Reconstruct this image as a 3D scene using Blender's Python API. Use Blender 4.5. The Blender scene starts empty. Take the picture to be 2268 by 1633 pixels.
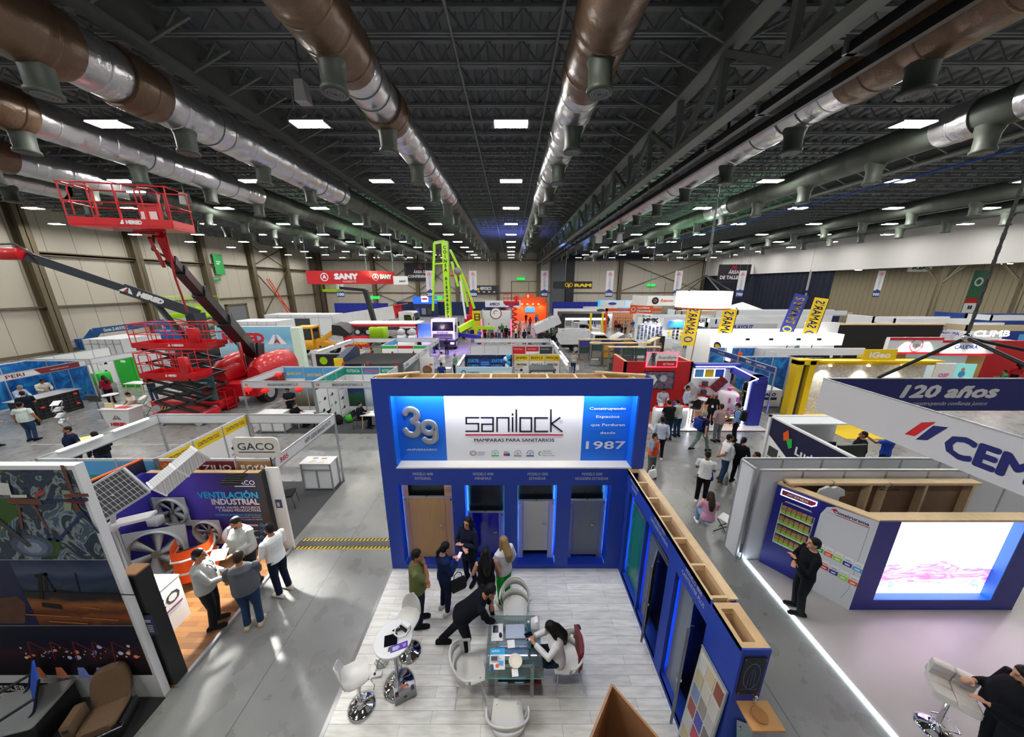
import bpy,bmesh,math,random
from mathutils import Vector,Matrix,Euler
random.seed(7)
S=bpy.context.scene
COL=S.collection
PI=math.pi
# ---------------------------------------------------------------- camera, world, exposure
CAM_H,FPX,PITCH,PCX,PCY=6.6,706.0,math.radians(14.76),1132.0,816.0
cam=bpy.data.cameras.new('camera');cam_o=bpy.data.objects.new('camera',cam);COL.objects.link(cam_o)
cam.sensor_fit='HORIZONTAL';cam.sensor_width=36.0;cam.lens=FPX*36.0/2268.0
cam.shift_x=(1134-PCX)/2268.0;cam.clip_start=0.05;cam.clip_end=400
cam_o.location=(0,0,CAM_H);cam_o.rotation_euler=(PI/2-PITCH,0,0)
S.camera=cam_o
W=bpy.data.worlds.new('world');S.world=W;W.use_nodes=True
W.node_tree.nodes['Background'].inputs[0].default_value=(0.8,0.8,0.78,1)
W.node_tree.nodes['Background'].inputs[1].default_value=0.22
S.view_settings.view_transform='Standard';S.view_settings.look='None'
S.view_settings.gamma=1.0;S.view_settings.exposure=0.6;S.view_settings.use_curve_mapping=False
cy=S.cycles
cy.max_bounces=6;cy.diffuse_bounces=3;cy.glossy_bounces=3;cy.transmission_bounces=4;cy.transparent_max_bounces=6
cy.sample_clamp_indirect=4.0;cy.caustics_reflective=False;cy.caustics_refractive=False
cy.use_denoising=True
LAMP_E=88.0          # ceiling panels, W per square metre of emitter
# pixel of the photograph -> point on a real plane (floor height z, depth y or side x)
_c,_s=math.cos(PITCH),math.sin(PITCH)
def _ray(px,py):
    X,U=px-PCX,PCY-py
    return X,U*_s+FPX*_c,U*_c-FPX*_s
def atz(px,py,z=0.0):
    a=_ray(px,py);t=(z-CAM_H)/a[2]
    return Vector((a[0]*t,a[1]*t,z))
def aty(px,py,y):
    a=_ray(px,py);t=y/a[1]
    return Vector((a[0]*t,y,CAM_H+a[2]*t))
def atx(px,py,x):
    a=_ray(px,py);t=x/a[0]
    return Vector((x,a[1]*t,CAM_H+a[2]*t))
# ---------------------------------------------------------------- materials
MATS={}
def hexc(h):
    r=[int(h[i:i+2],16)/255 for i in (0,2,4)]
    return tuple((c/12.92 if c<=.04045 else ((c+.055)/1.055) ** 2.4) for c in r)
def mat(name,col,rough=.5,metal=0.,emit=0.,var=0.,scale=3.,bump=0.,alpha=1.,trans=0.,ecol=None,spec=.5,coat=0.):
    """plain principled material; var = value noise, bump = noise bump"""
    if name in MATS:return MATS[name]
    if isinstance(col,str):col=hexc(col)
    m=bpy.data.materials.new(name);m.use_nodes=True
    nt=m.node_tree;b=nt.nodes['Principled BSDF']
    b.inputs['Base Color'].default_value=(*col,1);b.inputs['Roughness'].default_value=rough
    b.inputs['Metallic'].default_value=metal;b.inputs['Specular IOR Level'].default_value=spec
    b.inputs['Coat Weight'].default_value=coat
    if emit:
        e=ecol or col
        if isinstance(e,str):e=hexc(e)
        b.inputs['Emission Color'].default_value=(*e,1);b.inputs['Emission Strength'].default_value=emit
    if trans:b.inputs['Transmission Weight'].default_value=trans
    if alpha<1:b.inputs['Alpha'].default_value=alpha
    if var or bump:
        tc=nt.nodes.new('ShaderNodeTexCoord');n=nt.nodes.new('ShaderNodeTexNoise')
        n.inputs['Scale'].default_value=scale;n.inputs['Detail'].default_value=5
        nt.links.new(tc.outputs['Object'],n.inputs['Vector'])
        if var:
            mx=nt.nodes.new('ShaderNodeMix');mx.data_type='RGBA'
            mx.inputs[6].default_value=(*[c*(1-var) for c in col],1)
            mx.inputs[7].default_value=(*[min(1,c*(1+var)) for c in col],1)
            nt.links.new(n.outputs['Fac'],mx.inputs[0]);nt.links.new(mx.outputs[2],b.inputs['Base Color'])
        if bump:
            bp=nt.nodes.new('ShaderNodeBump');bp.inputs['Strength'].default_value=bump;bp.inputs['Distance'].default_value=.02
            nt.links.new(n.outputs['Fac'],bp.inputs['Height']);nt.links.new(bp.outputs['Normal'],b.inputs['Normal'])
    MATS[name]=m
    return m
def nodes(m):
    nt=m.node_tree
    return nt,nt.nodes['Principled BSDF'],lambda t:nt.nodes.new('ShaderNode'+t),nt.links.new
def ramp(nt,stops):
    r=nt.nodes.new('ShaderNodeValToRGB');e=r.color_ramp.elements
    while len(e)<len(stops):e.new(.5)
    for el,(p,c) in zip(e,stops):
        el.position=p;el.color=(*(hexc(c) if isinstance(c,str) else c),1)
    return r
# common palette
white=mat('white_laminate','e4e5e6',.35)
offwhite=mat('offwhite','d4d3cf',.5)
lgrey=mat('light_grey','b9babc',.5)
grey=mat('mid_grey','7d7f82',.5)
dgrey=mat('dark_grey','3a3c3f',.5)
black=mat('black','101113',.5)
cloth_black=mat('black_cloth','141519',.9)
alu=mat('aluminium','b4b7ba',.38,.7)
chrome=mat('chrome','e8e8ea',.06,1.)
steel=mat('steel','9a9da0',.35,.8)
red=mat('red_paint','c4101c',.35,coat=.3)
redflat=mat('red_flat','cc1522',.6)
lime=mat('lime_paint','a6dc16',.35)
yellow=mat('yellow','ecc914',.5)
orange=mat('orange','ea5a12',.5)
blue=mat('blue','1b54c8',.5)
navy=mat('navy','14204e',.5)
royal=mat('royal_blue','24348c',.5)
teal=mat('teal','0f9480',.5)
green=mat('green','1fae44',.5)
skyblue=mat('sky_blue','55a5dd',.5)
cyan=mat('cyan','19a5de',.5)
purple=mat('purple','4a34a8',.5)
pink=mat('pink','d977b0',.5)
maroon=mat('maroon','6e1822',.6)
rubber=mat('rubber','17181a',.8)
plywood=mat('plywood','cfae82',.6,var=.22,scale=6)
pine=mat('pine_lumber','ddc196',.6,var=.16,scale=9)
brownwood=mat('brown_wood','93683f',.5,var=.25,scale=7)
cardboard=mat('cardboard','a98254',.8)
paper=mat('paper','eeeeec',.7)
glow=mat('white_glow','ffffff',.5,emit=6.0)
glow_soft=mat('soft_glow','ffffff',.5,emit=2.0)
dark_glass=mat('dark_glass','0c1117',.08,spec=.8)
screen_blue=mat('screen_blue','2f6fd0',.3,emit=1.0)
# ---------------------------------------------------------------- mesh builder
_TXT={}
def text_geo(s,bold=0.0,shear=0.0,space=1.0):
    k=(s,shear,space)
    if k in _TXT:return _TXT[k]
    c=bpy.data.curves.new('t','FONT');c.body=s;c.size=1.0;c.resolution_u=2
    c.shear=shear;c.space_character=space
    o=bpy.data.objects.new('t',c);COL.objects.link(o)
    me=bpy.data.meshes.new_from_object(o.evaluated_get(bpy.context.evaluated_depsgraph_get()))
    vs=[v.co.copy() for v in me.vertices];fs=[tuple(p.vertices) for p in me.polygons]
    bpy.data.objects.remove(o);bpy.data.curves.remove(c);bpy.data.meshes.remove(me)
    if vs:
        x0,x1=min(v.x for v in vs),max(v.x for v in vs);y0,y1=min(v.y for v in vs),max(v.y for v in vs)
    else:x0=x1=y0=y1=0
    _TXT[k]=(vs,fs,x0,x1,y0,y1)
    return _TXT[k]
class MB:
    """collects shapes with materials and links them as ONE mesh object"""
    def __init__(self,m=None):
        self.v,self.f,self.mi,self.sm,self.mats=[],[],[],[],[]
        self.M=Matrix.Identity(4);self.cur=0
        if m:self.use(m)
    def use(self,m):
        if m not in self.mats:self.mats.append(m)
        self.cur=self.mats.index(m);return self
    def add(self,vs,fs,m=None,smooth=False):
        if m:self.use(m)
        o=len(self.v);M=self.M
        self.v+=[M @ Vector(p) for p in vs]
        for f in fs:
            self.f.append([i+o for i in f]);self.mi.append(self.cur);self.sm.append(smooth)
        return self
    def box(self,x0,x1,y0,y1,z0,z1,m=None):
        if x0>x1:x0,x1=x1,x0
        if y0>y1:y0,y1=y1,y0
        if z0>z1:z0,z1=z1,z0
        return self.add([(x0,y0,z0),(x1,y0,z0),(x1,y1,z0),(x0,y1,z0),(x0,y0,z1),(x1,y0,z1),(x1,y1,z1),(x0,y1,z1)],
                        [(0,3,2,1),(4,5,6,7),(0,1,5,4),(1,2,6,5),(2,3,7,6),(3,0,4,7)],m)
    def cbox(self,c,s,m=None):
        return self.box(c[0]-s[0]/2,c[0]+s[0]/2,c[1]-s[1]/2,c[1]+s[1]/2,c[2]-s[2]/2,c[2]+s[2]/2,m)
    def rbox(self,x0,x1,y0,y1,z0,z1,r=.02,m=None,n=3):
        """box with rounded vertical edges and softened rims"""
        def ring(ins,z):
            out=[]
            rr=max(r-ins,.001)
            for cx,cyy,a0 in ((x1-r,y1-r,0),(x0+r,y1-r,PI/2),(x0+r,y0+r,PI),(x1-r,y0+r,1.5*PI)):
                for k in range(n+1):
                    a=a0+PI/2*k/n
                    out.append((cx+rr*math.cos(a),cyy+rr*math.sin(a),z))
            return out
        b=min(r*.5,(z1-z0)*.4)
        return self.rings([ring(b,z0),ring(0,z0+b),ring(0,z1-b),ring(b,z1)],m,True)
    def rings(self,rs,m=None,caps=True,smooth=True,closed=True):
        n=len(rs[0]);vs=[p for r in rs for p in r];fs=[]
        for k in range(len(rs)-1):
            for i in range(n if closed else n-1):
                j=(i+1) % n
                fs.append((k*n+i,k*n+j,(k+1)*n+j,(k+1)*n+i))
        if m:self.use(m)
        self.add(vs,fs,None,smooth)
        if caps:
            self.add(rs[0],[tuple(range(n))[::-1]]);self.add(rs[-1],[tuple(range(n))])
        return self
    def bar(self,a,b,w,h=None,m=None):
        """rectangular bar from a to b"""
        a,b=Vector(a),Vector(b);h=h or w;d=(b-a)
        if d.length<1e-6:return self
        d.normalize();up=Vector((0,0,1)) if abs(d.z)<.95 else Vector((0,1,0))
        s=d.cross(up).normalized()*w/2;u=s.normalized().cross(d).normalized()*h/2
        return self.add([a-s-u,a+s-u,a+s+u,a-s+u,b-s-u,b+s-u,b+s+u,b-s+u],
                        [(0,1,2,3),(7,6,5,4),(0,4,5,1),(1,5,6,2),(2,6,7,3),(3,7,4,0)],m)
    def tube(self,pts,r,m=None,n=8,caps=True,smooth=True):
        pts=[Vector(p) for p in pts];rs=r if isinstance(r,(list,tuple)) else [r]*len(pts)
        out=[];prev=None
        for i,p in enumerate(pts):
            d=(pts[min(i+1,len(pts)-1)]-pts[max(i-1,0)]).normalized()
            if prev is None:
                up=Vector((0,0,1)) if abs(d.z)<.9 else Vector((0,1,0));s=d.cross(up).normalized()
            else:
                s=(prev-d*prev.dot(d)).normalized()
            prev=s;u=d.cross(s)
            out.append([p+(s*math.cos(2*PI*k/n)+u*math.sin(2*PI*k/n))*rs[i] for k in range(n)])
        return self.rings(out,m,caps,smooth)
    def cyl(self,c,r,z0,z1,m=None,n=20,r2=None,axis='z'):
        r2=r if r2 is None else r2
        def P(a,rr,t):
            q=(rr*math.cos(a),rr*math.sin(a),t)
            if axis=='x':q=(q[2],q[0],q[1])
            if axis=='y':q=(q[0],q[2],q[1])
            return (c[0]+q[0],c[1]+q[1],c[2]+q[2])
        R=[[P(2*PI*k/n,rr,t) for k in range(n)] for rr,t in ((r,z0),(r2,z1))]
        if axis=='y':R=[x[::-1] for x in R]
        return self.rings(R,m)
    def lathe(self,c,prof,m=None,n=24,caps=True):
        return self.rings([[(c[0]+r*math.cos(2*PI*k/n),c[1]+r*math.sin(2*PI*k/n),c[2]+z) for k in range(n)] for r,z in prof],m,caps)
    def ell(self,c,r,m=None,nu=14,nv=9,R=None):
        rs=[]
        for j in range(nv+1):
            t=PI*(j+.02 if j==0 else (j-.02 if j==nv else j))/nv
            ring=[]
            for k in range(nu):
                a=2*PI*k/nu
                p=Vector((r[0]*math.sin(t)*math.cos(a),r[1]*math.sin(t)*math.sin(a),-r[2]*math.cos(t)))
                if R:p=R @ p
                ring.append(Vector(c)+p)
            rs.append(ring)
        return self.rings(rs,m)
    def prism(self,poly,a,b,axis='y',m=None):
        """polygon in the two other axes, pushed from a to b along axis"""
        def P(p,t):return {'x':(t,p[0],p[1]),'y':(p[0],t,p[1]),'z':(p[0],p[1],t)}[axis]
        n=len(poly);vs=[P(p,a) for p in poly]+[P(p,b) for p in poly]
        fs=[tuple(range(n)),tuple(range(n,2*n))[::-1]]+[(i,i+n,(i+1) % n+n,(i+1) % n) for i in range(n)]
        return self.add(vs,fs,m)
    def quad(self,p,m=None):
        return self.add(p,[(0,1,2,3)],m)
    # flat artwork on a board: local u to the right, v up, out of the board towards the viewer
    def plane(self,o,u,v=(0,0,1)):
        o,u,v=Vector(o),Vector(u).normalized(),Vector(v).normalized();w=u.cross(v)
        self.P=Matrix(((u.x,v.x,w.x,o.x),(u.y,v.y,w.y,o.y),(u.z,v.z,w.z,o.z),(0,0,0,1)));self.lay=0
        return self
    def _p(self,u,v,w):return self.P @ Vector((u,v,w))
    def rect(self,u0,v0,u1,v1,m,w=None):
        self.lay+=.0009;w=self.lay if w is None else w
        return self.add([self._p(u0,v0,w),self._p(u1,v0,w),self._p(u1,v1,w),self._p(u0,v1,w)],[(0,1,2,3)],m)
    def poly(self,pts,m):
        self.lay+=.0009
        return self.add([self._p(a,b,self.lay) for a,b in pts],[tuple(range(len(pts)))],m)
    def disc(self,u,v,r,m,n=24,ry=None):
        ry=ry or r
        return self.poly([(u+r*math.cos(2*PI*k/n),v+ry*math.sin(2*PI*k/n)) for k in range(n)],m)
    def ringd(self,u,v,r0,r1,m,n=28,a0=0,a1=2*PI,ky=1.):
        self.lay+=.0009;vs=[]
        for k in range(n+1):
            a=a0+(a1-a0)*k/n
            vs+=[self._p(u+r*math.cos(a),v+r*ky*math.sin(a),self.lay) for r in (r0,r1)]
        return self.add(vs,[(2*k,2*k+1,2*k+3,2*k+2) for k in range(n)],m)
    def line(self,pts,w,m):
        self.lay+=.0009
        for (x0,y0),(x1,y1) in zip(pts,pts[1:]):
            L=math.hypot(x1-x0,y1-y0) or 1;ex,ey=(x1-x0)/L*w/2,(y1-y0)/L*w/2;nx,ny=-ey,ex
            q=[(x0-ex-nx,y0-ey-ny),(x1+ex-nx,y1+ey-ny),(x1+ex+nx,y1+ey+ny),(x0-ex+nx,y0-ey+ny)]
            self.add([self._p(a,b,self.lay) for a,b in q],[(0,1,2,3)],m)
        return self
    def text(self,s,u,v,h,m,width=None,al='c',bold=0.0,shear=0.0,space=1.0,thick=0.,rot=0.):
        """h = cap height; v = baseline"""
        vs,fs,x0,x1,y0,y1=text_geo(s,bold,shear,space)
        if not vs:return self
        k=h/.73;kx=(width/(x1-x0)) if width else k
        off={'c':(x0+x1)/2,'l':x0,'r':x1}[al]
        self.lay+=.0009;w=self.lay+thick;cr,sr=math.cos(rot),math.sin(rot)
        def T(p):
            a,b=(p.x-off)*kx,p.y*k
            return self._p(u+a*cr-b*sr,v+a*sr+b*cr,w)
        self.add([T(p) for p in vs],fs,m)
        if bold:                                   # heavier weight: the outlines struck again slightly shifted
            e=bold*1.6
            for dx,dy in ((e,0),(-e,0),(0,e),(0,-e))+(((e*.7,e*.7),(-e*.7,e*.7),(e*.7,-e*.7),(-e*.7,-e*.7)) if bold>.015 else ()):
                w+=.00012;D=Vector((dx,dy,0));self.add([T(p+D) for p in vs],fs,m)
        return self
    def bars(self,u0,v0,u1,v1,rows,m,seed=1,fill=.55):
        """lines of small print"""
        r=random.Random(seed);self.lay+=.0009;w=self.lay;dv=(v1-v0)/rows
        for k in range(rows):
            L=u0+(u1-u0)*(.6+.4*r.random());a=v0+dv*k
            self.add([self._p(u0,a,w),self._p(L,a,w),self._p(L,a+dv*fill,w),self._p(u0,a+dv*fill,w)],[(0,1,2,3)],m)
        return self
    def build(self,name,parent=None,smooth=None):
        me=bpy.data.meshes.new(name);me.from_pydata([tuple(p) for p in self.v],[],self.f)
        for m in self.mats:me.materials.append(m)
        me.polygons.foreach_set('material_index',self.mi)
        me.polygons.foreach_set('use_smooth',self.sm if smooth is None else [smooth]*len(self.sm))
        me.update()
        o=bpy.data.objects.new(name,me);COL.objects.link(o)
        if parent:o.parent=parent
        return o
def tag(o,label=None,cat=None,group=None,kind=None):
    if label:o['label']=label
    if cat:o['category']=cat
    if group:o['group']=group
    if kind:o['kind']=kind
    return o
def thing(name,label,cat,loc=(0,0,0),rz=0.,group=None):
    o=bpy.data.objects.new(name,None);COL.objects.link(o)
    o.empty_display_size=.1;o.location=loc;o.rotation_euler=(0,0,rz)
    return tag(o,label,cat,group)
def struct(mb,name):
    return tag(mb.build(name),kind='structure')
def dup(root,loc,rz=None,label=None,group=None,rot=None):
    def cp(o,par):
        c=o.copy();COL.objects.link(c)
        if par:c.parent=par
        for ch in o.children:cp(ch,c)
        return c
    r=cp(root,None);r.location=loc
    if rz is not None:r.rotation_euler=(0,0,rz)
    if rot:r.rotation_euler=rot
    if label:r['label']=label
    if group:r['group']=group
    return r
def one(mb,name,label,cat,group=None,kind=None,loc=None,rz=0):
    o=mb.build(name)
    if loc is not None:o.location=loc
    o.rotation_euler=(0,0,rz)
    return tag(o,label,cat,group,kind)
def area(name,loc,rot,sx,sy,power,col=(1,1,1),spread=PI):
    l=bpy.data.lights.new(name,'AREA');l.shape='RECTANGLE';l.size=sx;l.size_y=sy;l.energy=power;l.color=col;l.spread=spread
    o=bpy.data.objects.new(name,l);COL.objects.link(o);o.location=loc;o.rotation_euler=rot;return o
def spot(name,loc,target,power,angle=60,col=(1,1,1),blend=.6,r=.06):
    l=bpy.data.lights.new(name,'SPOT');l.energy=power;l.spot_size=math.radians(angle);l.spot_blend=blend;l.color=col;l.shadow_soft_size=r
    o=bpy.data.objects.new(name,l);COL.objects.link(o);o.location=loc
    o.rotation_euler=(Vector(target)-Vector(loc)).to_track_quat('-Z','Y').to_euler();return o
# ================================================================ the hall
XL,XR,YF,ZD=-45.3,45.0,78.0,14.3
fm=mat('concrete_floor','86868a',.3)
nt,b,N,L=nodes(fm)
tc=N('TexCoord');n1=N('TexNoise');n1.inputs['Scale'].default_value=.35;n1.inputs['Detail'].default_value=7;n1.inputs['Distortion'].default_value=.6
n2=N('TexNoise');n2.inputs['Scale'].default_value=2.2;n2.inputs['Detail'].default_value=8
L(tc.outputs['Object'],n1.inputs['Vector']);L(tc.outputs['Object'],n2.inputs['Vector'])
r1=ramp(nt,[(.3,'767777'),(.55,'878886'),(.75,'97988f')]);r2=ramp(nt,[(.3,'e6e6e6'),(.7,'ffffff')])
mx=N('Mix');mx.data_type='RGBA';mx.blend_type='MULTIPLY';mx.inputs[0].default_value=.22
L(n1.outputs['Fac'],r1.inputs['Fac']);L(n2.outputs['Fac'],r2.inputs['Fac']);L(r1.outputs['Color'],mx.inputs[6]);L(r2.outputs['Color'],mx.inputs[7]);L(mx.outputs[2],b.inputs['Base Color'])
rr=N('MapRange');rr.inputs[3].default_value=.16;rr.inputs[4].default_value=.42;L(n2.outputs['Fac'],rr.inputs[0]);L(rr.outputs[0],b.inputs['Roughness'])
g=MB(fm);g.box(XL-1,66,-14,YF+1,-.3,0);struct(g,'floor')
# saw cut joints in the slab
jm=mat('floor_joint','4f5052',.6)
for k,x in enumerate((-4.3,4.35,-13.0,13.0)):
    g=MB(jm);g.box(x-.006,x+.006,-6,70,.0,.0015);struct(g,'trim_%d' % (k+1))
wallm=mat('wall_panel','bdb6a6',.6)
def seamed(m,axis,step):
    nt,b,N,L=nodes(m);tc=N('TexCoord');sp=N('SeparateXYZ');L(tc.outputs['Object'],sp.inputs[0])
    md=N('Math');md.operation='FLOORED_MODULO';md.inputs[1].default_value=step;L(sp.outputs[axis],md.inputs[0])
    lt=N('Math');lt.operation='LESS_THAN';lt.inputs[1].default_value=.045;L(md.outputs[0],lt.inputs[0])
    mx=N('Mix');mx.data_type='RGBA';c=b.inputs['Base Color'].default_value[:]
    mx.inputs[6].default_value=c;mx.inputs[7].default_value=(c[0]*.35,c[1]*.35,c[2]*.35,1)
    L(lt.outputs[0],mx.inputs[0]);L(mx.outputs[2],b.inputs['Base Color'])
seamed(wallm,1,2.2)
wallf=mat('wall_panel_far','bfb7a8',.6);seamed(wallf,0,5.2)
wallw=mat('wall_upper_white','d9d6d2',.7)
wallc=mat('wall_corrugated','a89c80',.6);seamed(wallc,1,.8)
colm=mat('column_paint','665b45',.55)
g=MB(wallm);g.box(XL-.3,XL,-8,YF,0,ZD);struct(g,'wall_left')
g=MB(wallf);g.box(XL,XR+.3,YF,YF+.3,0,ZD);struct(g,'wall_far')
g=MB(wallw);g.box(XR,XR+.4,-8,YF,8.5,ZD);struct(g,'wall_right')
g=MB(wallc);g.box(62,62.3,-8,YF,0,9.6);struct(g,'wall_annex')
g=MB(mat('annex_ceiling','6d665a',.8));g.box(XR+.4,62,-8,YF,9.6,9.9);struct(g,'ceiling_annex')
g=MB(colm)
g.box(XL,XL+.12,-8,YF,.0,.28);struct(g,'baseboard_left')
k=10
def h_col(mb,x,y,z1,w=.55,d=.6,axis='y'):
    a,b2=(w,d) if axis=='y' else (d,w)
    # H section: two flanges and a web
    if axis=='y':
        mb.box(x-w/2,x+w/2,y-d/2,y-d/2+.05,0,z1);mb.box(x-w/2,x+w/2,y+d/2-.05,y+d/2,0,z1);mb.box(x-.03,x+.03,y-d/2,y+d/2,0,z1)
    else:
        mb.box(x-d/2,x-d/2+.05,y-w/2,y+w/2,0,z1);mb.box(x+d/2-.05,x+d/2,y-w/2,y+w/2,0,z1);mb.box(x-d/2,x+d/2,y-.03,y+.03,0,z1)
for y in (5.3,14,22.7,31.4,40.2,49,57.8,66.6,75.4):
    g=MB(colm);h_col(g,XL+.45,y,ZD,.75,.9,'x');struct(g,'wall_left_column')
for z in (9.4,4.4):
    g=MB(colm);g.box(XL+.02,XL+.35,-6,YF,z,z+.16);g.box(XL+.3,XL+.35,-6,YF,z-.12,z+.28) if z>9 else None;struct(g,'wall_left_girt')
FX=[(px-1132)*78/751.0 for px in (704,822,920,1010,1102,1194,1378,1567,1683)]
for x in FX:
    g=MB(colm);h_col(g,x,YF-.45,ZD,.8,.8);struct(g,'wall_far_column')
g=MB(colm);g.box(XL,XR,YF-.3,YF,4.6,4.85);g.box(XL,XR,YF-.3,YF,11.9,12.1);struct(g,'wall_far_girt')
for a,c in ((1,2),(2,3),(6,7),(7,8)):
    g=MB(colm);g.bar((FX[a],YF-.3,5),(FX[c],YF-.3,12),.22,.12);g.bar((FX[a],YF-.26,12),(FX[c],YF-.26,5),.22,.12)
    if a in (1,7):g.bar((FX[a],YF-.3,.3),(FX[c],YF-.3,4.7),.2,.1);g.bar((FX[a],YF-.26,4.7),(FX[c],YF-.26,.3),.2,.1)
    struct(g,'wall_far_brace')
for y0,y1 in ((57.8,66.6),):
    g=MB(colm)
    for z0,z1 in ((.4,9.2),(9.6,13.5)):g.bar((XL+.4,y0,z0),(XL+.4,y1,z1),.2,.1);g.bar((XL+.45,y0,z1),(XL+.45,y1,z0),.2,.1)
    struct(g,'wall_left_brace')
# far dark pilaster band and tall doors
g=MB(mat('pilaster_grey','55575c',.6));g.box(9.3,12.6,YF-1.2,YF-.1,0,12.3);struct(g,'wall_far_pilaster')
g=MB(mat('pilaster_dark','17181c',.6));g.box(12.7,14.6,YF-1.6,YF-.2,0,12.3);struct(g,'wall_far_pilaster')
g=MB(mat('header_navy','1b2436',.7));g.box(9,32,YF-2.0,YF-.3,12.2,13.2);struct(g,'beam_far_header')
dm=mat('door_beige','b3aa94',.5)
g=MB(dm);g.box(.2,8.2,YF-.25,YF-.02,0,7.2);g.box(4.15,4.25,YF-.3,YF-.02,0,7.2,colm);g.box(0,.2,YF-.35,YF,0,7.4,colm);g.box(8.2,8.4,YF-.35,YF,0,7.4,colm);g.box(0,8.4,YF-.35,YF,7.2,7.4,colm);struct(g,'door_1')
g=MB(dm);g.box(36.5,43,YF-.25,YF-.02,0,7.0);struct(g,'door_2')
# left wall low roller door
g=MB(mat('door_grey','75797c',.5));g.box(XL+.01,XL+.2,51.5,55,0,3.3);g.box(XL,XL+.3,51.2,51.5,0,3.5,colm);g.box(XL,XL+.3,55,55.3,0,3.5,colm);g.box(XL,XL+.3,51.2,55.3,3.3,3.55,colm);struct(g,'door_3')
# navy curtain on the right, annex columns with branching braces, annex doors
curt=mat('curtain_navy','161c2e',.95)
g=MB(curt);pts=[]
for k in range(161):
    y=46.5+31*k/160;pts.append((XR+.3+.09*math.sin(k*1.3),y))
g.rings([[(x,y,z) for x,y in pts] for z in (0,8.6)],caps=False,closed=False);one(g,'partition_curtain','tall dark navy curtain hanging under the white upper wall','curtain')
lcol=mat('annex_column','8a8068',.55)
for i,y in enumerate((14,20.5,27,33.5,40)):
    g=MB(lcol);h_col(g,52,y,9.6,.45,.45)
    for dx,dy in ((0,2.3),(0,-2.3),(2,0)):g.bar((52,y,6.6),(52+dx,y+dy,9.3),.18)
    struct(g,'column_annex')
    g=MB(mat('annex_door','c3bd92',.5));g.box(61.8,61.98,y+.5,y+4.2,0,6.2);g.box(61.75,61.99,y+.2,y+.5,0,6.4,lcol);g.box(61.75,61.99,y+4.2,y+4.5,0,6.4,lcol);g.box(61.75,61.99,y+.2,y+4.5,6.2,6.45,lcol)
    if i % 2:struct(g,'door_%d' % (4+i))
# ceiling deck, joists, girders
deck=mat('roof_deck','6a6d70',.7);stl=mat('roof_steel','7a7f80',.6);gird=mat('girder_paint','6e736d',.6)
g=MB(deck);prof=[]
x=XL
while x<XR+.4:
    prof+=[(x,ZD),(x+.22,ZD),(x+.28,ZD+.09),(x+.5,ZD+.09)];x+=.56
g.rings([[(px,y,z) for px,z in prof] for y in (-8,YF)],caps=False,smooth=False,closed=False);struct(g,'ceiling')
jb=MB(stl);ZB=13.6
for dy in (-.06,.06):jb.box(XL,XR,dy-.03,dy+.03,ZB,ZB+.07)
jb.box(XL,XR,-.09,.09,ZD-.1,ZD-.02)
x=XL;up=False
while x<XR-.5:
    jb.bar((x,0,ZD-.06 if up else ZB+.03),(x+.55,0,ZB+.03 if up else ZD-.06),.05,.05);x+=.55;up=not up
y=5.0;j0=None
while y<YF-1:
    if j0 is None:j0=struct(jb,'ceiling_joist');j0.location=(0,y,0)
    else:
        j=j0.copy();COL.objects.link(j);j.location=(0,y,0)
    y+=1.28
for gx in (-26.5,-10.2,6.1,22.4,38.7):
    g=MB(gird);g.box(gx-.26,gx+.26,-6,YF,12.95,13.05);g.box(gx-.03,gx+.03,-6,YF,13.05,ZD);g.box(gx-.2,gx+.2,-6,YF,ZD-.12,ZD-.02)
    y=5.64
    while y<YF-2:
        for sgn in (-1,1):g.bar((gx+sgn*1.5,y,13.62),(gx+sgn*.1,y,13.0),.07)
        y+=1.28
    struct(g,'beam_girder')
g=MB(gird)                                        # deep truss under the girder that carries the folding wall track
gx=6.1;g.box(gx-.2,gx+.2,-6,YF,11.15,11.35);y=1.0;k=0
while y<YF-3:
    g.box(gx-.09,gx+.09,y-.09,y+.09,11.3,13.0);g.bar((gx,y,11.3 if k % 2 else 12.95),(gx,y+2.5,12.95 if k % 2 else 11.3),.16);y+=2.5;k+=1
struct(g,'beam_truss')
g=MB(mat('track_black','0f1012',.4))
g.box(6.55,6.75,-6,74,10.95,11.15);g.box(7.0,7.12,-6,74,10.75,10.95);y=3.
while y<72:g.box(6.5,7.1,y-.04,y+.04,10.95,11.25,steel);y+=2.3
struct(g,'beam_track')
for i,x in enumerate((-1.7,1.36)):
    g=MB(stl);g.tube([(x,-4,13.52),(x,76,13.52)],.045,n=6);struct(g,'ceiling_pipe')
g=MB(blue);g.box(-11.75,-11.6,-6,60,12.75,12.82);g.box(-11.9,-11.45,-6,60,12.68,12.72,dgrey);struct(g,'ceiling_cable_tray')
g=MB(blue);g.box(19.0,19.06,8,70,11.5,11.56);struct(g,'ceiling_cable_tray')
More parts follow.
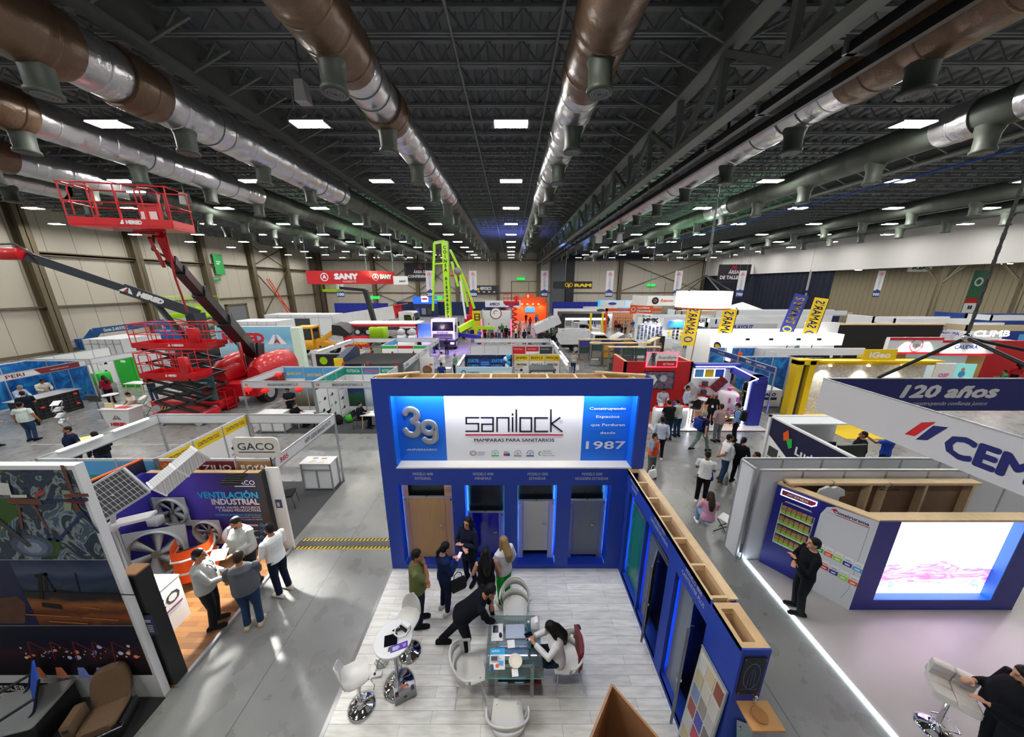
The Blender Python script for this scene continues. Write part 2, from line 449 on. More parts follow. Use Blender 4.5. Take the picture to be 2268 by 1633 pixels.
# ---------------------------------------------------------------- ducts
kraft=mat('kraft_insulation','6a5440',.34,.3,var=.2,scale=5,bump=1.)
foil=mat('foil_insulation','d2d2d4',.29,.93,bump=.9,scale=7)
dpaint=mat('duct_paint','434a41',.55,bump=.1,scale=2)
tape=mat('duct_tape','5b6068',.5)
def duct(x,segs,r=.52,z=12.0,label='',y0=-3.,ystep=3.35,yoff=8.6,ring=.9):
    t=thing('air_duct',label,'duct',(x,0,0))
    y=y0
    for y1,kind in segs:
        m,rr_={'k':(kraft,r+.14),'s':(foil,r+.06),'g':(dpaint,r)}[kind]
        g=MB(m);R=random.Random(int(x*100+y1));prof=[];yy=y
        while yy<y1-.3:
            stp=min(ring*(.7+.6*R.random()),y1-yy);prof+=[(yy,rr_*(.985)),(yy+.04,rr_*1.0),(yy+stp-.05,rr_*(1.0+.012*R.random()))];yy+=stp
        prof.append((y1,rr_*.985));n=24
        g.rings([[(rad*math.cos(2*PI*k/n),yv,z+rad*math.sin(2*PI*k/n)) for k in range(n)] for yv,rad in prof])
        if kind != 'g':
            yy=y+.5
            while yy<y1:
                g.rings([[((rr_+d)*math.cos(2*PI*k/n),yv,z+(rr_+d)*math.sin(2*PI*k/n)) for k in range(n)] for yv,d in ((yy,.0),(yy+.015,.018),(yy+.05,.018),(yy+.065,.0))],tape if kind=='s' and R.random()<.25 else m,caps=False);yy+=ring*(.6+R.random())
        g.build({'k':'kraft_insulation','s':'foil_insulation','g':'painted_section'}[kind],t)
        y=y1
    k=0;yy=yoff
    while yy<68:
        g=MB(dpaint);n=18;b0=z-r*.55
        g.lathe((0,yy,0),[(.4,b0),(.31,b0-.3),(.27,b0-.42),(.26,b0-.8),(.3,b0-.84),(.3,b0-.92),(.22,b0-.92)],dpaint,n)
        for q in (.06,.12,.18):g.lathe((0,yy,0),[(q,b0-.915),(q+.02,b0-.945),(q+.04,b0-.915)],grey,n,False)
        g.build('round_diffuser',t);yy+=ystep*(1 if yy<40 else 2)
    return t
duct(-4.0,[(9.6,'k'),(11.5,'s'),(12.4,'k'),(22.5,'s'),(70,'g')],label='round air duct with brown and foil wrapping over the booth side of the blue sign')
duct(2.0,[(10.3,'k'),(22.5,'s'),(70,'g')],label='round air duct running overhead just beside the middle row of lamps, brown then foil')
duct(-10.6,[(9.1,'k'),(10.15,'s'),(11.1,'k'),(21.8,'s'),(70,'g')],.6,label='thick air duct with taped foil patches beside the blue ceiling cable')
duct(-15.9,[(12.1,'k'),(22.0,'s'),(70,'g')],.55,label='foil wrapped air duct crossing above the red lift basket, second from the cable tray')
duct(-22.2,[(15.9,'k'),(21.7,'s'),(70,'g')],.55,label='foil wrapped air duct whose foil ends behind the red lift basket')
duct(-26.5,[(8,'k'),(20.7,'s'),(21,'g')],.45,label='short foil duct stub ending near the beige wall')
duct(9.2,[(10.2,'k'),(36,'s'),(70,'g')],.55,label='long silver duct beside the black folding wall track')
duct(15.5,[(11.2,'s'),(12.2,'g'),(13.2,'s'),(24.3,'g'),(27,'s'),(70,'g')],.55,label='grey green duct with short foil patches beyond the silver duct')
duct(29.3,[(70,'g')],.5,label='plain grey green duct, second before the white upper wall')
duct(36.3,[(70,'g')],.5,label='plain grey green duct nearest the white upper wall')
# ---------------------------------------------------------------- ceiling lamps
lampm=mat('lamp_panel','ffffff',.5,emit=LAMP_E,ecol=(1.,.98,.95))
lamp0=None
for iy in range(-2,10):
    y=12.85+6.3*iy
    for ix in range(-6,7):
        x=6.95*ix
        if ix==1 or (iy<0 and abs(ix)>3):continue
        if lamp0 is None:
            lamp0=thing('ceiling_lamp','flat white LED panel hanging in line under the dark roof','lamp',(x,y,12.0),0,'LED high bay panels under the roof')
            g=MB(lampm);g.box(-.58,.58,-.25,.25,-.03,-.02);g.build('diffuser',lamp0)
            g=MB(steel);g.box(-.62,.62,-.29,.29,-.018,.05);g.box(-.63,-.57,-.27,.27,-.05,0);g.box(.57,.63,-.27,.27,-.05,0);g.build('housing',lamp0)
            g=MB(steel);g.tube([(-.5,0,.05),(-.5,0,1.6),(0,0,1.61),(.5,0,1.6),(.5,0,.05)],.012,n=4);g.build('hanger',lamp0)
        else:dup(lamp0,(x,y,12.0))
for y in range(6,76,8):
    for x in (48.5,56):dup(lamp0,(x,y,8.9),group='LED panels under the annex roof',label='white LED panel under the low annex roof')
# hung loudspeakers
sp0=None
for (px,py,x,lab) in ((670,205,-6.9,'white wedge loudspeaker hanging on a pole near the blue cable tray'),(410,440,-18.3,'small white loudspeaker on a pole beyond the red basket'),
                    (1326,528,6.5,'white spotlight can hanging left of its twin below the long track'),(1372,528,8.3,'white spotlight can hanging below the long silver duct')):
    p=atx(px,py,x)
    t=thing('hanging_speaker',lab,'speaker',p)
    g=MB(offwhite);g.prism([(-.2,-.3),(.2,-.3),(.14,.3),(-.14,.3)],-.18,.18,'y');g.build('cabinet',t)
    g=MB(steel);g.tube([(0,0,.3),(0,0,14.42-p.z)],.03,n=6);g.build('pole',t)
# ================================================================ people
def V(*a):return Vector(a)
def remesh(mb,name,vox,parent,sm=3):
    """overlapping closed shapes -> one continuous skin"""
    me=bpy.data.meshes.new('raw');me.from_pydata([tuple(p) for p in mb.v],[],mb.f);me.update()
    o=bpy.data.objects.new('raw',me);COL.objects.link(o)
    r=o.modifiers.new('r','REMESH');r.mode='VOXEL';r.voxel_size=vox;r.use_smooth_shade=True
    s=o.modifiers.new('s','SMOOTH');s.iterations=sm;s.factor=.5
    out=bpy.data.meshes.new_from_object(o.evaluated_get(bpy.context.evaluated_depsgraph_get()))
    bpy.data.objects.remove(o);bpy.data.meshes.remove(me);out.name=name
    out.polygons.foreach_set('use_smooth',[True]*len(out.polygons))
    return out
SKIN={'l':mat('skin_light','c99476',.55),'m':mat('skin_medium','a8714f',.55),'d':mat('skin_dark','7f5238',.55)}
eye_d=mat('eye_dark','1a1210',.3);lip=mat('lips','9c4f46',.5);hair_k=mat('hair_black','0c0908',.55,spec=.25,bump=.3,scale=40);hair_b=mat('hair_brown','2e1f16',.55,spec=.25,bump=.3,scale=40)
hair_bl=mat('hair_blond','8f744c',.55);hair_g=mat('hair_grey','8b8884',.6);CL={}
def cloth(h):
    if h not in CL:CL[h]=mat('cloth_'+h,h,.9,var=.1,scale=9,bump=.35,spec=.15)
    return CL[h]
POSES={
 # elbows and wrists in body space: x right, y forward, z up (body 1.72 m); knees, ankles
 'stand':{},
 'phone':dict(eL=(-.235,.05,1.13),wL=(-.06,.29,1.17),eR=(.235,.05,1.13),wR=(.06,.29,1.17),hp=.45),
 'phone1':dict(eR=(.25,.02,1.13),wR=(.12,.27,1.2),hp=.4),
 'crossed':dict(eL=(-.25,.1,1.13),wL=(.03,.215,1.19),eR=(.25,.1,1.13),wR=(-.03,.25,1.15)),
 'chin':dict(eL=(-.23,.12,1.12),wL=(.12,.2,1.14),eR=(.19,.22,1.17),wR=(.05,.17,1.42),hp=.15),
 'behind':dict(eL=(-.29,-.08,1.15),wL=(-.06,-.17,.98),eR=(.29,-.08,1.15),wR=(.06,-.19,.95)),
 'hips':dict(eL=(-.36,-.08,1.18),wL=(-.2,-.02,1.0),eR=(.36,-.08,1.18),wR=(.2,-.02,1.0)),
 'paper':dict(eL=(-.25,.06,1.13),wL=(-.12,.3,1.1),eR=(.25,.06,1.13),wR=(.14,.3,1.14),hp=.35),
 'call':dict(eR=(.26,.12,1.2),wR=(.12,.1,1.5)),
 'walk':dict(eL=(-.25,.1,1.13),wL=(-.2,.28,1.02),eR=(.25,-.1,1.14),wR=(.26,-.1,.9),kL=(-.1,-.06,.5),aL=(-.1,-.34,.14),kR=(.1,.2,.5),aR=(.1,.3,.09)),
 'shake':dict(eR=(.22,.14,1.14),wR=(.12,.38,1.08),eL=(-.25,.02,1.12),wL=(-.16,.24,1.0),hp=.15),
 'counter':dict(eL=(-.24,.16,1.16),wL=(-.12,.38,1.1),eR=(.24,.16,1.16),wR=(.12,.38,1.1),lean=.18,hp=.4),
 'lean':dict(lean=1.0,wR=(.22,.78,.78),eR=(.25,.62,1.0),eL=(-.2,.55,.95),wL=(-.12,.62,.8),kL=(-.14,-.12,.5),aL=(-.2,-.42,.09),kR=(.1,.1,.5),aR=(.1,.02,.08),hp=.5),
 'sit':dict(hip=.5,kL=(-.12,.44,.5),aL=(-.12,.4,.08),kR=(.12,.44,.5),aR=(.12,.4,.08),eL=(-.23,.12,.74),wL=(-.1,.34,.78),eR=(.23,.12,.74),wR=(.1,.34,.78),hp=.3),
 'sitphone':dict(hip=.5,lean=.12,kL=(-.1,.44,.5),aL=(-.1,.4,.08),kR=(.1,.44,.5),aR=(.1,.34,.08),eL=(-.22,.2,.78),wL=(-.06,.44,.86),eR=(.22,.2,.78),wR=(.06,.44,.86),hp=.5),
 'point':dict(eL=(-.32,.2,1.3),wL=(-.3,.45,1.42)),
}
def person(name_label,loc,face=180.,pose='stand',shirt='d8d8d8',pants='23262c',hair='short',hc=None,skin='m',h=1.72,fem=False,sleeve='long',shoes='1a1a1c',
           turn=0.,fat=0.,vox=.011,ovr=None,extras=(),top=None,beard=False,group=None,skirt=None):
    """face = heading in degrees, 0 looks along +Y (away from the camera), 90 looks to -X"""
    P=dict(hip=.93,lean=0.,hp=0.,kL=(-.095,.03,.5),aL=(-.105,-.02,.09),kR=(.095,.03,.5),aR=(.105,-.02,.09),
             eL=(-.245,-.03,1.14),wL=(-.255,.07,.9),eR=(.245,-.03,1.14),wR=(.255,.07,.9))
    P.update(POSES[pose]);P.update(ovr or {})
    sc=h/1.72
    t=thing('person',name_label,'person',loc,math.radians(face),group)
    far=vox>.016
    dz=P['hip']-.93;hipc=V(0,0,P['hip']);sw=(.165 if fem else .19)+fat*.3
    LR=Matrix.Rotation(-P['lean'],3,'X')
    def T(x,y,z):return hipc+LR @ V(x,y,z-.93)          # torso space
    def torso(mb,inf,lo=.84,hi=1.52):
        prof=[(.82,.13,.09),(.88,.17+fat*.3,.115+fat*.5),(.96,.175+fat*.4,.118+fat*.9),(1.08,(.135 if fem else .155)+fat*.55,.105+fat),(1.18,.155+fat*.5,.112+fat*.8),(1.29,.172+fat*.3,.125+fat*.4),
                (1.38,.175+fat*.2,.108+fat*.2),(1.435,.135,.085),(1.47,.07,.065),(1.53,.056,.06)]
        rs=[]
        for z,rx,ry in prof:
            if z<lo or z>hi:continue
            yo=.02 if fem and 1.25<z<1.32 else (.012+fat*.25 if .95<z<1.3 else 0)
            rs.append([T((rx+inf)*math.copysign(abs(math.cos(a)) ** .85,math.cos(a)),yo+(ry+inf)*math.sin(a),z) for a in [2*PI*k/20 for k in range(20)]])
        mb.rings(rs)
    def sh(s):return T(s*sw,0,1.405)
    arms=[]
    for s,e,w in ((-1,'eL','wL'),(1,'eR','wR')):
        ev,wv=V(*P[e]),V(*P[w])
        if e not in POSES[pose] and not (ovr and e in ovr):ev,wv=V(s*(abs(ev.x)+fat*.8),ev.y,ev.z+dz),V(s*(abs(wv.x)+fat*.8),wv.y,wv.z+dz)
        arms.append((s,sh(s),ev,wv))
    legs=[(-1,V(-.09,0,P['hip']-.03),V(*P['kL']),V(*P['aL'])),(1,V(.09,0,P['hip']-.03),V(*P['kR']),V(*P['aR']))]
    tr=math.radians(turn);HR=LR @ Matrix.Rotation(tr,3,'Z') @ Matrix.Rotation(-P['hp'],3,'X')
    if P['lean']>.5:HR=Matrix.Rotation(-P['hp']*1.2,3,'X')
    neck=T(0,.005,1.5);hc0=neck+HR @ V(0,.02,.115)
    def Hd(x,y,z):return hc0+HR @ V(x,y,z)
    # ---- body
    b=MB(SKIN[skin]);torso(b,-.004)
    b.tube([T(0,0,1.42),neck,Hd(0,-.005,-.02)],[.06,.053 if not fem else .045,.05],n=12)
    b.ell(Hd(0,-.008,.03),(.074,.094,.088),R=HR);b.ell(Hd(0,.022,-.045),(.054,.062,.062),R=HR);b.ell(Hd(0,.068,-.085),(.026,.022,.02),R=HR)
    b.tube([Hd(0,.085,.028),Hd(0,.106,-.022),Hd(0,.09,-.032)],[.009,.016,.012],n=8)
    for s in (-1,1):b.ell(Hd(s*.075,-.005,-.005),(.012,.022,.032),R=HR)
    for s,a,e,w in arms:
        b.tube([a,a.lerp(e,.5),e,e.lerp(w,.35),w],[.052,.047,.039,.042,.029],n=10);b.ell(e,(.039,)*3)
        d=(w-e).normalized();q=V(0,0,1) if abs(d.z)<.85 else V(0,1,0);sd=d.cross(q).normalized();nn=sd.cross(d)
        c=w+d*.055;RM=Matrix((sd,d,nn)).transposed();b.ell(c,(.04,.055,.018),R=RM)
        if not far:
            for k,(o,L) in enumerate(((-.03,.058),(-.01,.07),(.011,.066),(.031,.05))):
                p0=w+d*.09+sd*o;b.tube([p0,p0+d*L*.5-nn*.006,p0+d*L*.85-nn*.03],[.0095,.009,.008],n=6)
            b.tube([w+d*.03+sd*.03*-s,w+d*.065+sd*.062*-s-nn*.01,w+d*.095+sd*.06*-s-nn*.025],[.013,.011,.009],n=6)
    for s,a,k,n in legs:
        b.tube([a,a.lerp(k,.5),k,k.lerp(n,.35),n],[.08,.07,.052,.052,.036],n=10);f=V(0,1,0)
        b.tube([n+V(0,-.04,-.04),n+f*.08+V(0,0,-.05),n+f*.16+V(0,0,-.06)],[.026,.026,.02],n=8)
    me=remesh(b,'body',vox,t,2)
    me.materials.append(SKIN[skin])
    for m_ in (eye_d,lip,hc or hair_k):me.materials.append(m_)
    if not far:
        Hi=HR.transposed()
        for p in me.polygons:
            q=Hi @ (p.center-hc0)
            if q.y>.05 and abs(q.z)<.12 and abs(q.x)<.08:
                if abs(abs(q.x)-.03)<.0125 and abs(q.z-.018)<.0075:p.material_index=1
                elif abs(abs(q.x)-.031)<.018 and abs(q.z-.041)<.0055:p.material_index=3
                elif abs(q.x)<.023 and abs(q.z+.066)<.007:p.material_index=2
                elif beard and q.z<-.05 and q.y>.03:p.material_index=3
    def put(mesh,nm,m_):
        if m_ and not len(mesh.materials):mesh.materials.append(m_)
        o=bpy.data.objects.new(nm,mesh);COL.objects.link(o);o.parent=t;o.scale=(sc,)*3;return o
    put(me,'body',None)
    # ---- clothes
    c=MB();torso(c,.014,.86 if not top else .95,1.475)
    for s,a,e,w in arms:
        if sleeve=='none':continue
        if sleeve=='short':c.tube([a+V(-s*.03,0,0),a,a.lerp(e,.4),a.lerp(e,.68)],[.058,.066,.063,.066],n=12)
        else:
            c.tube([a+V(-s*.03,0,0),a,a.lerp(e,.5),e,e.lerp(w,.4),e.lerp(w,.93)],[.058,.066,.06,.054,.053,.043],n=12);c.ell(e,(.053,)*3)
    if skirt=='coat':
        c.rings([[T((rx)*math.cos(a),ry*math.sin(a),z) for a in [2*PI*k/20 for k in range(20)]] for z,rx,ry in ((.72,.205,.15),(.85,.2+fat*.4,.145+fat),(1.0,.19+fat*.5,.135+fat),(1.2,.17,.12))])
    put(remesh(c,'shirt',max(vox,.012),t),'shirt' if skirt != 'coat' else 'jacket',cloth(shirt))
    c=MB();torso(c,.012,.8,1.06 if not top else 1.0)
    if skirt=='skirt':
        c.rings([[V(rx*math.cos(a),ry*math.sin(a),z) for a in [2*PI*k/20 for k in range(20)]] for z,rx,ry in ((.42,.16,.13),(.7,.19,.15),(.9,.2,.14),(1.0,.17,.125))])
    else:
        for s,a,k,n in legs:
            c.tube([a+V(0,0,.06),a.lerp(k,.5),k,k.lerp(n,.5),n+V(0,0,.0)],[.1+fat*.2,.088+fat*.1,.07,.064,.062 if not fem else .052],n=12);c.ell(k,(.07,)*3)
    put(remesh(c,'trousers',max(vox,.013),t),'skirt' if skirt=='skirt' else 'trousers',cloth(pants))
    sm_=cloth(shoes)
    for s,a,k,n in legs:
        c=MB(sm_);rs=[]
        for y,w_,z1 in ((-.1,.03,.07),(-.07,.045,.1),(0,.047,.1),(.07,.053,.08),(.15,.052,.065),(.195,.033,.04)):
            rs.append([n+V(w_*math.cos(q),y,-.09+z1*.5+z1*.5*math.sin(q)) for q in [2*PI*j/12 for j in range(12)]])
        c.rings(rs);o=c.build('shoe',t);o.scale=(sc,)*3
    hm=hc or hair_k
    if hair != 'bald':
        c=MB(hm);c.ell(Hd(0,-.022,.044),(.085,.097,.092),R=HR);c.ell(Hd(0,-.045,-.005),(.078,.072,.085),R=HR)
        if hair in ('long','pony'):
            c.ell(Hd(0,-.03,.0),(.086,.082,.09),R=HR)
            if hair=='long':
                bk=-.085-.02
                c.tube([Hd(0,-.05,.03),Hd(0,-.085,-.06),T(0,-.125-fat,1.42),T(0,-.135-fat,1.24)],[.07,.085,.09,.05],n=12)
                for s in (-1,1):c.tube([Hd(s*.06,-.01,.02),Hd(s*.075,.0,-.08),T(s*.1,-.02,1.4)],[.04,.035,.02],n=8)
            else:c.ell(Hd(0,-.11,.02),(.03,.03,.03));c.tube([Hd(0,-.11,.02),Hd(0,-.145,-.05),Hd(0,-.12,-.2)],[.03,.038,.015],n=8)
        if hair=='cap':c.ell(Hd(0,.09,.075),(.06,.06,.012),R=HR)
        put(remesh(c,'hair',max(vox,.012),t,4),'hair' if hair != 'cap' else 'baseball_cap',hm)
    for kind,col in extras:
        c=MB(cloth(col))
        if kind=='badge':
            c.line_=None
            for s in (-1,1):c.tube([T(s*.06,.05,1.46),T(s*.05,.135+fat*.5,1.36),T(0,.15+fat,1.16)],.006,n=5)
            o=c.build('lanyard',t);o.scale=(sc,)*3
            c=MB(paper);q=T(0,.158+fat,1.11);c.cbox(q,(.09,.008,.12));c.build('badge',o)
        elif kind=='backpack':
            c.rbox(-.16,.16,-.3-fat,-.13-fat,1.02,1.44,.05)
            for s in (-1,1):c.tube([V(s*.1,-.15,1.42),V(s*.12,.02,1.47),V(s*.12,.14,1.34),V(s*.14,.1,1.12),V(s*.12,-.14,1.08)],.018,n=6)
            o=c.build('backpack',t);o.scale=(sc,)*3
        elif kind=='glasses':
            for s in (-1,1):
                c.tube([Hd(s*.032+.022*math.cos(a),.098,.018+.017*math.sin(a)) for a in [2*PI*j/10 for j in range(11)]],.0035,n=4);c.tube([Hd(s*.054,.095,.02),Hd(s*.078,.0,.02)],.003,n=4)
            o=c.build('glasses',t);o.scale=(sc,)*3
        elif kind=='vest':
            c2=MB();torso(c2,.026,.92,1.44);m2=remesh(c2,'vest',.014,t);put(m2,'vest',cloth(col))
    def held(kind,col=None,side='R'):
        w=P['w'+side];e=P['e'+side]
        w,e=[a for a in arms if a[0]==(1 if side=='R' else-1)][0][3],[a for a in arms if a[0]==(1 if side=='R' else-1)][0][2]
        d=(w-e).normalized();c_=w+d*.09
        M=Matrix.Rotation(math.radians(face),3,'Z')
        return Vector(loc)+M @ (c_*sc),M @ d
    return t,held
def handbag(p,label,m,w=.3,hgt=.24,rz=0.,group=None):
    t=thing('handbag',label,'bag',(p.x,p.y,p.z),rz,group)
    g=MB(m);g.rings([[(-x,-d,z),(x,-d,z),(x,d,z),(-x,d,z)] for x,d,z in ((w*.42,.05,-hgt-.18),(w*.5,.07,-hgt*.7-.18),(w*.45,.03,-.18))]);g.build('body',t)
    g=MB(m);g.tube([(-w*.3,0,-.19),(-w*.22,0,-.06),(0,0,0),(w*.22,0,-.06),(w*.3,0,-.19)],.009,n=6);g.build('handle',t)
    return t
def phone(p,d,label,col=None):
    t=thing('smartphone',label,'phone',p)
    g=MB(col or black);g.rbox(-.037,.037,-.075,.075,-.004,.004,.01);g.build('case',t)
    g=MB(dark_glass if not col else paper);g.box(-.033,.033,-.068,.068,.004,.0048);g.build('screen',t)
    t.rotation_euler=Vector(d).to_track_quat('Y','Z').to_euler();return t
# ================================================================ blue booth with the toilet partitions
bluep=mat('booth_blue','1e40a8',.55);blued=mat('booth_blue_sign','0a6fe0',.5)
Y0,Y1,BX0,BX1,BT=6.15,6.55,-2.83,2.87,4.73
fl=mat('white_wood_floor','dcdcd6',.32)
nt,b,N,L=nodes(fl)
tc=N('TexCoord');br=N('TexBrick');br.offset=.37;br.inputs['Scale'].default_value=1;br.inputs['Brick Width'].default_value=1.25;br.inputs['Row Height'].default_value=.16;br.inputs['Mortar Size'].default_value=.003
br.inputs['Color1'].default_value=(*hexc('f2f2ec'),1);br.inputs['Color2'].default_value=(*hexc('dfdfd8'),1);br.inputs['Mortar'].default_value=(*hexc('a9aaa2'),1)
mp=N('Mapping');mp.inputs['Scale'].default_value=(1.4,9,1);nz=N('TexNoise');nz.inputs['Scale'].default_value=2;nz.inputs['Detail'].default_value=6
mx=N('Mix');mx.data_type='RGBA';mx.blend_type='MULTIPLY';mx.inputs[0].default_value=.35;rp=ramp(nt,[(.35,'b3b2ac'),(.6,'ffffff')])
L(tc.outputs['Object'],br.inputs['Vector']);L(tc.outputs['Object'],mp.inputs['Vector']);L(mp.outputs[0],nz.inputs['Vector']);L(nz.outputs['Fac'],rp.inputs['Fac'])
L(br.outputs['Color'],mx.inputs[6]);L(rp.outputs['Color'],mx.inputs[7]);L(mx.outputs[2],b.inputs['Base Color'])
t=thing('laminate_platform','pale whitewashed plank flooring laid under the blue booth and glass table','flooring',(0,0,0))
g=MB(fl);g.box(-2.82,2.87,-1.5,Y1,.0,.035);g.build('planks',t)
g=MB(alu);g.prism([(-2.9,.001),(-2.82,.001),(-2.82,.04)],-1.5,Y0,'y');g.build('edge_profile',t)
booth=thing('exhibition_booth','tall blue booth facade with a lit white sign above four toilet doors','booth',(0,0,.035))
OPEN=[(-2.52,-1.32),(-1.04,-.15),(.14,1.03),(1.34,2.22)];FZ0,FZ1,NZ=2.28,2.69,.12
g=MB(bluep)
g.box(BX0,BX1,Y0,Y0+.02,4.36,BT);g.box(BX0,-2.5,Y0,Y0+.02,FZ1,4.36);g.box(2.62,BX1,Y0,Y0+.02,FZ1,4.36)
g.box(BX0,2.55,Y0,Y0+.02,FZ0,FZ1);xs=[BX0]+[v for o in OPEN for v in o]+[2.55]
for k in range(0,len(xs),2):g.box(xs[k],xs[k+1],Y0,Y0+.02,0,FZ0)
for a,c in OPEN:
    g.box(a,c,Y0,Y0+.02,0,NZ)                                       # plinth of each niche
g.box(BX0,BX0+.02,Y0+.02,Y1-.02,0,BT-.001);g.box(BX1-.02,BX1,Y0+.02,Y1-.02,0,BT-.001);g.box(BX0,BX1,Y1-.02,Y1,0,BT)
g.build('facade_panel',booth)
for a,c in OPEN:
    g=MB(bluep);g.box(a-.07,a-.05,Y0+.02,Y1-.04,0,FZ0);g.box(c+.05,c+.07,Y0+.02,Y1-.04,0,FZ0);g.box(a,c,Y0+.02,Y1-.04,NZ-.02,NZ);g.build('niche',booth)
    g=MB(mat('niche_dark','1c2422',.25));g.box(a,c,Y1-.06,Y1-.03,NZ,FZ0);g.build('niche_back',booth)
    g=MB(mat('niche_led','ffffff',.5,emit=60,ecol=(.12,.58,1)));left=a<0
    [g.box(q-.008,q+.008,Y0+.022,Y0+.034,.15,FZ0) for q in (a-.032,c+.032)];g.build('led_strip',booth)
    g=MB(bluep);g.box(a-.07,c+.07,Y0+.02,Y1-.04,FZ0+.05,FZ0+.07);[g.box(q-.002,q+.002,Y0+.02,Y0+.08,.1,FZ0) for q in (a-.016,c+.016)];g.build('niche_top_and_shields',booth)  # top board, plus thin lips added to keep strip light off the doors
    g=MB(mat('niche_white','ffffff',.5,emit=10));g.box(a+.02,c-.02,Y0+.025,Y0+.04,FZ0+.02,FZ0+.035);g.build('led_strip',booth)
# lumber skeleton on top
g=MB(pine)
for yy in (Y0+.01,Y1-.05):g.box(BX0+.02,BX1-.02,yy,yy+.04,BT-.09,BT+.004)
xx=BX0+.05
while xx<BX1:g.box(xx,xx+.045,Y0+.05,Y1-.05,BT-.09,BT+.002);xx+=.585
g.box(BX0+.02,BX1-.02,Y0+.05,Y1-.05,BT-.16,BT-.14,plywood)
g.bar((BX0+.05,Y0+.12,BT+.03),(BX0+.9,Y1-.04,BT+.04),.09,.03,pine);g.bar((BX1-1.1,Y1-.06,BT+.05),(BX1-.1,Y0+.16,BT+.03),.09,.03,pine)
g.build('lumber_frame',booth)
# sign recess
SY=Y1-.12
g=MB(white);g.box(-2.5,2.62,Y0+.0,SY,FZ1,FZ1+.03,mat('shelf_cream','e9e2cf',.6));g.build('sign_shelf',booth)
g=MB(blued);g.box(-2.5,-2.48,Y0+.02,SY,FZ1+.03,4.36);g.box(2.6,2.62,Y0+.02,SY,FZ1+.03,4.36);g.box(-2.5,2.62,Y0+.02,SY,4.43,4.45);g.build('sign_return',booth)
sign=MB(white);sign.box(-1.44,1.56,SY,SY+.03,FZ1+.03,4.43,mat('sign_white','f4f5f6',.5));sign.box(-2.48,-1.44,SY,SY+.03,FZ1+.03,4.43,blued);sign.box(1.56,2.6,SY,SY+.03,FZ1+.03,4.43,blued)
sign.plane((0,SY-.001,0),(1,0,0));ink=mat('sign_ink','1a1c2c',.5)
def Z5(a,b_):p=aty(820+a/3.267,820+b_/3.267,SY);return (p.x,p.z-.035)
def ln(pts,w=.036,m=ink):sign.line([Z5(*p) for p in pts],w,m)
ln([(783,343),(695,343),(695,386),(783,386),(783,441),(695,441)]);ln([(806,343),(889,343),(889,441),(809,441),(809,390),(889,390)])
ln([(918,441),(918,343),(1002,343),(1002,441)]);ln([(1030,343),(1030,441)]);ln([(1030,316),(1030,322)]);ln([(1057,287),(1057,441)])
ln([(1085,343),(1166,343),(1166,441),(1085,441),(1085,343)]);ln([(1280,343),(1192,343),(1192,441),(1280,441)]);ln([(1307,286),(1307,441)]);ln([(1370,343),(1312,385),(1386,441)])
c=Z5(1381,372);sign.ringd(c[0],c[1],.03,.036,grey);sign.text('R',c[0],c[1]-.016,.034,grey)
a_,b_=Z5(694,466),Z5(1390,466);sign.line([a_,b_],.034,mat('sign_red','d01a36',.5))
c=Z5(1042,514);sign.text('MAMPARAS PARA SANITARIOS',c[0],c[1],.08,ink,width=1.77,bold=.012)
x0=Z5(745,598)[0];zz=Z5(745,598)[1]
sign.ringd(x0,zz,.06,.075,mat('seal_gold','7a5a34',.5),ky=.8);sign.ringd(x0,zz,.035,.042,royal);sign.bars(x0+.1,zz-.05,x0+.3,zz+.05,4,lgrey,3)
for a,m in ((903,green),(1068,steel),(1157,royal)):
    x0=Z5(a,598)[0];sign.ringd(x0,zz,.066,.078,m,a0=-.2,a1=PI+.2);sign.ringd(x0,zz,.0,.03,lgrey);sign.rect(x0-.085,zz-.075,x0+.085,zz-.045,m)
x0=Z5(988,598)[0];sign.rect(x0-.07,zz-.06,x0+.07,zz+.07,paper);sign.rect(x0-.07,zz-.06,x0,zz,mat('seal_red','c01c34'));sign.rect(x0,zz-.06,x0+.07,zz,royal);sign.bars(x0-.06,zz+.01,x0+.06,zz+.06,3,grey,2)
x0=Z5(1248,590)[0];sign.ringd(x0-.05,zz,.03,.05,green,a0=1,a1=5)
for k,s in enumerate(('MEJORES','EMPRESAS','MEXICANAS')):sign.text(s,x0-.0,zz+.045-k*.055,.036,grey,al='l')
sil=mat('brushed_silver','b8bcc4',.3,.75,var=.15,scale=30)
c=Z5(377,576);sign.text('ANIVERSARIO',c[0],c[1],.048,white,width=.68,bold=.008)
for k,(s,y_,hh,w) in enumerate((('Construyendo',281,.062,.78),('Espacios',339,.062,.5),('que Perduran',398,.062,.74),('desde',455,.062,.33),('1987',562,.19,.86))):
    c=Z5(1715 if k<4 else 1698,y_);sign.text(s,c[0],c[1],hh,white,width=w,bold=.012)
sign.build('sign_panel',booth)
def solid_text(s,h,m,thick,bold=.06):
    vs,fs,x0,x1,y0,y1=text_geo(s,bold);k=h/(y1-y0);g=MB(m);n=len(vs)
    P=[((p.x-(x0+x1)/2)*k,-thick,(p.y-y0)*k) for p in vs]+[((p.x-(x0+x1)/2)*k,0,(p.y-y0)*k) for p in vs]
    ed={}
    for f in fs:
        for i in range(len(f)):
            e=(f[i],f[(i+1) % len(f)]);ed[tuple(sorted(e))]=ed.get(tuple(sorted(e)),0)+1
    g.add(P,fs+[tuple(i+n for i in f) for f in fs]+[(a,b_,b_+n,a+n) for (a,b_),c in ed.items() if c==1]);return g
def numeral(cx,cz,strokes,r,yo):
    g=MB(sil);g.M=Matrix.Translation((cx,SY-.03-yo,cz)) @ Matrix.Diagonal((1,.45,1,1))
    for st_ in strokes:g.tube(st_,r,n=14);[g.ell(q,(r,r,r)) for q in (st_[0],st_[-1])]
    g.build('numeral',booth)
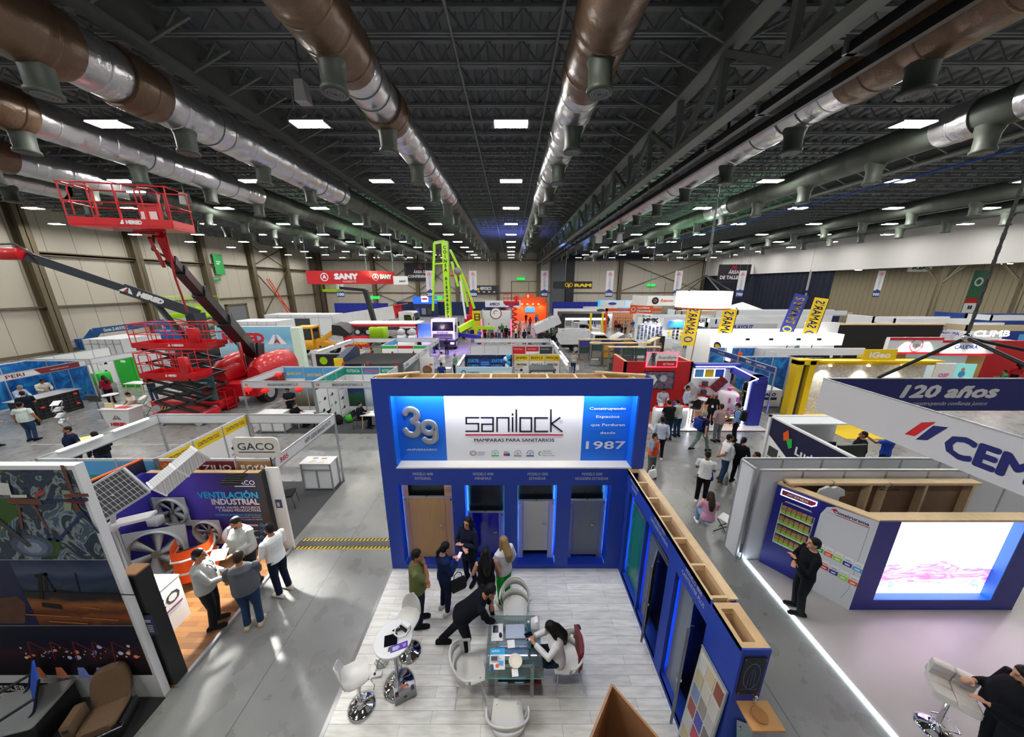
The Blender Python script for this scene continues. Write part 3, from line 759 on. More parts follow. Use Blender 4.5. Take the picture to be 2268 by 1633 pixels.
arc=lambda cx,cz,r,a0,a1,n=14:[V(cx+r*math.cos(math.radians(a0+(a1-a0)*k/n)),0,cz+r*math.sin(math.radians(a0+(a1-a0)*k/n))) for k in range(n+1)]
c=Z5(300,366);numeral(c[0],c[1],[arc(0,.145,.135,160,-75) ,arc(0,-.16,.16,80,-160)],.078,0)
c=Z5(432,435);numeral(c[0],c[1],[arc(0,.1,.13,0,360,20),[V(.13,0,.1),V(.135,0,-.06)]+arc(0,-.1,.135,0,-140,10)],.068,.04)
g=MB(mat('sign_led','ffffff',.5,emit=45));g.box(-2.4,2.5,Y0+.025,Y0+.06,4.39,4.42);g.build('led_strip',booth)
let=MB(lgrey);let.plane((0,Y0-.002,0),(1,0,0));lw=mat('lettering_grey','b9c0d6',.5)
for a,s1,s2 in ((-1.93,'MODELO 4600','INTEGRAL'),(-.61,'MODELO 4500','MINIMAX'),(.58,'MODELO 4200','ESTANDAR'),(1.77,'MODELO 5200','REGADERA ESTANDAR')):
    let.text(s1,a,2.53,.07,lw,bold=.01,width=.44);let.text(s2,a,2.42,.07,lw,bold=.01,width=.36 if len(s2)<10 else .72)
let.build('model_lettering',booth)
# ---- partitions in the niches (each a display piece of its own)
woodp=mat('oak_laminate','b58c5c',.45,var=.18,scale=3)
nt,b,N,L=nodes(woodp);n_=[n for n in nt.nodes if n.type=='TEX_NOISE'][0];mp=N('Mapping');mp.inputs['Scale'].default_value=(9,9,.6);L(nt.nodes['Texture Coordinate'].outputs['Object'],mp.inputs[0]);L(mp.outputs[0],n_.inputs['Vector'])
def partition(label,x0,x1,d0,d1,ztop,zbot,md,mp_,ptop=None,pbot=0.0,hx=None,sign_=1,clear=False):
    t=thing('toilet_partition',label,'partition',(0,Y1-.2,.035))
    pt=ptop or ztop;z0=NZ
    for a,c in ((x0,d0-.006),(d1+.006,x1)):
        g=MB(mp_);g.box(a,c,0,.03,max(pbot,z0),pt);g.build('pilaster',t)
    g=MB(md);g.box(d0,d1,-.004,.026,max(zbot,z0+.02),ztop-.02);dr=g.build('door',t)
    g=MB(chrome);hz=(ztop+zbot)/2+.1;hx=hx if hx is not None else d1-.09
    g.rbox(hx-.045,hx+.045,-.03,-.004,hz-.025,hz+.025,.008);g.build('latch',dr)
    g=MB(chrome)
    for zz in (zbot+.25,ztop-.2):g.tube([(d0-.003,-.012,zz-.05),(d0-.003,-.012,zz+.05)],.012,n=8)
    g.build('hinge',dr)
    g=MB(alu);g.box(x0,x1,-.008,.036,ztop-.016,ztop+.012);g.build('head_rail',t)
    g=MB(chrome);g.cyl(((d0+d1)/2,-.01,ztop+.02),.018,-.01,.02,n=10);g.cyl((x0+.05,-.012,ztop-.06),.018,-.008,.012,axis='y');g.cyl((x1-.05,-.012,ztop-.06),.018,-.008,.012,axis='y');g.build('fitting',t)
gm=lambda n,h:mat(n,h,.35)
partition('oak laminate toilet door filling the first niche of the blue facade',-2.5,-1.34,-2.36,-1.54,1.83,.1,woodp,woodp,2.2)
partition('low glossy deep blue toilet door behind the woman in the dark suit',-1.02,-.17,-.9,-.3,1.42,.12,mat('blue_laminate','12128c',.15,coat=.5),gm('grey_laminate','6f7c90'),hx=-.37)
partition('beige toilet door with a wide gap below it',.16,1.01,.29,.87,1.73,.34,gm('beige_laminate','c2c0b0'),gm('beige_grey_laminate','a9aca6'))
partition('slate grey toilet door in the fourth niche',1.36,2.2,1.46,2.06,1.75,.22,gm('slate_laminate','626a72'),gm('slate_laminate','626a72'),hx=1.93)
# ---- side partition wall running towards the camera
PX0,PX1,PE,PT=2.55,2.87,2.6,2.68
sw=thing('partition_run','long blue display partition with an open lumber top at the aisle side of the planks','display partition',(0,0,.035))
SO=[(5.13,5.95),(4.19,5.08),(3.17,3.97)]
g=MB(bluep);g.box(PX0,PX0+.02,PE+.02,Y0,FZ0,PT-.002);ys=[PE+.02]+sorted(v for o in SO for v in o)+[Y0]
for k in range(0,len(ys),2):g.box(PX0,PX0+.02,ys[k],ys[k+1],0,FZ0)
for a,c in SO:g.box(PX0,PX0+.02,a,c,0,.1);g.box(PX0+.02,PX1-.05,a-.01,a+.01,0,FZ0);g.box(PX0+.02,PX1-.05,c+.05,c+.07,0,FZ0);g.box(PX0,PX1-.05,a,c,.08,.1)
g.box(PX1-.02,PX1,PE+.02,Y0,0,PT-.002);g.box(PX0,PX1,PE,PE+.02,0,PT-.002);g.build('painted_panel',sw)
for a,c in SO:
    g=MB(black);g.box(PX1-.07,PX1-.05,a,c,.1,FZ0);g.build('niche_back',sw)
    g=MB(MATS['niche_led']);g.box(PX0+.022,PX0+.034,c+.024,c+.04,.15,FZ0);g.build('led_strip',sw);g=MB(bluep);g.box(PX0+.02,PX0+.08,c+.012,c+.016,.1,FZ0);g.build('added_led_shield',sw)  # narrow blue lip is added to block the strip's direct light on the door
g=MB(pine)
for x_ in (PX0+.0,PX0+.225):g.box(x_,x_+.03,3.18,Y0,PT-.09,PT)
g.box(PX1-.07,PX1+.03,3.18,Y0+.2,PT-.03,PT+.004);y_=3.2
while y_<Y0:g.box(PX0+.03,PX0+.225,y_,y_+.035,PT-.09,PT);y_+=.49
y_=3.35
while y_<Y0:g.box(PX0+.12,PX0+.16,y_,y_+.3,PT-.25,PT-.2);y_+=.49
g.box(PX0+.03,PX1-.08,3.2,Y0,PT-.3,PT-.28,brownwood);g.box(PX0+.022,PX0+.03,3.2,Y0,PT-.3,PT-.09,plywood);g.box(PX1-.09,PX1-.075,3.2,Y0,PT-.3,PT-.03,plywood)
for x_ in (PX0,PX0+.2):g.box(x_,x_+.05,PE+.02,3.14,PT-.06,PT)
g.box(PX1-.07,PX1,PE+.02,3.14,PT-.04,PT);g.box(PX0+.05,PX0+.2,PE+.02,PE+.08,PT-.06,PT);g.box(PX0+.05,PX0+.2,3.06,3.14,PT-.06,PT);g.box(PX0+.05,PX0+.2,PE+.08,3.06,PT-.3,PT-.27,brownwood);g.box(PX0+.04,PX0+.05,PE+.08,3.06,PT-.3,PT-.06,plywood);g.box(PX0+.2,PX0+.21,PE+.08,3.06,PT-.3,PT-.06,plywood);g.box(PX0+.05,PX0+.2,3.05,3.06,PT-.3,PT-.06,plywood)
g.build('lumber_frame',sw)
let=MB(lgrey);let.plane((PX0-.002,0,0),(0,-1,0))
for yc,s1,s2 in ((5.74,'MODELO 4900','COLGANTE'),(4.6,'MODELO 4700','CANTILEVER ESTANDAR'),(3.54,'MODELO 4800','CANTILEVER PLUS')):
    let.text(s1,-yc,2.53,.07,lw,bold=.01,width=.4);let.text(s2,-yc,2.42,.07,lw,bold=.01,width=.28 if len(s2)<9 else (.66 if len(s2)>16 else .56))
let.build('model_lettering',sw)
g=MB(black);g.box(2.585,2.83,PE-.015,PE,2.02,2.58);g.plane((2.7075,PE-.016,2.3),(1,0,0));eb=mat('engraving_blue','2c62b8',.4)
g.ringd(0,.0,.085,.092,eb,ky=2.2);g.line([(-.04,-.16),(-.03,.05),(0,.12),(.03,.05),(.04,-.16)],.006,eb);g.line([(0,-.15),(0,.08)],.006,eb);g.line([(-.09,-.2),(-.02,-.19),(.03,-.205),(.09,-.19)],.008,eb)
for u in (-.11,.11):
    for v in (-.26,.26):g.disc(u,v,.008,steel,8)
o=g.build('engraved_plaque',sw);tag(o,'black plaque engraved with thin blue lines')
g=MB(mat('shelf_beech','c3925a',.45));g.box(2.62,2.98,PE-.26,PE,1.86,1.885);g.build('shelf',sw)
one(MB(mat('tray_wood','a3703c',.5)).lathe((0,0,0),[(.05,0),(.075,.012),(.08,.03),(.07,.03),(.045,.014)]),'wooden_dish','small round wooden dish on the shelf at the end of the blue partition','dish',loc=(2.78,PE-.14,1.92))
g=MB(chrome);g.cyl((2.77,PE-.05,0),.022,2.0,2.02);g.tube([(2.77,PE-.005,2.02),(2.77,PE-.06,2.03),(2.77,PE-.07,1.99)],.012);g.ell((2.77,PE-.06,2.05),(.02,.02,.02));g.build('coat_hook',sw)
g=MB(mat('teal_glass','2c8fa0',.1,trans=.6));g.quad([(2.66,PE-.02,1.6),(2.86,PE-.02,1.5),(2.9,PE-.25,.6),(2.68,PE-.25,.6)]);g.cyl((2.7,PE-.03,1.5),.02,-.03,.02,chrome);o=g.build('glass_sample',sw)
# doors of the side partition
t=thing('toilet_partition','sea green glass toilet door next to the inner corner of the blue booth','partition',(PX0+.1,0,.035))
tg=mat('green_glass','1f7f6c',.12,spec=.7)
g=MB(tg);g.box(0,.012,5.16,5.40,.12,2.03);g.box(0,.012,5.80,5.93,.12,2.2);g.build('pilaster',t)
g=MB(tg);g.box(0,.014,5.41,5.79,.2,2.03);d_=g.build('door',t)
g=MB(chrome);[g.tube([(-.012,5.79,z-.04),(-.012,5.79,z+.04)],.014,n=8) for z in (.5,1.7)];g.build('hinge',d_)
g=MB(alu);g.box(-.01,.02,5.16,5.93,2.03,2.06);g.build('head_rail',t)
st=mat('partition_steel','97a0a3',.32,.55)
for k,(ya,yb,zt,lab) in enumerate(((4.19,5.08,1.98,'half open brushed grey toilet door in the middle niche of the blue partition'),(3.17,3.97,2.15,'half open grey toilet door beside the colour sample board'))):
    t=thing('toilet_partition',lab,'partition',(PX0+.1,0,.035))
    g=MB(st);g.box(0,.03,yb-.33,yb-.02,.12,zt);g.build('pilaster',t)
    g=MB(alu);g.box(-.02,.04,ya+.02,yb-.02,zt,zt+.035);g.build('head_rail',t)
    d_=thing('door',None,None);d_.parent=t;d_.location=(0,yb-.34,0);d_.rotation_euler=(0,0,math.radians(-38));del_=None
    bpy.data.objects.remove(d_)
    g=MB(st);g.M=Matrix.Translation((0,yb-.34,0)) @ Matrix.Rotation(math.radians(-35),4,'Z');g.box(-.015,.015,-.5,0,.28,zt-.02);g.box(-.018,.018,-.5,-.49,.28,zt-.02,alu);d_=g.build('door',t)
    g=MB(chrome);g.M=Matrix.Translation((0,yb-.34,0)) @ Matrix.Rotation(math.radians(-35),4,'Z');g.rbox(-.04,.04,-.46,-.38,1.1,1.16,.01);g.tube([(.02,-.1,1.78),(.06,-.1,1.77),(.07,-.1,1.81)],.008,n=6);g.build('latch',d_)
    g=MB(chrome);[g.tube([(-.01,yb-.34,z-.04),(-.01,yb-.34,z+.04)],.014,n=8) for z in (.5,zt-.3)];g.build('hinge',t)
# colour sample board leaning on the end of the run
t=thing('sample_board','grey board of coloured laminate samples leaning on the blue partition end','sample board',(0,0,.035))
g=MB(mat('board_grey','c9ccc8',.4));g.M=Matrix.Translation((PX0-.13,0,0)) @ Matrix.Rotation(math.radians(3),4,'Y');g.box(0,.012,2.64,3.14,.0,1.95);g.box(-.004,.016,2.63,2.645,.0,1.95,alu);g.box(-.004,.016,2.63,3.15,1.945,1.96,alu);g.build('board',t)
cols='d9dbd6 c9bd98 7d93bd 9c4a42 c7cfc9 c3b68f 5d6a70 cfc39a d2cfc0 8f8b7c 3d3fa8 b02c44 d8d4c2 9a988a 8b4a34 c9cac4 b5b7b2 6b665c 235c3f 8c8877 b6b5ad'.split()
for i in range(3):
    for j in range(7):
        g=MB(mat('sample_'+cols[i*7+j],cols[i*7+j],.35));g.M=Matrix.Translation((PX0-.13,0,0)) @ Matrix.Rotation(math.radians(3),4,'Y')
        y_=3.1-i*.155;z_=1.88-j*.265;g.box(-.006,0,y_-.13,y_,z_-.225,z_);g.build('sample_chip',t)
# plywood corner box close to the camera
wz,wy,wx=3.0,2.12,.94
t=thing('plywood_totem','open triangular plywood box standing at the very front of the planks','plywood box',(0,0,.035))
tri=[(wx,wy),(wx-.62,wy-.78),(wx+.58,wy-.78)]
for (a,c) in ((0,1),(0,2),(1,2)):
    p,q=Vector((*tri[a],0)),Vector((*tri[c],0));g=MB(mat('okoume_ply','a0744f',.5,var=.12,scale=8));n_=(q-p).cross(Vector((0,0,1))).normalized()*.009
    g.add([p-n_,q-n_,q+n_,p+n_]+[v+Vector((0,0,wz-.035)) for v in (p-n_,q-n_,q+n_,p+n_)],[(0,1,5,4),(1,2,6,5),(2,3,7,6),(3,0,4,7),(4,5,6,7),(0,3,2,1)]);g.build('side_panel',t)
# ---------------------------------------------------------------- chairs, tables, stools
shell=mat('chair_shell','dfdfda',.35)
def arm_chair(label,loc,rz):
    """moulded tub chair with an open back, faces +Y"""
    t=thing('armchair',label,'chair',loc,rz,'white tub chairs round the glass table')
    g=MB(shell);rs=[]                                                   # seat pan
    for k in range(9):
        u=k/8;y=-.22+.46*u;w=.23-.03*u+.02*math.sin(PI*u);z=.44-.03*math.sin(PI*u)+(.0 if u<.9 else-.02)
        rs.append([(-w,y,z+.02),(-w*.5,y,z-.004),(0,y,z-.01),(w*.5,y,z-.004),(w,y,z+.02),(w,y,z),(0,y,z-.035),(-w,y,z)])
    g.rings(rs);g.build('seat',t)
    g=MB(shell);top,bot=[],[]
    for k in range(25):                                                       # wrap round rim: arms rising to the back
        a=-PI*.06+(PI*1.12)*k/24;x,y=.3*math.cos(a),-.04-.27*math.sin(a) if math.sin(a)>0 else-.04-.3*math.sin(a)*1.
        hgt=.64+.2*max(0,math.sin(a)) ** 1.5;top.append(V(x*1.02,y,hgt));bot.append(V(x*.86,y*.82,.45))
    g.tube(top,.018,n=6)
    n=24;ver,fs=[],[]
    for k in range(25):                                                       # back shell with an oval opening under the rim
        s_=math.sin(-PI*.06+PI*1.12*k/24);hole=.62 if s_>.55 else (.98 if k in (0,24) else .9)
        A,B=top[k],bot[k];m1=B.lerp(A,.38 if s_>.35 else .05);m2=B.lerp(A,.62 if s_>.35 else .9)
        o=(V(0,-.04,0)-V(A.x,A.y,0)).normalized()*.012;o.z=0
        ver+=[A,m2,m1,B,A+o,m2+o,m1+o,B+o]
    for k in range(24):
        s_=math.sin(-PI*.06+PI*1.12*(k+.5)/24);q=k*8;r=q+8
        solid=s_>.55
        segs=[(0,1)]+([(1,2)] if False else [])+[(2,3)] if solid else ([(0,1),(1,2),(2,3)] if k in (0,23) or .3<s_<.55 else [(0,1)])
        for a,c in segs:fs+=[(q+a,r+a,r+c,q+c),(q+4+c,r+4+c,r+4+a,q+4+a),(q+c,r+c,r+4+c,q+4+c),(q+a,q+4+a,r+4+a,r+a)]
    g.add(ver,fs,None,True);g.build('backrest',t)
    for sx in (-1,1):
        for y0,y1 in ((-.17,-.26),(.16,.24)):
            g=MB(chrome);g.tube([(sx*.15,y0,.43),(sx*.2,y0+(y1-y0)*.25,.41),(sx*.27,y1,.0)],.011,n=8);g.build('leg',t)
    return t
arm_chair('white tub chair pushed in at the far side of the glass table',(.08,4.86,.036),math.radians(178))
arm_chair('empty white tub chair below the man leaning over the glass table',(-.68,3.83,.036),math.radians(-82))
arm_chair('white tub chair at the near end of the glass table, its back to the camera',(-.05,3.2,.036),math.radians(2))
arm_chair('white tub chair that the woman with the phone sits in',(.92,3.98,.036),math.radians(98))
glass=mat('table_glass','d6efe6',.02,trans=.92,spec=.5)
gt=thing('glass_table','rectangular glass table on chrome legs with laptop and brochures','table',(0,0,.036))
g=MB(glass);g.box(-.4,.5,3.5,4.45,.735,.75);g.build('tabletop',gt)
g=MB(mat('glass_edge','5fae9a',.1));g.box(-.402,.502,3.496,3.4995,.735,.75);g.box(-.402,.502,4.4505,4.454,.735,.75);g.build('glass_edge',gt)
for y_ in (3.72,4.22):
    g=MB(chrome)
    for x_ in (-.24,.34):g.box(x_-.03,x_+.03,y_-.03,y_+.03,0,.7)
    g.box(-.24,.34,y_-.03,y_+.03,.67,.735);g.box(-.24,.34,y_-.025,y_+.025,.28,.31);g.build('leg_frame',gt)
g=MB(glass);g.box(-.25,.35,3.72,4.22,.31,.32);g.build('lower_shelf',gt)
zt=.7875
def on_table(name,label,cat,mb,x,y,rz=0,z=zt):return one(mb,name,label,cat,None,None,(x,y,z),rz)
t=thing('laptop','closed silver laptop on the glass table','laptop',(.07,4.17,zt),0.02)
g=MB(mat('laptop_silver','9aa0a3',.35,.6));g.rbox(-.17,.17,-.12,.12,0,.018,.012);g.build('body',t);g=MB(dgrey);g.box(-.12,.12,.118,.124,.004,.012);g.build('hinge',t)
t=thing('picture_card','white framed card with a dark screen shown on it, beside the laptop','card',(-.24,4.17,zt),.03)
g=MB(paper);g.box(-.1,.1,-.15,.13,0,.012);g.build('card',t);g=MB(mat('card_teal','1f3c4a',.2));g.box(-.075,.02,-.02,.1,.012,.013);g.build('printed_screen',t)
on_table('computer_mouse','black computer mouse on the white card','mouse',MB(black).ell((0,0,.014),(.028,.045,.018)),-.18,4.1,.1,zt+.013)
on_table('plate','round cream plate near the middle of the glass table','plate',MB(mat('plate_cream','e6dfcb',.4)).lathe((0,0,0),[(.06,.0),(.1,.016),(.11,.024),(.1,.022),(.062,.008)]),.07,3.72)
g=MB(paper);g.plane((0,0,.002),(1,0,0),(0,1,0));g.box(-.12,.12,-.15,.15,0,.002);g.rect(-.12,.06,.12,.15,cyan);g.text('sanilock',-.03,.1,.03,white,bold=.02);g.bars(-.11,-.05,.11,.05,5,grey,4);g.rect(-.1,-.03,.0,.03,dgrey);g.rect(.02,-.1,.1,-.03,skyblue);g.disc(.0,-.1,.03,orange)
on_table('brochure','blue topped brochure with product pictures on the glass table','brochure',g,-.22,3.76,.02)
on_table('paper_note','small square of white paper on the glass table','paper',MB(paper).box(-.06,.06,-.06,.06,0,.003),-.0,3.98,.1)
on_table('business_card','white card with an orange edge near the end of the glass table','card',MB(paper).box(-.05,.05,-.06,.05,0,.003).box(-.06,.05,.05,.06,0,.003,orange),.06,3.58,.1)
bott=mat('bottle_plastic','bfe0ea',.05,trans=.7)
def bottle(x,y,label):
    t=thing('water_bottle',label,'bottle',(x,y,zt));g=MB(bott);g.lathe((0,0,0),[(.028,0),(.032,.01),(.032,.12),(.02,.16),(.013,.175)]);g.build('body',t)
    g=MB(cyan);g.lathe((0,0,0),[(.0325,.05),(.0325,.1)],caps=False);g.build('wrapper',t);g=MB(white);g.cyl((0,0,0),.015,.175,.195);g.build('cap',t)
bottle(-.3,3.58,'clear water bottle beside the blue topped brochure');bottle(.3,3.92,'clear water bottle in front of the seated woman');bottle(.3,4.2,'clear water bottle beside the closed laptop')
g=MB(paper);g.rings([[(-.07,-.09,0),(.07,-.09,0),(.07,.09,0),(-.07,.09,0)],[(-.06,-.08,.05),(.08,-.06,.06),(.07,.1,.07),(-.05,.08,.05)],[(-.02,-.05,.1),(.05,-.04,.11),(.04,.06,.12),(-.02,.05,.1)]])
on_table('paper_bag','crumpled printed white bag on the corner of the glass table','bag',g,.42,4.3)
t=thing('round_table','round white bar table on a chrome trumpet base with goggles on it','table',(-1.9,3.86,.036))
g=MB(white);g.lathe((0,0,0),[(.27,1.02),(.3,1.03),(.3,1.05),(.29,1.055)],n=36);g.build('tabletop',t)
trump=[(.25,0),(.25,.012),(.2,.03),(.11,.05),(.05,.1),(.035,.16)]
g=MB(chrome);g.lathe((0,0,0),trump,n=36);g.build('base',t);g=MB(chrome);g.cyl((0,0,0),.035,.15,1.02);g.build('pole',t)
def stool(label,loc,rz,seatm=shell,hgt=.74,group='swivel bar stools'):
    t=thing('bar_stool',label,'stool',loc,rz,group)
    g=MB(seatm);rs=[]
    for k in range(9):
        u=k/8;y=-.2+.38*u;w=.2*(1-.25*(2*u-1) ** 4);z=hgt+.02*(2*u-1) ** 2
        if u<.2:z+=.06*(1-u/.2)
        rs.append([(-w,y,z),(0,y,z-.02),(w,y,z),(w,y,z-.03),(0,y,z-.05),(-w,y,z-.03)])
    g.rings(rs);g.build('seat',t)
    g=MB(seatm);rs=[]
    for k in range(8):
        u=k/7;z=hgt+.02+.3*u;w=.19*math.sqrt(max(.05,1-(u*.92) ** 3));y=-.19-.06*u
        rs.append([(-w,y+.04,z),(-w*.5,y,z),(0,y-.01,z),(w*.5,y,z),(w,y+.04,z),(w,y+.02,z),(0,y-.03,z),(-w,y+.02,z)])
    g.rings(rs);g.build('backrest',t)
    g=MB(chrome);g.lathe((0,0,0),[(.21,0),(.21,.012),(.17,.03),(.09,.05),(.045,.09),(.03,.14)],n=32);g.build('base',t)
    g=MB(chrome);g.cyl((0,0,0),.028,.13,hgt-.03);g.build('pole',t)
    g=MB(chrome);g.tube([(.03,0,.3),(.12,.05,.3),(.13,.17,.3),(0,.22,.3),(-.13,.17,.3),(-.12,.05,.3),(-.03,0,.3)],.01,n=6);g.build('footrest',t)
    return t
stool('white swivel bar stool at the near edge of the planks by the concrete',(-2.4,3.57,.036),math.radians(-60))
stool('white swivel bar stool behind the round table, beside the man in green',(-1.87,4.36,.036),math.radians(165),hgt=.76)
tz=1.0925
t=thing('tablet','black tablet on a white stand on the round bar table','tablet',(-1.92,3.82,tz),.25)
g=MB(white);g.prism([(-.07,0),(.05,0),(.03,.03)],-.1,.1,'x');g.build('stand',t)
g=MB(dark_glass);g.M=Matrix.Translation((0,-.01,.02)) @ Matrix.Rotation(.4,4,'X');g.rbox(-.1,.1,-.075,.075,.0,.01,.008);g.build('screen',t)
t=thing('goggles','white virtual reality headset with a black face pad on the round table','headset',(-1.76,3.98,tz),-.5)
g=MB(white);g.rbox(-.09,.09,-.0,.09,.0,.09,.03);g.tube([(.09,.02,.05),(.11,-.08,.05),(.06,-.15,.06),(-.06,-.15,.06),(-.11,-.08,.05),(-.09,.02,.05)],.014,n=6);g.build('shell',t)
g=MB(black);g.rbox(-.08,.08,-.03,.0,.01,.08,.02);g.build('face_pad',t)
on_table('motion_controller','small black controller lying behind the tablet','controller',MB(black).ell((0,0,.02),(.07,.022,.02)),-1.88,3.97,.2,tz)
g=MB(purple);g.box(-.13,.13,-.05,.05,0,.003);g.plane((0,0,.003),(1,0,0),(0,1,0));g.bars(-.1,-.03,.03,.03,3,white,3);g.disc(.08,0,.025,pink)
on_table('flyer','purple flyer on the round bar table','flyer',g,-1.76,3.73,.35,tz)
on_table('pendrive','tiny grey pen drive beside the purple flyer','drive',MB(dgrey).box(-.015,.015,-.03,.03,0,.012),-1.9,3.69,.2,tz)
t=thing('tool_case','ribbed silver flight case with orange handle under the round table','case',(-1.73,3.68,.036),.43)
g=MB(mat('case_silver','a9adb0',.35,.6));g.rbox(-.17,.17,-.05,.05,0,.25,.02)
[g.box(-.17,.17,-.053,-.05,z,z+.006,steel) for z in (.06,.1,.14,.18)];g.plane((0,-.054,.12),(1,0,0));g.disc(0,0,.03,dgrey,6);g.build('shell',t)
g=MB(orange);g.tube([(-.06,0,.25),(-.05,0,.285),(.05,0,.285),(.06,0,.25)],.012,n=6);g.build('handle',t)
for x_ in (-.12,.12):g=MB(black);g.box(x_-.025,x_+.025,-.056,-.02,.2,.256);g.plane((x_,-.057,.23),(1,0,0));g.rect(-.012,-.012,.012,.012,redflat);g.build('latch',t)
t=thing('power_strip','white power strip with tangled cables on the planks','power strip',(-2.33,3.99,.036),.2)
g=MB(white);g.rbox(-.09,.09,-.04,.04,0,.04,.01);g.build('body',t);g=MB(black);g.ell((-.03,.0,.05),(.02,.02,.025));g.build('plug',t)
g=MB(grey);R=random.Random(3);pts=[V(-.03,0,.06)]
for k in range(26):pts.append(V(.1*math.sin(k*1.1)+.004*k,.16+.09*math.cos(k*1.3),.012+.02*R.random()))
pts+=[V(.3,.16,.02),V(.42,.0,.03),V(.44,-.1,.9),V(.42,-.14,1.04)];g.tube(pts,.005,n=5);g.build('cable',t)
# ================================================================ ventilation booth and the picture wall on its near side
def noise_pic(name,stops,scale,dist=1.5,axis=None,rough=.5,lo=0.,hi=1.):
    """printed picture: colour stops over warped noise, or over height mixed with noise"""
    m=mat(name,'808080',rough);nt,b,N,L=nodes(m);tc=N('TexCoord');n=N('TexNoise');n.inputs['Scale'].default_value=scale;n.inputs['Detail'].default_value=8;n.inputs['Distortion'].default_value=dist
    L(tc.outputs['Object'],n.inputs['Vector']);r=ramp(nt,stops)
    if axis is None:L(n.outputs['Fac'],r.inputs['Fac'])
    else:
        sp=N('SeparateXYZ');L(tc.outputs['Object'],sp.inputs[0]);mr=N('MapRange');mr.inputs[1].default_value=lo;mr.inputs[2].default_value=hi;L(sp.outputs[axis],mr.inputs[0])
        ad=N('Math');ad.operation='MULTIPLY_ADD';ad.inputs[1].default_value=.22;L(n.outputs['Fac'],ad.inputs[0]);L(mr.outputs[0],ad.inputs[2]);sb=N('Math');sb.operation='SUBTRACT';sb.inputs[1].default_value=.11;L(ad.outputs[0],sb.inputs[0]);L(sb.outputs[0],r.inputs['Fac'])
    L(r.outputs['Color'],b.inputs['Base Color']);return m
t=thing('picture_wall','tall white panel with three stacked mine and harbour pictures near the driver seats','display panel',(0,0,0))
WY=3.72
g=MB(white);g.box(-11,-5.74,WY,WY+.1,0,4.3);g.build('panel',t)
g=MB(noise_pic('mine_aerial',[(.3,'0b1220'),(.42,'2a3c58'),(.5,'1c2a22'),(.56,'8d979c'),(.6,'2f5078'),(.66,'4a5a3a'),(.74,'d0d3cf')],2.1,2.2));g.plane((0,WY-.003,0),(1,0,0));g.rect(-11,2.79,-5.79,4.24,g.mats[0])
def K(a,b_):q=aty(a/2.664,1020+b_/2.664,WY-.003);return (q.x,q.z)
pgr,pbr,pbl=mat('print_green','35581c',.6),mat('print_rust','6a4030',.6),mat('print_steelblue','1f335e',.6)
g.poly([K(-60,215),K(90,230),K(110,320),K(40,380),K(-60,395)],pgr);g.poly([K(290,470),K(370,480),K(340,560),K(280,565)],pgr);g.poly([K(365,172),K(430,180),K(420,300),K(385,290)],mat('print_sage','8c9a7e',.6))
for k in range(3):c=K(195,505);g.disc(c[0],c[1]-k*.01,.3-k*.09,mat('gravel_%d' % k,('4a5666','66728a','8a97a8')[k],.8,var=.4,scale=20),ry=.19-k*.05)
for pts,w,m in (([(235,240),(515,228)],.045,pbl),([(190,235),(285,405)],.035,pbr),([(270,400),(300,462),(345,470),(495,305)],.04,pbl),([(112,240),(135,395)],.035,pbr),([(375,35),(430,185)],.05,pbr),([(485,295),(585,420)],.03,pbl),([(-40,320),(170,492)],.07,dgrey),([(70,235),(230,240)],.09,pbr),([(395,205),(520,200)],.05,pbr),([(400,235),(500,245)],.04,maroon),([(455,260),(470,285)],.06,pbr)):g.line([K(*q) for q in pts],w,m)
for q in (((5,125),(60,130),(80,200),(10,198)),((70,197),(170,198),(168,215),(75,214)),((245,160),(262,168),(270,185),(250,182)),((215,205),(258,165),(262,178),(225,212))):g.poly([K(*v) for v in q],offwhite if q[0][0]<200 else redflat)
g.build('picture',t)
g=MB(noise_pic('mine_dusk',[(.0,'3a2414'),(.12,'8a4a22'),(.22,'5a2e16'),(.34,'9a5c2e'),(.42,'2a2018'),(.5,'18202c'),(.62,'2e3e54'),(.72,'1a2c4c'),(.82,'46506a'),(1,'16234a')],2.2,1.2,2,lo=1.55,hi=2.79));g.plane((0,WY-.003,0),(1,0,0));g.rect(-11,1.55,-5.79,2.78,g.mats[0])
sil_=mat('silhouette','14100e',.6);hz=K(0,755)[1]
g.rect(-11,1.56,K(152,800)[0],2.77,mat('dusk_blue','141c44',.5));g.poly([K(-60,820),K(100,800),K(150,840),K(150,960),K(-60,960)],mat('rock_brown','5c3b2c',.8,var=.4,scale=9))
for pts,w in (([(215,680),(270,670),(275,760)],.05),([(235,690),(245,800)],.06),([(445,665),(475,785)],.02),([(270,690),(330,770),(420,775)],.035),([(270,850),(350,860)],.09),([(160,770),(800,790)],.02)):g.line([K(*q) for q in pts],w,sil_)
for a,b_,c_ in ((480,860,590),(160,905,420),(500,925,700),(300,945,520)):g.line([K(a,b_),K(c_,b_+14)],.025,mat('ground_streak','a86a3a',.7))
g.build('picture',t)
g=MB(noise_pic('harbour_night',[(.0,'05050c'),(.3,'1c0f1c'),(.45,'3a1a22'),(.6,'141028'),(1,'0c0e2a')],3,1,2,lo=.5,hi=1.55));g.plane((0,WY-.003,0),(1,0,0));g.rect(-11,.5,-5.79,1.54,g.mats[0]);R=random.Random(4)
lm=[mat('print_'+h,h,.5) for h in ('ffd9a8','c7d6ff','ff9a6a','8aa0e8')]
for k in range(52):g.disc(-7.7+1.85*R.random(),.98+.16*(R.random()-.5)+(.1 if k % 5==0 else 0),.012+.035*R.random() ** 3,lm[k % 4],10)
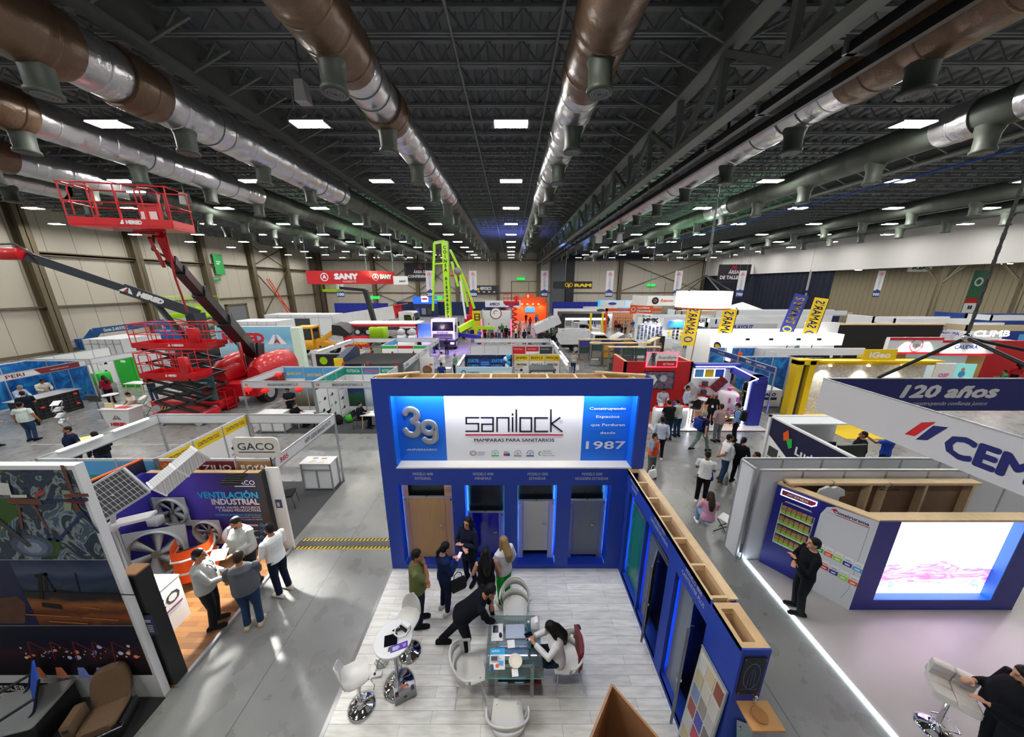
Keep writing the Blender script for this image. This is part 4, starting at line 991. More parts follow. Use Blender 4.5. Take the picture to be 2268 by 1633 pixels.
for x_ in (-7.5,-7.15,-6.8,-6.5,-6.2):g.line([(x_,.9),(x_+.06,1.3),(x_+.3,1.1)],.02,maroon);g.poly([(x_-.1,.52),(x_+.1,.52),(x_+.05,.75),(x_-.05,.75)],lm[2 if x_<-7 else 3])
g.build('picture',t)
g=MB(black);g.plane((0,WY-.003,0),(1,0,0));g.rect(-8.62,.1,-7.55,.32,black);g.text('KESSLER+CO',-8.08,.15,.12,white,width=.95,bold=.01);g.build('name_strip',t)
# black mat with driver seats
one(MB(mat('black_mat','1b1b1d',.85)).box(-11,-5.7,.8,WY-.02,0,.02),'floor_mat','black carpet tile mat under the brown driver seats','mat')
sb=mat('seat_brown','6b543d',.9,var=.12,scale=25,bump=.2);sbk=mat('seat_black','17181a',.6)
def driver_seat(label,loc,rz,m,arm=True):
    t=thing('driver_seat',label,'seat',loc,rz)
    g=MB(sbk);g.rbox(-.26,.26,-.26,.26,.0,.3,.04);g.build('suspension_base',t)
    def cushion(pts,w,th):
        rs=[]
        for y,z,k in pts:rs.append([(-w*k,y,z),(-w*k*.6,y,z+th*.25),(0,y,z+th*.15),(w*k*.6,y,z+th*.25),(w*k,y,z),(w*k*.95,y,z-th),(-w*k*.95,y,z-th)])
        return rs
    g=MB(m);g.rings(cushion([(.3,.43,.75),(.26,.46,.95),(.1,.46,1),(-.12,.44,1),(-.24,.43,.9)],.26,.11));g.build('seat_cushion',t)
    g=MB(m);rs=[]
    for z,y,w in ((.42,-.2,.22),(.5,-.24,.26),(.7,-.3,.27),(.9,-.35,.25),(1.02,-.38,.2),(1.06,-.39,.12)):rs.append([(-w,y+.06,z),(-w*.6,y+.09,z),(0,y+.08,z),(w*.6,y+.09,z),(w,y+.06,z),(w,y-.04,z),(0,y-.06,z),(-w,y-.04,z)])
    g.rings(rs);g.build('seat_back',t)
    if arm:
        g=MB(m);g.rbox(.3,.46,-.2,.2,.3,.66,.04);g.build('armrest_console',t);g=MB(dgrey);g.box(.34,.42,.202,.208,.52,.6);g.build('control_panel',t)
    g=MB(sbk);g.rbox(-.33,-.27,-.2,.25,.2,.36,.02);g.tube([(-.3,.2,.3),(-.34,.32,.33),(.1,.36,.34),(-.1,.34,.34)],.012,steel,n=6);g.build('adjuster_rail',t);return t
p=atz(262,1610,0);t=driver_seat('brown cloth suspension driver seat on the black mat',(p.x-.05,p.y-.02,.02),math.radians(205),sb);t.scale=(.8,)*3
t=thing('equipment_case','low black case with a pale grey ribbed lid beside the brown driver seat','case',atz(105,1580,.02)+V(0,-.2,0),math.radians(14))
g=MB(sbk);g.rbox(-.42,.42,-.3,.3,0,.4,.04);g.build('body',t);g=MB(mat('case_lid','8f9290',.5));g.rbox(-.44,.44,-.32,.32,.4,.46,.05);g.build('lid',t)
bl=mat('blue_cloth','1f56d0',.7)
t=thing('folding_chair','bright blue camp chair with black frame at the corner of the black mat','chair',atz(20,1640,.02)+V(.1,.0,0),math.radians(150))
g=MB(bl);g.rings([[(-.27,y,z),(.27,y,z),(.27,y,z-.02),(-.27,y,z-.02)] for y,z in ((-.25,.45),(0,.41),(.25,.47))],smooth=False);g.build('seat',t)
g=MB(bl);g.rings([[(-.27,y,z),(.27,y,z),(.27,y-.02,z),(-.27,y-.02,z)] for y,z in ((-.25,.5),(-.3,.7),(-.36,.92))],smooth=False);g.build('backrest',t)
for sx in (-1,1):
    g=MB(black);g.tube([(sx*.29,.26,0),(sx*.29,-.24,.5),(sx*.29,-.38,.95)],.016,n=6);g.tube([(sx*.29,-.3,0),(sx*.29,.24,.48)],.016,n=6);g.tube([(sx*.29,.28,.68),(sx*.29,-.3,.7)],.02,n=6);g.build('side_frame',t)
# booth shell
parq=mat('parquet','9c6c3f',.35);nt,b,N,L=nodes(parq);tc=N('TexCoord');br=N('TexBrick');br.inputs['Scale'].default_value=1;br.inputs['Brick Width'].default_value=.5;br.inputs['Row Height'].default_value=.1;br.inputs['Mortar Size'].default_value=.002
br.inputs['Color1'].default_value=(*hexc('94683f'),1);br.inputs['Color2'].default_value=(*hexc('6c4a2e'),1);br.inputs['Mortar'].default_value=(*hexc('5a3c22'),1);L(tc.outputs['Object'],br.inputs[0]);L(br.outputs[0],b.inputs['Base Color'])
t=thing('parquet_platform','brown parquet flooring of the ventilation booth','flooring',(0,0,0))
g=MB(parq);g.box(-8.7,-5.68,3.84,6.72,0,.05);g.build('parquet',t);g=MB(alu);g.box(-5.68,-5.62,3.84,6.8,0,.055);g.build('edge_profile',t)
GY=6.7
vent=noise_pic('purple_print',[(.0,'3b2f9a'),(.35,'5a48bd'),(.62,'2a2350'),(.85,'15151c'),(1,'111116')],.5,.4,0,lo=-8.7,hi=-5.6)
t=thing('back_panel','purple to black printed back panel about industrial ventilation','display panel',(0,0,0))
g=MB(plywood);g.box(-8.7,-5.95,GY,GY+.12,0.05,2.27);g.build('frame',t)
g=MB(vent);g.plane((0,GY-.002,0),(1,0,0));g.rect(-8.7,.05,-5.96,2.26,vent);cy_=mat('print_cyan','21b4e6',.5)
def G(px,py):q=aty(px,py,GY);return q.x,q.z
for s,px,y1,y0,x0_,m,bd in (('VENTILACIÓN',572,1103,1089,440,cy_,.02),('INDUSTRIAL',575,1117,1104,471,white,.025),('PARA NAVES, PROCESOS',577,1126,1121,479,white,.01),('Y ÁREAS PRODUCTIVAS',578.5,1132.5,1127,485,white,.01),('DISTRIBUIDOR PREMIUM SOLER & PALAU',580,1142,1138,478,cy_,.008),('Ingeniería, suministro,',581,1146,1143.5,534,white,.0),('instalación y puesta en marcha',582,1151,1148,516,white,.0)):
    x1_,z0=G(px,y1);xa,z1=G(x0_,y0);g.text(s,x1_,z0,abs(z1-z0),m,width=x1_-G(x0_,y1)[0],al='r',bold=bd)
x1_,z0=G(566,1075);g.text('GACO',x1_,z0+.02,.13,white,width=.5,al='r');g.rect(x1_-.5,z0-.03,x1_,z0-.01,white)
for k,m in enumerate((cy_,)*5):
    x_,z_=G(585,1162+k*13.3);g.ringd(x_-.05,z_,.03,.045,m);g.bars(x_-.42,z_-.03,x_-.12,z_+.03,2,white,k)
g.build('print',t)
g=MB(black);g.box(-5.97,-5.91,GY-.06,GY+.12,.05,2.3);g.build('end_cover',t)
g=MB(paper);g.box(-5.91,-5.6,6.78,6.83,0,2.35);g.plane((-5.75,6.777,1.35),(1,0,0));g.rect(-.08,-.12,.08,.12,navy);g.rect(-.05,-.08,.02,.04,lgrey);one(g,'white_board','narrow white board with a small navy notice at the end of the purple panel','board')
t=thing('side_panel_board','purple side panel of the ventilation booth behind the big fan','display panel',(0,0,0))
g=MB(mat('purple_wall','3a34a0',.5));g.box(-8.8,-8.7,3.84,GY,.05,2.27);g.build('panel',t)
g=MB(dark_glass);g.box(-8.69,-8.65,4.7,5.9,1.05,1.75);g.build('television',t)
g=MB(black);g.plane((-8.698,4.0,0),(0,1,0));g.rect(.1,.1,1.9,.95,navy);g.text('compras y',.9,.7,.1,white);g.text('proyectos',1.0,.52,.1,white);g.ringd(1.2,.3,.12,.15,cyan);g.build('print',t)
t=thing('end_post','black post with aluminium channels and a blue notice at the near corner of the parquet','post',(-5.72,3.9,0))
g=MB(black);g.box(-.06,.06,-.05,.15,.0,2.35);g.build('cover',t);g=MB(alu);[g.box(-.2+k*.05,-.17+k*.05,-.06,.02,0,2.35) for k in range(3)];g.build('channel',t)
g=MB(brownwood);g.box(-.2,.06,-.05,.15,2.35,2.38);g.build('cap',t)
g=MB(navy);g.box(-.2,.1,-.075,-.06,1.2,1.6);g.plane((-.05,-.076,1.4),(1,0,0));g.bars(-.12,.07,.12,.16,3,white,2);g.rect(-.12,-.13,.02,.03,mat('lcd_green','9fd2a8',.3));g.bars(.04,-.13,.13,.03,4,lgrey,5);g.build('notice',t)
# sign on a pole and floodlight
t=thing('hanging_sign','rounded cream sign with black underlined letters above the purple panel','sign',(-6.05,6.85,0))
g=MB(mat('sign_cream','dedcd3',.5));pts=[]
for cx,cz,a0 in ((.42,3.0,0),(-.42,3.0,PI/2),(-.42,2.72,PI),(.42,2.72,1.5*PI)):pts+=[(cx+.12*math.cos(a0+PI/2*k/5),cz+.12*math.sin(a0+PI/2*k/5)) for k in range(6)]
g.prism(pts,-.02,.02,'y');g.plane((0,-.021,2.86),(1,0,0));g.text('GACO',0,-.06,.19,ink,width=.86,bold=.004);g.rect(-.43,-.13,.43,-.105,ink);g.build('board',t)
g=MB(black);g.tube([(.25,.03,2.0),(.25,.03,2.75)],.015,n=6);g.build('pole',t)
p=aty(520,1062,6.3)
t=thing('floodlight','black LED floodlight on an arm over the purple panel','lamp',p)
g=MB(black);g.M=Matrix.Rotation(.3,4,'X');g.box(-.2,.2,-.14,.14,-.025,.025);[g.box(-.2,.2,-.13+k*.05,-.11+k*.05,.025,.05) for k in range(6)];g.build('housing',t);g=MB(glow);g.M=Matrix.Rotation(.3,4,'X');g.box(-.18,.18,-.12,.12,-.03,-.026);g.build('diffuser',t)
g=MB(black);g.tube([(0,0,0),(.12,.45,.1)],.012,n=6);g.build('arm',t)
spot('floodlight_beam',p+V(0,-.05,-.1),(-5.6,4.6,0),600,95,(1,.97,.9))
# fans
fang=mat('fan_grey','b2b8bb',.45,.1)
def fan(name,label,loc,rz,S_,blades,m,tilt=0.,guard=False):
    t=thing(name,label,'fan',loc,rz);t.rotation_euler=(tilt,0,rz);g=MB(m);r=S_*.44;n=32
    rs=[]
    for k in range(n+1):                                    # square plate with a round opening
        a=2*PI*k/n;q=max(abs(math.cos(a)),abs(math.sin(a)));rs.append([(S_/2*math.cos(a)/q,0,S_/2+S_/2*math.sin(a)/q),(r*math.cos(a),0,S_/2+r*math.sin(a)),(r*.96*math.cos(a),.09,S_/2+r*.96*math.sin(a)),(S_/2*math.cos(a)/q,.02,S_/2+S_/2*math.sin(a)/q)])
    g.rings(rs,caps=False,smooth=False);g.build('frame',t)
    g=MB(m);g.rings([[((r+d)*math.cos(2*PI*k/n),y,S_/2+(r+d)*math.sin(2*PI*k/n)) for k in range(n)] for d,y in ((0,0),(.0,-.05),(.03,-.05),(.035,0))],caps=False);g.build('inlet_ring',t)
    for k in range(blades):
        a=2*PI*k/blades+.3;g=MB(m);rs=[]
        for u in (.12,.35,.6,.8,.94):
            rad=r*u;w=S_*(.05+.09*u);tw=.75-.45*u;ca,sa=math.cos(a+.12*u),math.sin(a+.12*u)
            for_=[]
            for d,e in ((-w,0),(0,.012),(w,0),(0,-.006)):
                y=.03+d*math.sin(tw)*.5+e;o=d*math.cos(tw);for_.append((rad*ca-o*sa,y,S_/2+rad*sa+o*ca))
            rs.append(for_)
        g.rings(rs);g.build('blade',t)
    g=MB(steel);g.cyl((0,.0,S_/2),r*.16,-.02,.09,axis='y',n=18);g.cyl((0,.0,S_/2),r*.06,-.03,-.02,axis='y',m=mat('brass','b08a3a',.3,.8));g.build('hub',t)
    g=MB(dgrey);[g.bar((-S_/2*c,.1,S_/2-S_/2*s),(S_/2*c,.1,S_/2+S_/2*s),.03) for c,s in ((.7,.7),(.7,-.7))];g.build('motor_bracket',t)
    return t
fan('axial_fan','square plate fan hung high on the purple panel',(-8.2,GY-.14,.9),0,.78,6,fang)
fan('axial_fan','smaller square plate fan low on the purple panel beside the orange vest',(-7.47,GY-.14,.36),0,.68,7,mat('fan_pinkgrey','c0b8b8',.45,.1))
fan('axial_fan','very large square fan with six wide blades standing on the parquet',(-8.06,5.85,.06),math.radians(17),1.2,6,fang,-.16)
t=thing('pressure_box','small white control box on a rod by the upper plate fan','control box',aty(345,1153,6.35));g=MB(white);g.rbox(-.12,.12,-.1,.1,-.1,.1,.02);g.build('box',t);g=MB(dgrey);g.tube([(.0,.06,-.9),(-.06,.06,.55)],.012,n=6);g.build('rod',t)
# vented seat with safety vest
t=thing('vented_seat','small black vented seat shell draped on a stand near the big fan','seat',(-7.2,5.95,.05),math.radians(35))
vb=mat('vent_black','2b2e2c',.5)
g=MB(vb);[g.rings([[(-.2,y,z),(.2,y,z),(.2,y-.02,z+.015),(-.2,y-.02,z+.015)] for y,z in ((.2-k*.045,.52+.002*k),(.165-k*.045,.52+.002*k))],smooth=False) for k in range(8)]
[g.rings([[(-.2,y,z),(.2,y,z),(.2,y-.03,z),(-.2,y-.03,z)] for y,z in ((-.18-.01*k,.55+k*.055),(-.19-.01*k,.59+k*.055))],smooth=False) for k in range(8)];g.box(-.21,.21,-.2,.22,.44,.51);g.build('shell',t)
g=MB(steel);[g.tube([(x_,y_,0),(x_,y_,.46)],.015,n=6) for x_ in (-.15,.15) for y_ in (-.15,.15)];g.build('stand',t)
ov=mat('vest_orange','ff5a10',.7);t=thing('safety_vest','orange reflective vest hung over the vented black seat','vest',(-7.2,5.95,.05),math.radians(35));g=MB(ov)
for zs in ((.18,.5,.78,.98),):
    pl_=[(.3,.26),(.33,.0),(.3,-.26),(.12,-.33),(-.12,-.33),(-.3,-.26),(-.33,0),(-.3,.26)]
    g.rings([[(x_*(1+.05*(1-z_)),y_*(1+.05*(1-z_)),z_) for x_,y_ in pl_] for z_ in zs],caps=False,closed=False);g.rings([[(x_*.99,y_*.99,z_) for x_,y_ in pl_] for z_ in zs],caps=False,closed=False)
g.build('fabric',t)
g=MB(mat('reflective','d9dad2',.3));g.tube([(x_*1.05,y_*1.05,.42) for x_,y_ in pl_],.03,n=4);g.tube([(x_*1.04,y_*1.04,.75) for x_,y_ in pl_],.03,n=4);g.build('reflective_band',t)
one(MB(white).lathe((0,0,0),[(.03,.09),(.09,.08),(.19,.02),(.22,0),(.2,.0),(.08,.05)],n=28),'dish_lamp','white oval dish lamp propped against the purple panel behind the grey shirted man','lamp',loc=(-6.75,6.45,.75)).rotation_euler=(math.radians(60),0,.4)
# counter
t=thing('reception_counter','white cube counter with black lettering beside the black post','counter',(-6.84,4.5,.05))
g=MB(white);g.box(-.25,.25,-.56,.56,0,.98);g.plane((.252,0,0),(0,1,0));g.text('GACO',0.02,.56,.24,dgrey,width=.96,bold=.006);g.line([(-.45,.47),(.5,.47)],.02,mat('stripe_magenta','9c2a58'));g.line([(-.45,.45),(.5,.45)],.012,royal);g.text('ESPECIALIZADO',.1,.38,.04,grey,width=.7);g.build('body',t)
g=MB(white);g.box(-.26,.26,-.57,.57,.98,1.0);g.build('top',t)
g=MB(paper);g.plane((0,0,.001),(1,0,0),(0,1,0));g.box(-.1,.1,-.14,.14,0,.002);g.bars(-.08,-.1,.08,.0,5,grey,4);g.ringd(0,.07,.03,.05,black);on_table('leaflet','printed leaflet on the white cube counter by the black post','leaflet',g,-6.95,4.75,.3,1.052)
# solar street lamp
t=thing('solar_street_lamp','street lamp head under a tilted solar panel on a pole','street lamp',(0,0,0))
c=[aty(197,1092,4.5),aty(300,1041,5.0),aty(362,1064,5.0),aty(225,1158,4.5)]
pn=(c[0]+c[1]+c[2]+c[3])/4+V(-.2,0,-.06);u=(c[1]-c[0]+c[2]-c[3]).normalized();v=(c[1]-c[2]+c[0]-c[3]);v=(v-u*v.dot(u)).normalized();lu,lv=(c[1]-c[0]).length*.58,(c[1]-c[2]).length*.6
g=MB(mat('solar_cell','2b2e36',.12,spec=.7));g.plane(pn,u,v);w_=u.cross(v)
g.rect(-lu,-lv,lu,lv,g.mats[0]);[g.line([(-lu+2*lu*k/12,-lv),(-lu+2*lu*k/12,lv)],.006,lgrey) for k in range(13)];[g.line([(-lu,-lv+2*lv*k/6),(lu,-lv+2*lv*k/6)],.006,lgrey) for k in range(7)];g.build('solar_panel',t)
g=MB(alu)
for a,b_ in (((-lu,-lv),(lu,-lv)),((lu,-lv),(lu,lv)),((lu,lv),(-lu,lv)),((-lu,lv),(-lu,-lv))):g.bar(pn+u*a[0]+v*a[1],pn+u*b_[0]+v*b_[1],.035)
g.add([pn+u*a+v*b_-w_*.012 for a,b_ in ((-lu,-lv),(lu,-lv),(lu,lv),(-lu,lv))],[(0,1,2,3)]);g.build('panel_frame',t)
hd=aty(298,1147,4.9);jt=aty(250,1165,4.75)
g=MB(lgrey);g.ell(jt,(.09,.09,.1));g.tube([jt,pn-w_*.02],.035,n=8);g.build('joint',t)
g=MB(lgrey);g.bar(jt+V(.05,.0,.05),hd+V(.3,.05,.03),.22,.05);g.build('lamp_head',t)
g=MB(steel);g.tube([(jt.x,jt.y,.05),(jt.x,jt.y,jt.z)],.05,n=10);g.build('pole',t)
# perforated air outlet box
a,b_=aty(345,1085,5.9),aty(445,1000,6.6)
t=thing('perforated_box','long white perforated metal air outlet sloping above the solar panel','air outlet',(0,0,0));d=(b_-a)
pf=mat('perforated_metal','c9ccce',.4,.3);nt,bb,N,L=nodes(pf);tc=N('TexCoord');vo=N('TexVoronoi');vo.inputs['Scale'].default_value=45;vo.inputs['Randomness'].default_value=0;rp=ramp(nt,[(.28,'6d7072'),(.34,'d0d3d5')]);L(tc.outputs['Object'],vo.inputs['Vector']);L(vo.outputs['Distance'],rp.inputs[0]);L(rp.outputs[0],bb.inputs['Base Color'])
g=MB(pf);g.bar(a,b_,.42,.3);g.build('casing',t)
g=MB(white);n_=d.normalized();[g.bar(a+d*q-n_*.015,a+d*q+n_*.015,.44,.32) for q in (.02,.5,.98)];g.build('rib',t)
# navy board behind
c0,c1=aty(178,1052,5.6),aty(298,995,7.0);t=thing('navy_board','dark navy board with an orange top edge behind the solar panel','display board',(0,0,0))
c0,c1=V(-9.15,5.2,2.5),V(-8.85,6.85,2.55);g=MB(noise_pic('navy_print',[(.3,'10142a'),(.6,'1d2440'),(.8,'141a30')],2));g.add([c0,c1,V(c1.x,c1.y,.0),V(c0.x,c0.y,.0)],[(0,1,2,3)]);g.add([q+V(-.05,0,0) for q in (c0,c1,V(c1.x,c1.y,.0),V(c0.x,c0.y,.0))],[(0,1,2,3)])
g.plane(V(c0.x+.004,c0.y,0),c1-c0-V(0,0,.05));g.text('SOL',.35,1.95,.28,white);g.rect(.05,1.86,.6,1.9,white);R=random.Random(2)
[g.line([(.7+.6*R.random(),2.2+.2*R.random()),(.9+.6*R.random(),2.1+.3*R.random())],.008,royal) for _ in range(9)];g.build('print',t)
g=MB(orange);g.bar(c0+V(-.025,0,0),c1+V(-.025,0,0),.07,.03);g.build('edge_trim',t)
# hazard cable bridges on the aisle
for k,(y_,lab) in enumerate(((6.76,'nearer yellow and black hazard stripe taped across the aisle to the blue booth'),(7.02,'farther yellow and black hazard stripe taped across the aisle to the blue booth'))):
    g=MB(mat('hazard_yellow','e8c80f',.5));g.box(-5.6,-2.84,y_,y_+.09,0,.004);x_=-5.6;g.plane((0,0,.005),(1,0,0),(0,1,0))
    while x_<-2.92:g.poly([(x_,y_),(x_+.045,y_),(x_+.075,y_+.09),(x_+.03,y_+.09)],black);x_+=.1
    one(g,'hazard_tape',lab,'tape')
one(MB(mat('ramp_grey','55555a',.7)).box(-5.6,-2.84,6.85,7.02,0,.012),'cable_cover','flat grey cable cover between the two hazard stripes','cable cover')
# ================================================================ cement booth on the right
cb=mat('cement_blue','1d2380',.45)
shw=mat('shell_white','d5d7da',.4)
def shell_wall(name,label,p,q,h=2.5,n=None,m=None,th=.03,z0=0.,cat='shell panel'):
    """aluminium framed exhibition panels from p to q"""
    p,q=Vector((*p[:2],0)),Vector((*q[:2],0));d=q-p;n=n or max(1,round(d.length/1.0));t=thing(name,label,cat,(0,0,0));u=d.normalized()
    for k in range(n):
        a,b_=p+d*k/n,p+d*(k+1)/n;g=MB(m or shw);s_=u.cross(V(0,0,1))*th/2
        g.add([a-s_,b_-s_,b_+s_,a+s_]+[w+V(0,0,h) for w in (a-s_,b_-s_,b_+s_,a+s_)],[(0,1,2,3),(4,5,6,7),(0,1,5,4),(1,2,6,5),(2,3,7,6),(3,0,4,7)]);g.build('panel',t)
    g=MB(alu)
    for k in range(n+1):c=p+d*k/n;g.box(c.x-.022,c.x+.022,c.y-.022,c.y+.022,0,h+.01)
    g.bar(p+V(0,0,h),q+V(0,0,h),.05,.045);g.build('rail_frame',t);return t
shell_wall('shell_partition','white panel partition with the end beside the folding stool, farther of two',(5.66,6.95),(12.4,6.95),2.5,7)
shell_wall('shell_partition','white panel partition directly behind the dark blue cement booth',(5.72,6.45),(12.4,6.45),2.5,7)
shell_wall('shell_partition','narrow white end panel beside the folding stool',(5.6,6.9),(5.62,6.5),2.5,1)
A,B,CH=V(6.08,6.36,0),V(7.05,5.15,0),2.2
t=thing('cement_booth','dark blue cement booth with product shelf, white panel and giant LED screen','booth',(0,0,0))
d=(B-A).normalized();nn=V(d.y,-d.x,0);nn=-nn if nn.y>0 else nn
g=MB(cb);g.add([A,B,B-nn*.08,A-nn*.08]+[w+V(0,0,CH) for w in (A,B,B-nn*.08,A-nn*.08)],[(0,1,2,3),(4,5,6,7),(0,1,5,4),(1,2,6,5),(2,3,7,6),(3,0,4,7)]);g.build('side_panel',t)
L_=(B-A).length
g=MB(cb);g.plane(A+nn*.002,d)
g=MB(shw);g.plane(A+nn*.003,d);g.poly([(L_*.5,.0),(L_-.0,.0),(L_-.0,CH),(L_*.62,CH-.02),(L_*.54,CH-.1),(L_*.5,CH-.3)],shw)
g.line([(L_*.56,CH-.2),(L_*.94,CH-.2),(L_*.94,.5),(L_*.9,.2)],.006,grey);g.text('Construrama',L_*.77,CH-.16,.07,navy,width=.5,bold=.02);g.rect(L_*.64,CH-.2,L_*.94,CH-.185,redflat);g.poly([(L_*.58,CH-.12),(L_*.62,CH-.06),(L_*.66,CH-.12)],redflat)
o=g.build('white_panel',t)
R=random.Random(9)
for r_ in range(2):                                                          # printed bags on the white panel
    for k in range(5):
        g=MB(paper);u0=L_*.54+k*.145;v0=1.02-r_*.34-.012*k;cc=[green,orange,lime,royal,skyblue,cyan,redflat,royal,lime,orange][r_*5+k]
        g.plane(A+nn*.006,d);g.rect(u0,v0,u0+.13,v0+.22,paper);g.rect(u0,v0,u0+.13,v0+.1,cc);g.text('CEMEX',u0+.065,v0+.13,.025,cc,width=.09,bold=.02);g.rect(u0+.03,v0+.03,u0+.1,v0+.06,paper);g.build('product_print',t)
g=MB(white);g.plane(A+nn*.004,d);u0,u1,v0,v1=.16,.7,.78,1.86
pts=[(u0,v0),(u1,v0),(u1,v1-.12),(u1-.08,v1),(u0+.06,v1),(u0,v1-.08)]
g.line(pts+pts[:1],.03,white);g.rect(u0,v0,u1,v1-.02,cb)
for k in range(4):zz=v0+.04+k*.26;g.M=Matrix.Identity(4);e=A+d*u0;f=A+d*u1;g.bar(e+nn*.06+V(0,0,zz),f+nn*.06+V(0,0,zz),.12,.018,white)
g.build('product_shelf',t)
plate=MB(redflat);plate.plane(A+nn*.02,d);pl=[(.1,1.99),(.62,1.99),(.68,2.05),(.68,2.13),(.1,2.13)];plate.poly(pl,mat('plaque_red','a3304c',.5));plate.line(pl+pl[:1],.014,glow);plate.text('//CEMEX',.38,2.03,.06,white,width=.36,bold=.02);plate.build('lit_plaque',t)
X1=10.45
g=MB(cb);g.box(B.x,7.48,B.y,B.y+.25,0,CH);g.box(9.92,X1,B.y,B.y+.25,0,CH);g.box(7.48,9.92,B.y,B.y+.25,0,.28);g.box(7.48,9.92,B.y+.2,B.y+.25,.28,CH);g.build('front_panel',t)
g=MB(pine);g.bar(A-nn*.1+V(0,0,CH),B-nn*.1+V(0,0,CH),.2,.05);g.box(B.x,X1,B.y+.02,B.y+.24,CH-.02,CH+.03);g.build('lumber_cap',t)
scr=mat('led_screen','ffffff',.4,emit=2.2,ecol=(1,.62,1));nt,b,N,L=nodes(scr);tc=N('TexCoord');sp=N('SeparateXYZ');L(tc.outputs['Object'],sp.inputs[0]);nz=N('TexNoise');mp=N('Mapping');mp.inputs['Scale'].default_value=(1.2,1,6);L(tc.outputs['Object'],mp.inputs[0]);L(mp.outputs[0],nz.inputs['Vector']);nz.inputs['Scale'].default_value=1.6;nz.inputs['Detail'].default_value=6;nz.inputs['Distortion'].default_value=.8
ad=N('Math');ad.operation='MULTIPLY_ADD';ad.inputs[1].default_value=-.9;L(nz.outputs['Fac'],ad.inputs[0]);L(sp.outputs[2],ad.inputs[2]);rp=ramp(nt,[(.0,'ffdcff'),(.1,'1f6f98'),(.2,'b48ac0'),(.3,'7a1c5c'),(.4,'b080b0'),(.5,'583864'),(.58,'ffd8ff'),(1,'ffd8ff')]);L(ad.outputs[0],rp.inputs[0]);L(rp.outputs[0],b.inputs['Emission Color'])
g=MB(scr);g.box(7.5,9.9,B.y+.15,B.y+.17,.3,CH+.02);g.build('led_screen',t)
g=MB(mat('screen_return','2a7fe0',.4));g.box(7.48,9.92,B.y+.0,B.y+.2,.28,.3);g.box(9.9,9.92,B.y,B.y+.2,.3,CH);g.build('screen_return',t)
# product boxes on the shelf
pb0=None
for k in range(4):
    for i in range(6):
        q=A+d*(u0+.055+i*.086)+nn*.06+V(0,0,v0+.051+k*.26);lab='small kraft and green product box on the lit blue shelf'
        if pb0 is None:
            pb0=thing('product_box',lab,'box',q,math.atan2(d.y,d.x),'product boxes on the lit shelf')
            g=MB(mat('box_green','8cc63a',.6));g.box(-.038,.038,-.04,.04,0,.07);g.build('carton',pb0);g=MB(cardboard);g.box(-.038,.038,-.04,.04,.07,.15);g.build('kraft_top',pb0)
        else:dup(pb0,q)
# raw timber back of the stand
t=thing('timber_backing','raw plywood backing with studs behind the screen wall, coat hangers on it','timber frame',(0,0,0))
g=MB(mat('raw_ply','8d6c4c',.6,var=.2,scale=4));g.box(6.2,10.45,6.34,6.37,.0,2.3);g.build('plywood_sheet',t)
for x_ in (6.25,7.1,8.0,8.35,9.25,10.3):g=MB(pine);g.box(x_,x_+.06,6.2,6.34,0,2.3);g.build('stud',t)
g=MB(pine);g.box(6.2,10.45,6.18,6.36,2.28,2.34);g.box(8.4,9.25,6.2,6.34,1.15,1.2);g.build('plate',t)
g=MB(black)
for x_ in (8.3,9.4):g.bar((x_,5.6,.2),(x_+.1,6.0,1.6),.06);g.bar((x_+.1,6.0,1.6),(x_+.75,5.7,1.35),.06);g.bar((x_+.05,5.8,.9),(x_+.55,5.75,1.4),.05)
g.build('truss_bracket',t)
p=aty(1845,1075,6.12)
t=thing('hanging_tshirt','plain white T-shirt on a black hanger on the raw plywood backing','T-shirt',p)
g=MB(paper);sh_=[(-.09,-.02),(-.26,-.1),(-.3,-.24),(-.2,-.28),(-.19,-.2),(-.2,-.62),(.2,-.62),(.19,-.2),(.2,-.28),(.3,-.24),(.26,-.1),(.09,-.02),(0,-.06)]
g.prism(sh_,-.025,.025,'y');g.build('fabric',t);g=MB(black);g.tube([(-.2,0,-.08),(0,0,.02),(.2,0,-.08)],.008,n=5);g.tube([(0,0,.02),(0,0,.06),(.02,0,.08),(.02,.06,.08)],.005,n=5);g.build('hanger',t)
t=thing('clothes_hanger','empty black hanger on the raw plywood backing','hanger',aty(1972,1080,6.12));g=MB(black);g.tube([(-.22,0,-.06),(0,0,.03),(.22,0,-.06),(-.22,0,-.06)],.008,n=5);g.build('shoulder_bar',t);g=MB(black);g.tube([(0,0,.03),(0,0,.07),(.02,0,.09),(.02,.06,.09)],.005,n=5);g.build('hook',t)
# LED floor edge and platform
one(MB(mat('floor_led','ffffff',.5,emit=9,ecol=(.75,.9,1))).box(5.77,5.8,.5,6.6,.03,.045),'floor_led_strip','bright white LED strip along the floor edge of the cement booth','light strip')
t=thing('platform','smooth grey platform floor of the cement booth glowing pink by the screen','flooring',(0,0,0));g=MB(mat('platform_grey','b4b0ae',.28,var=.1,scale=.7));g.box(5.8,13,.5,6.4,0,.03);g.build('floor_sheet',t)
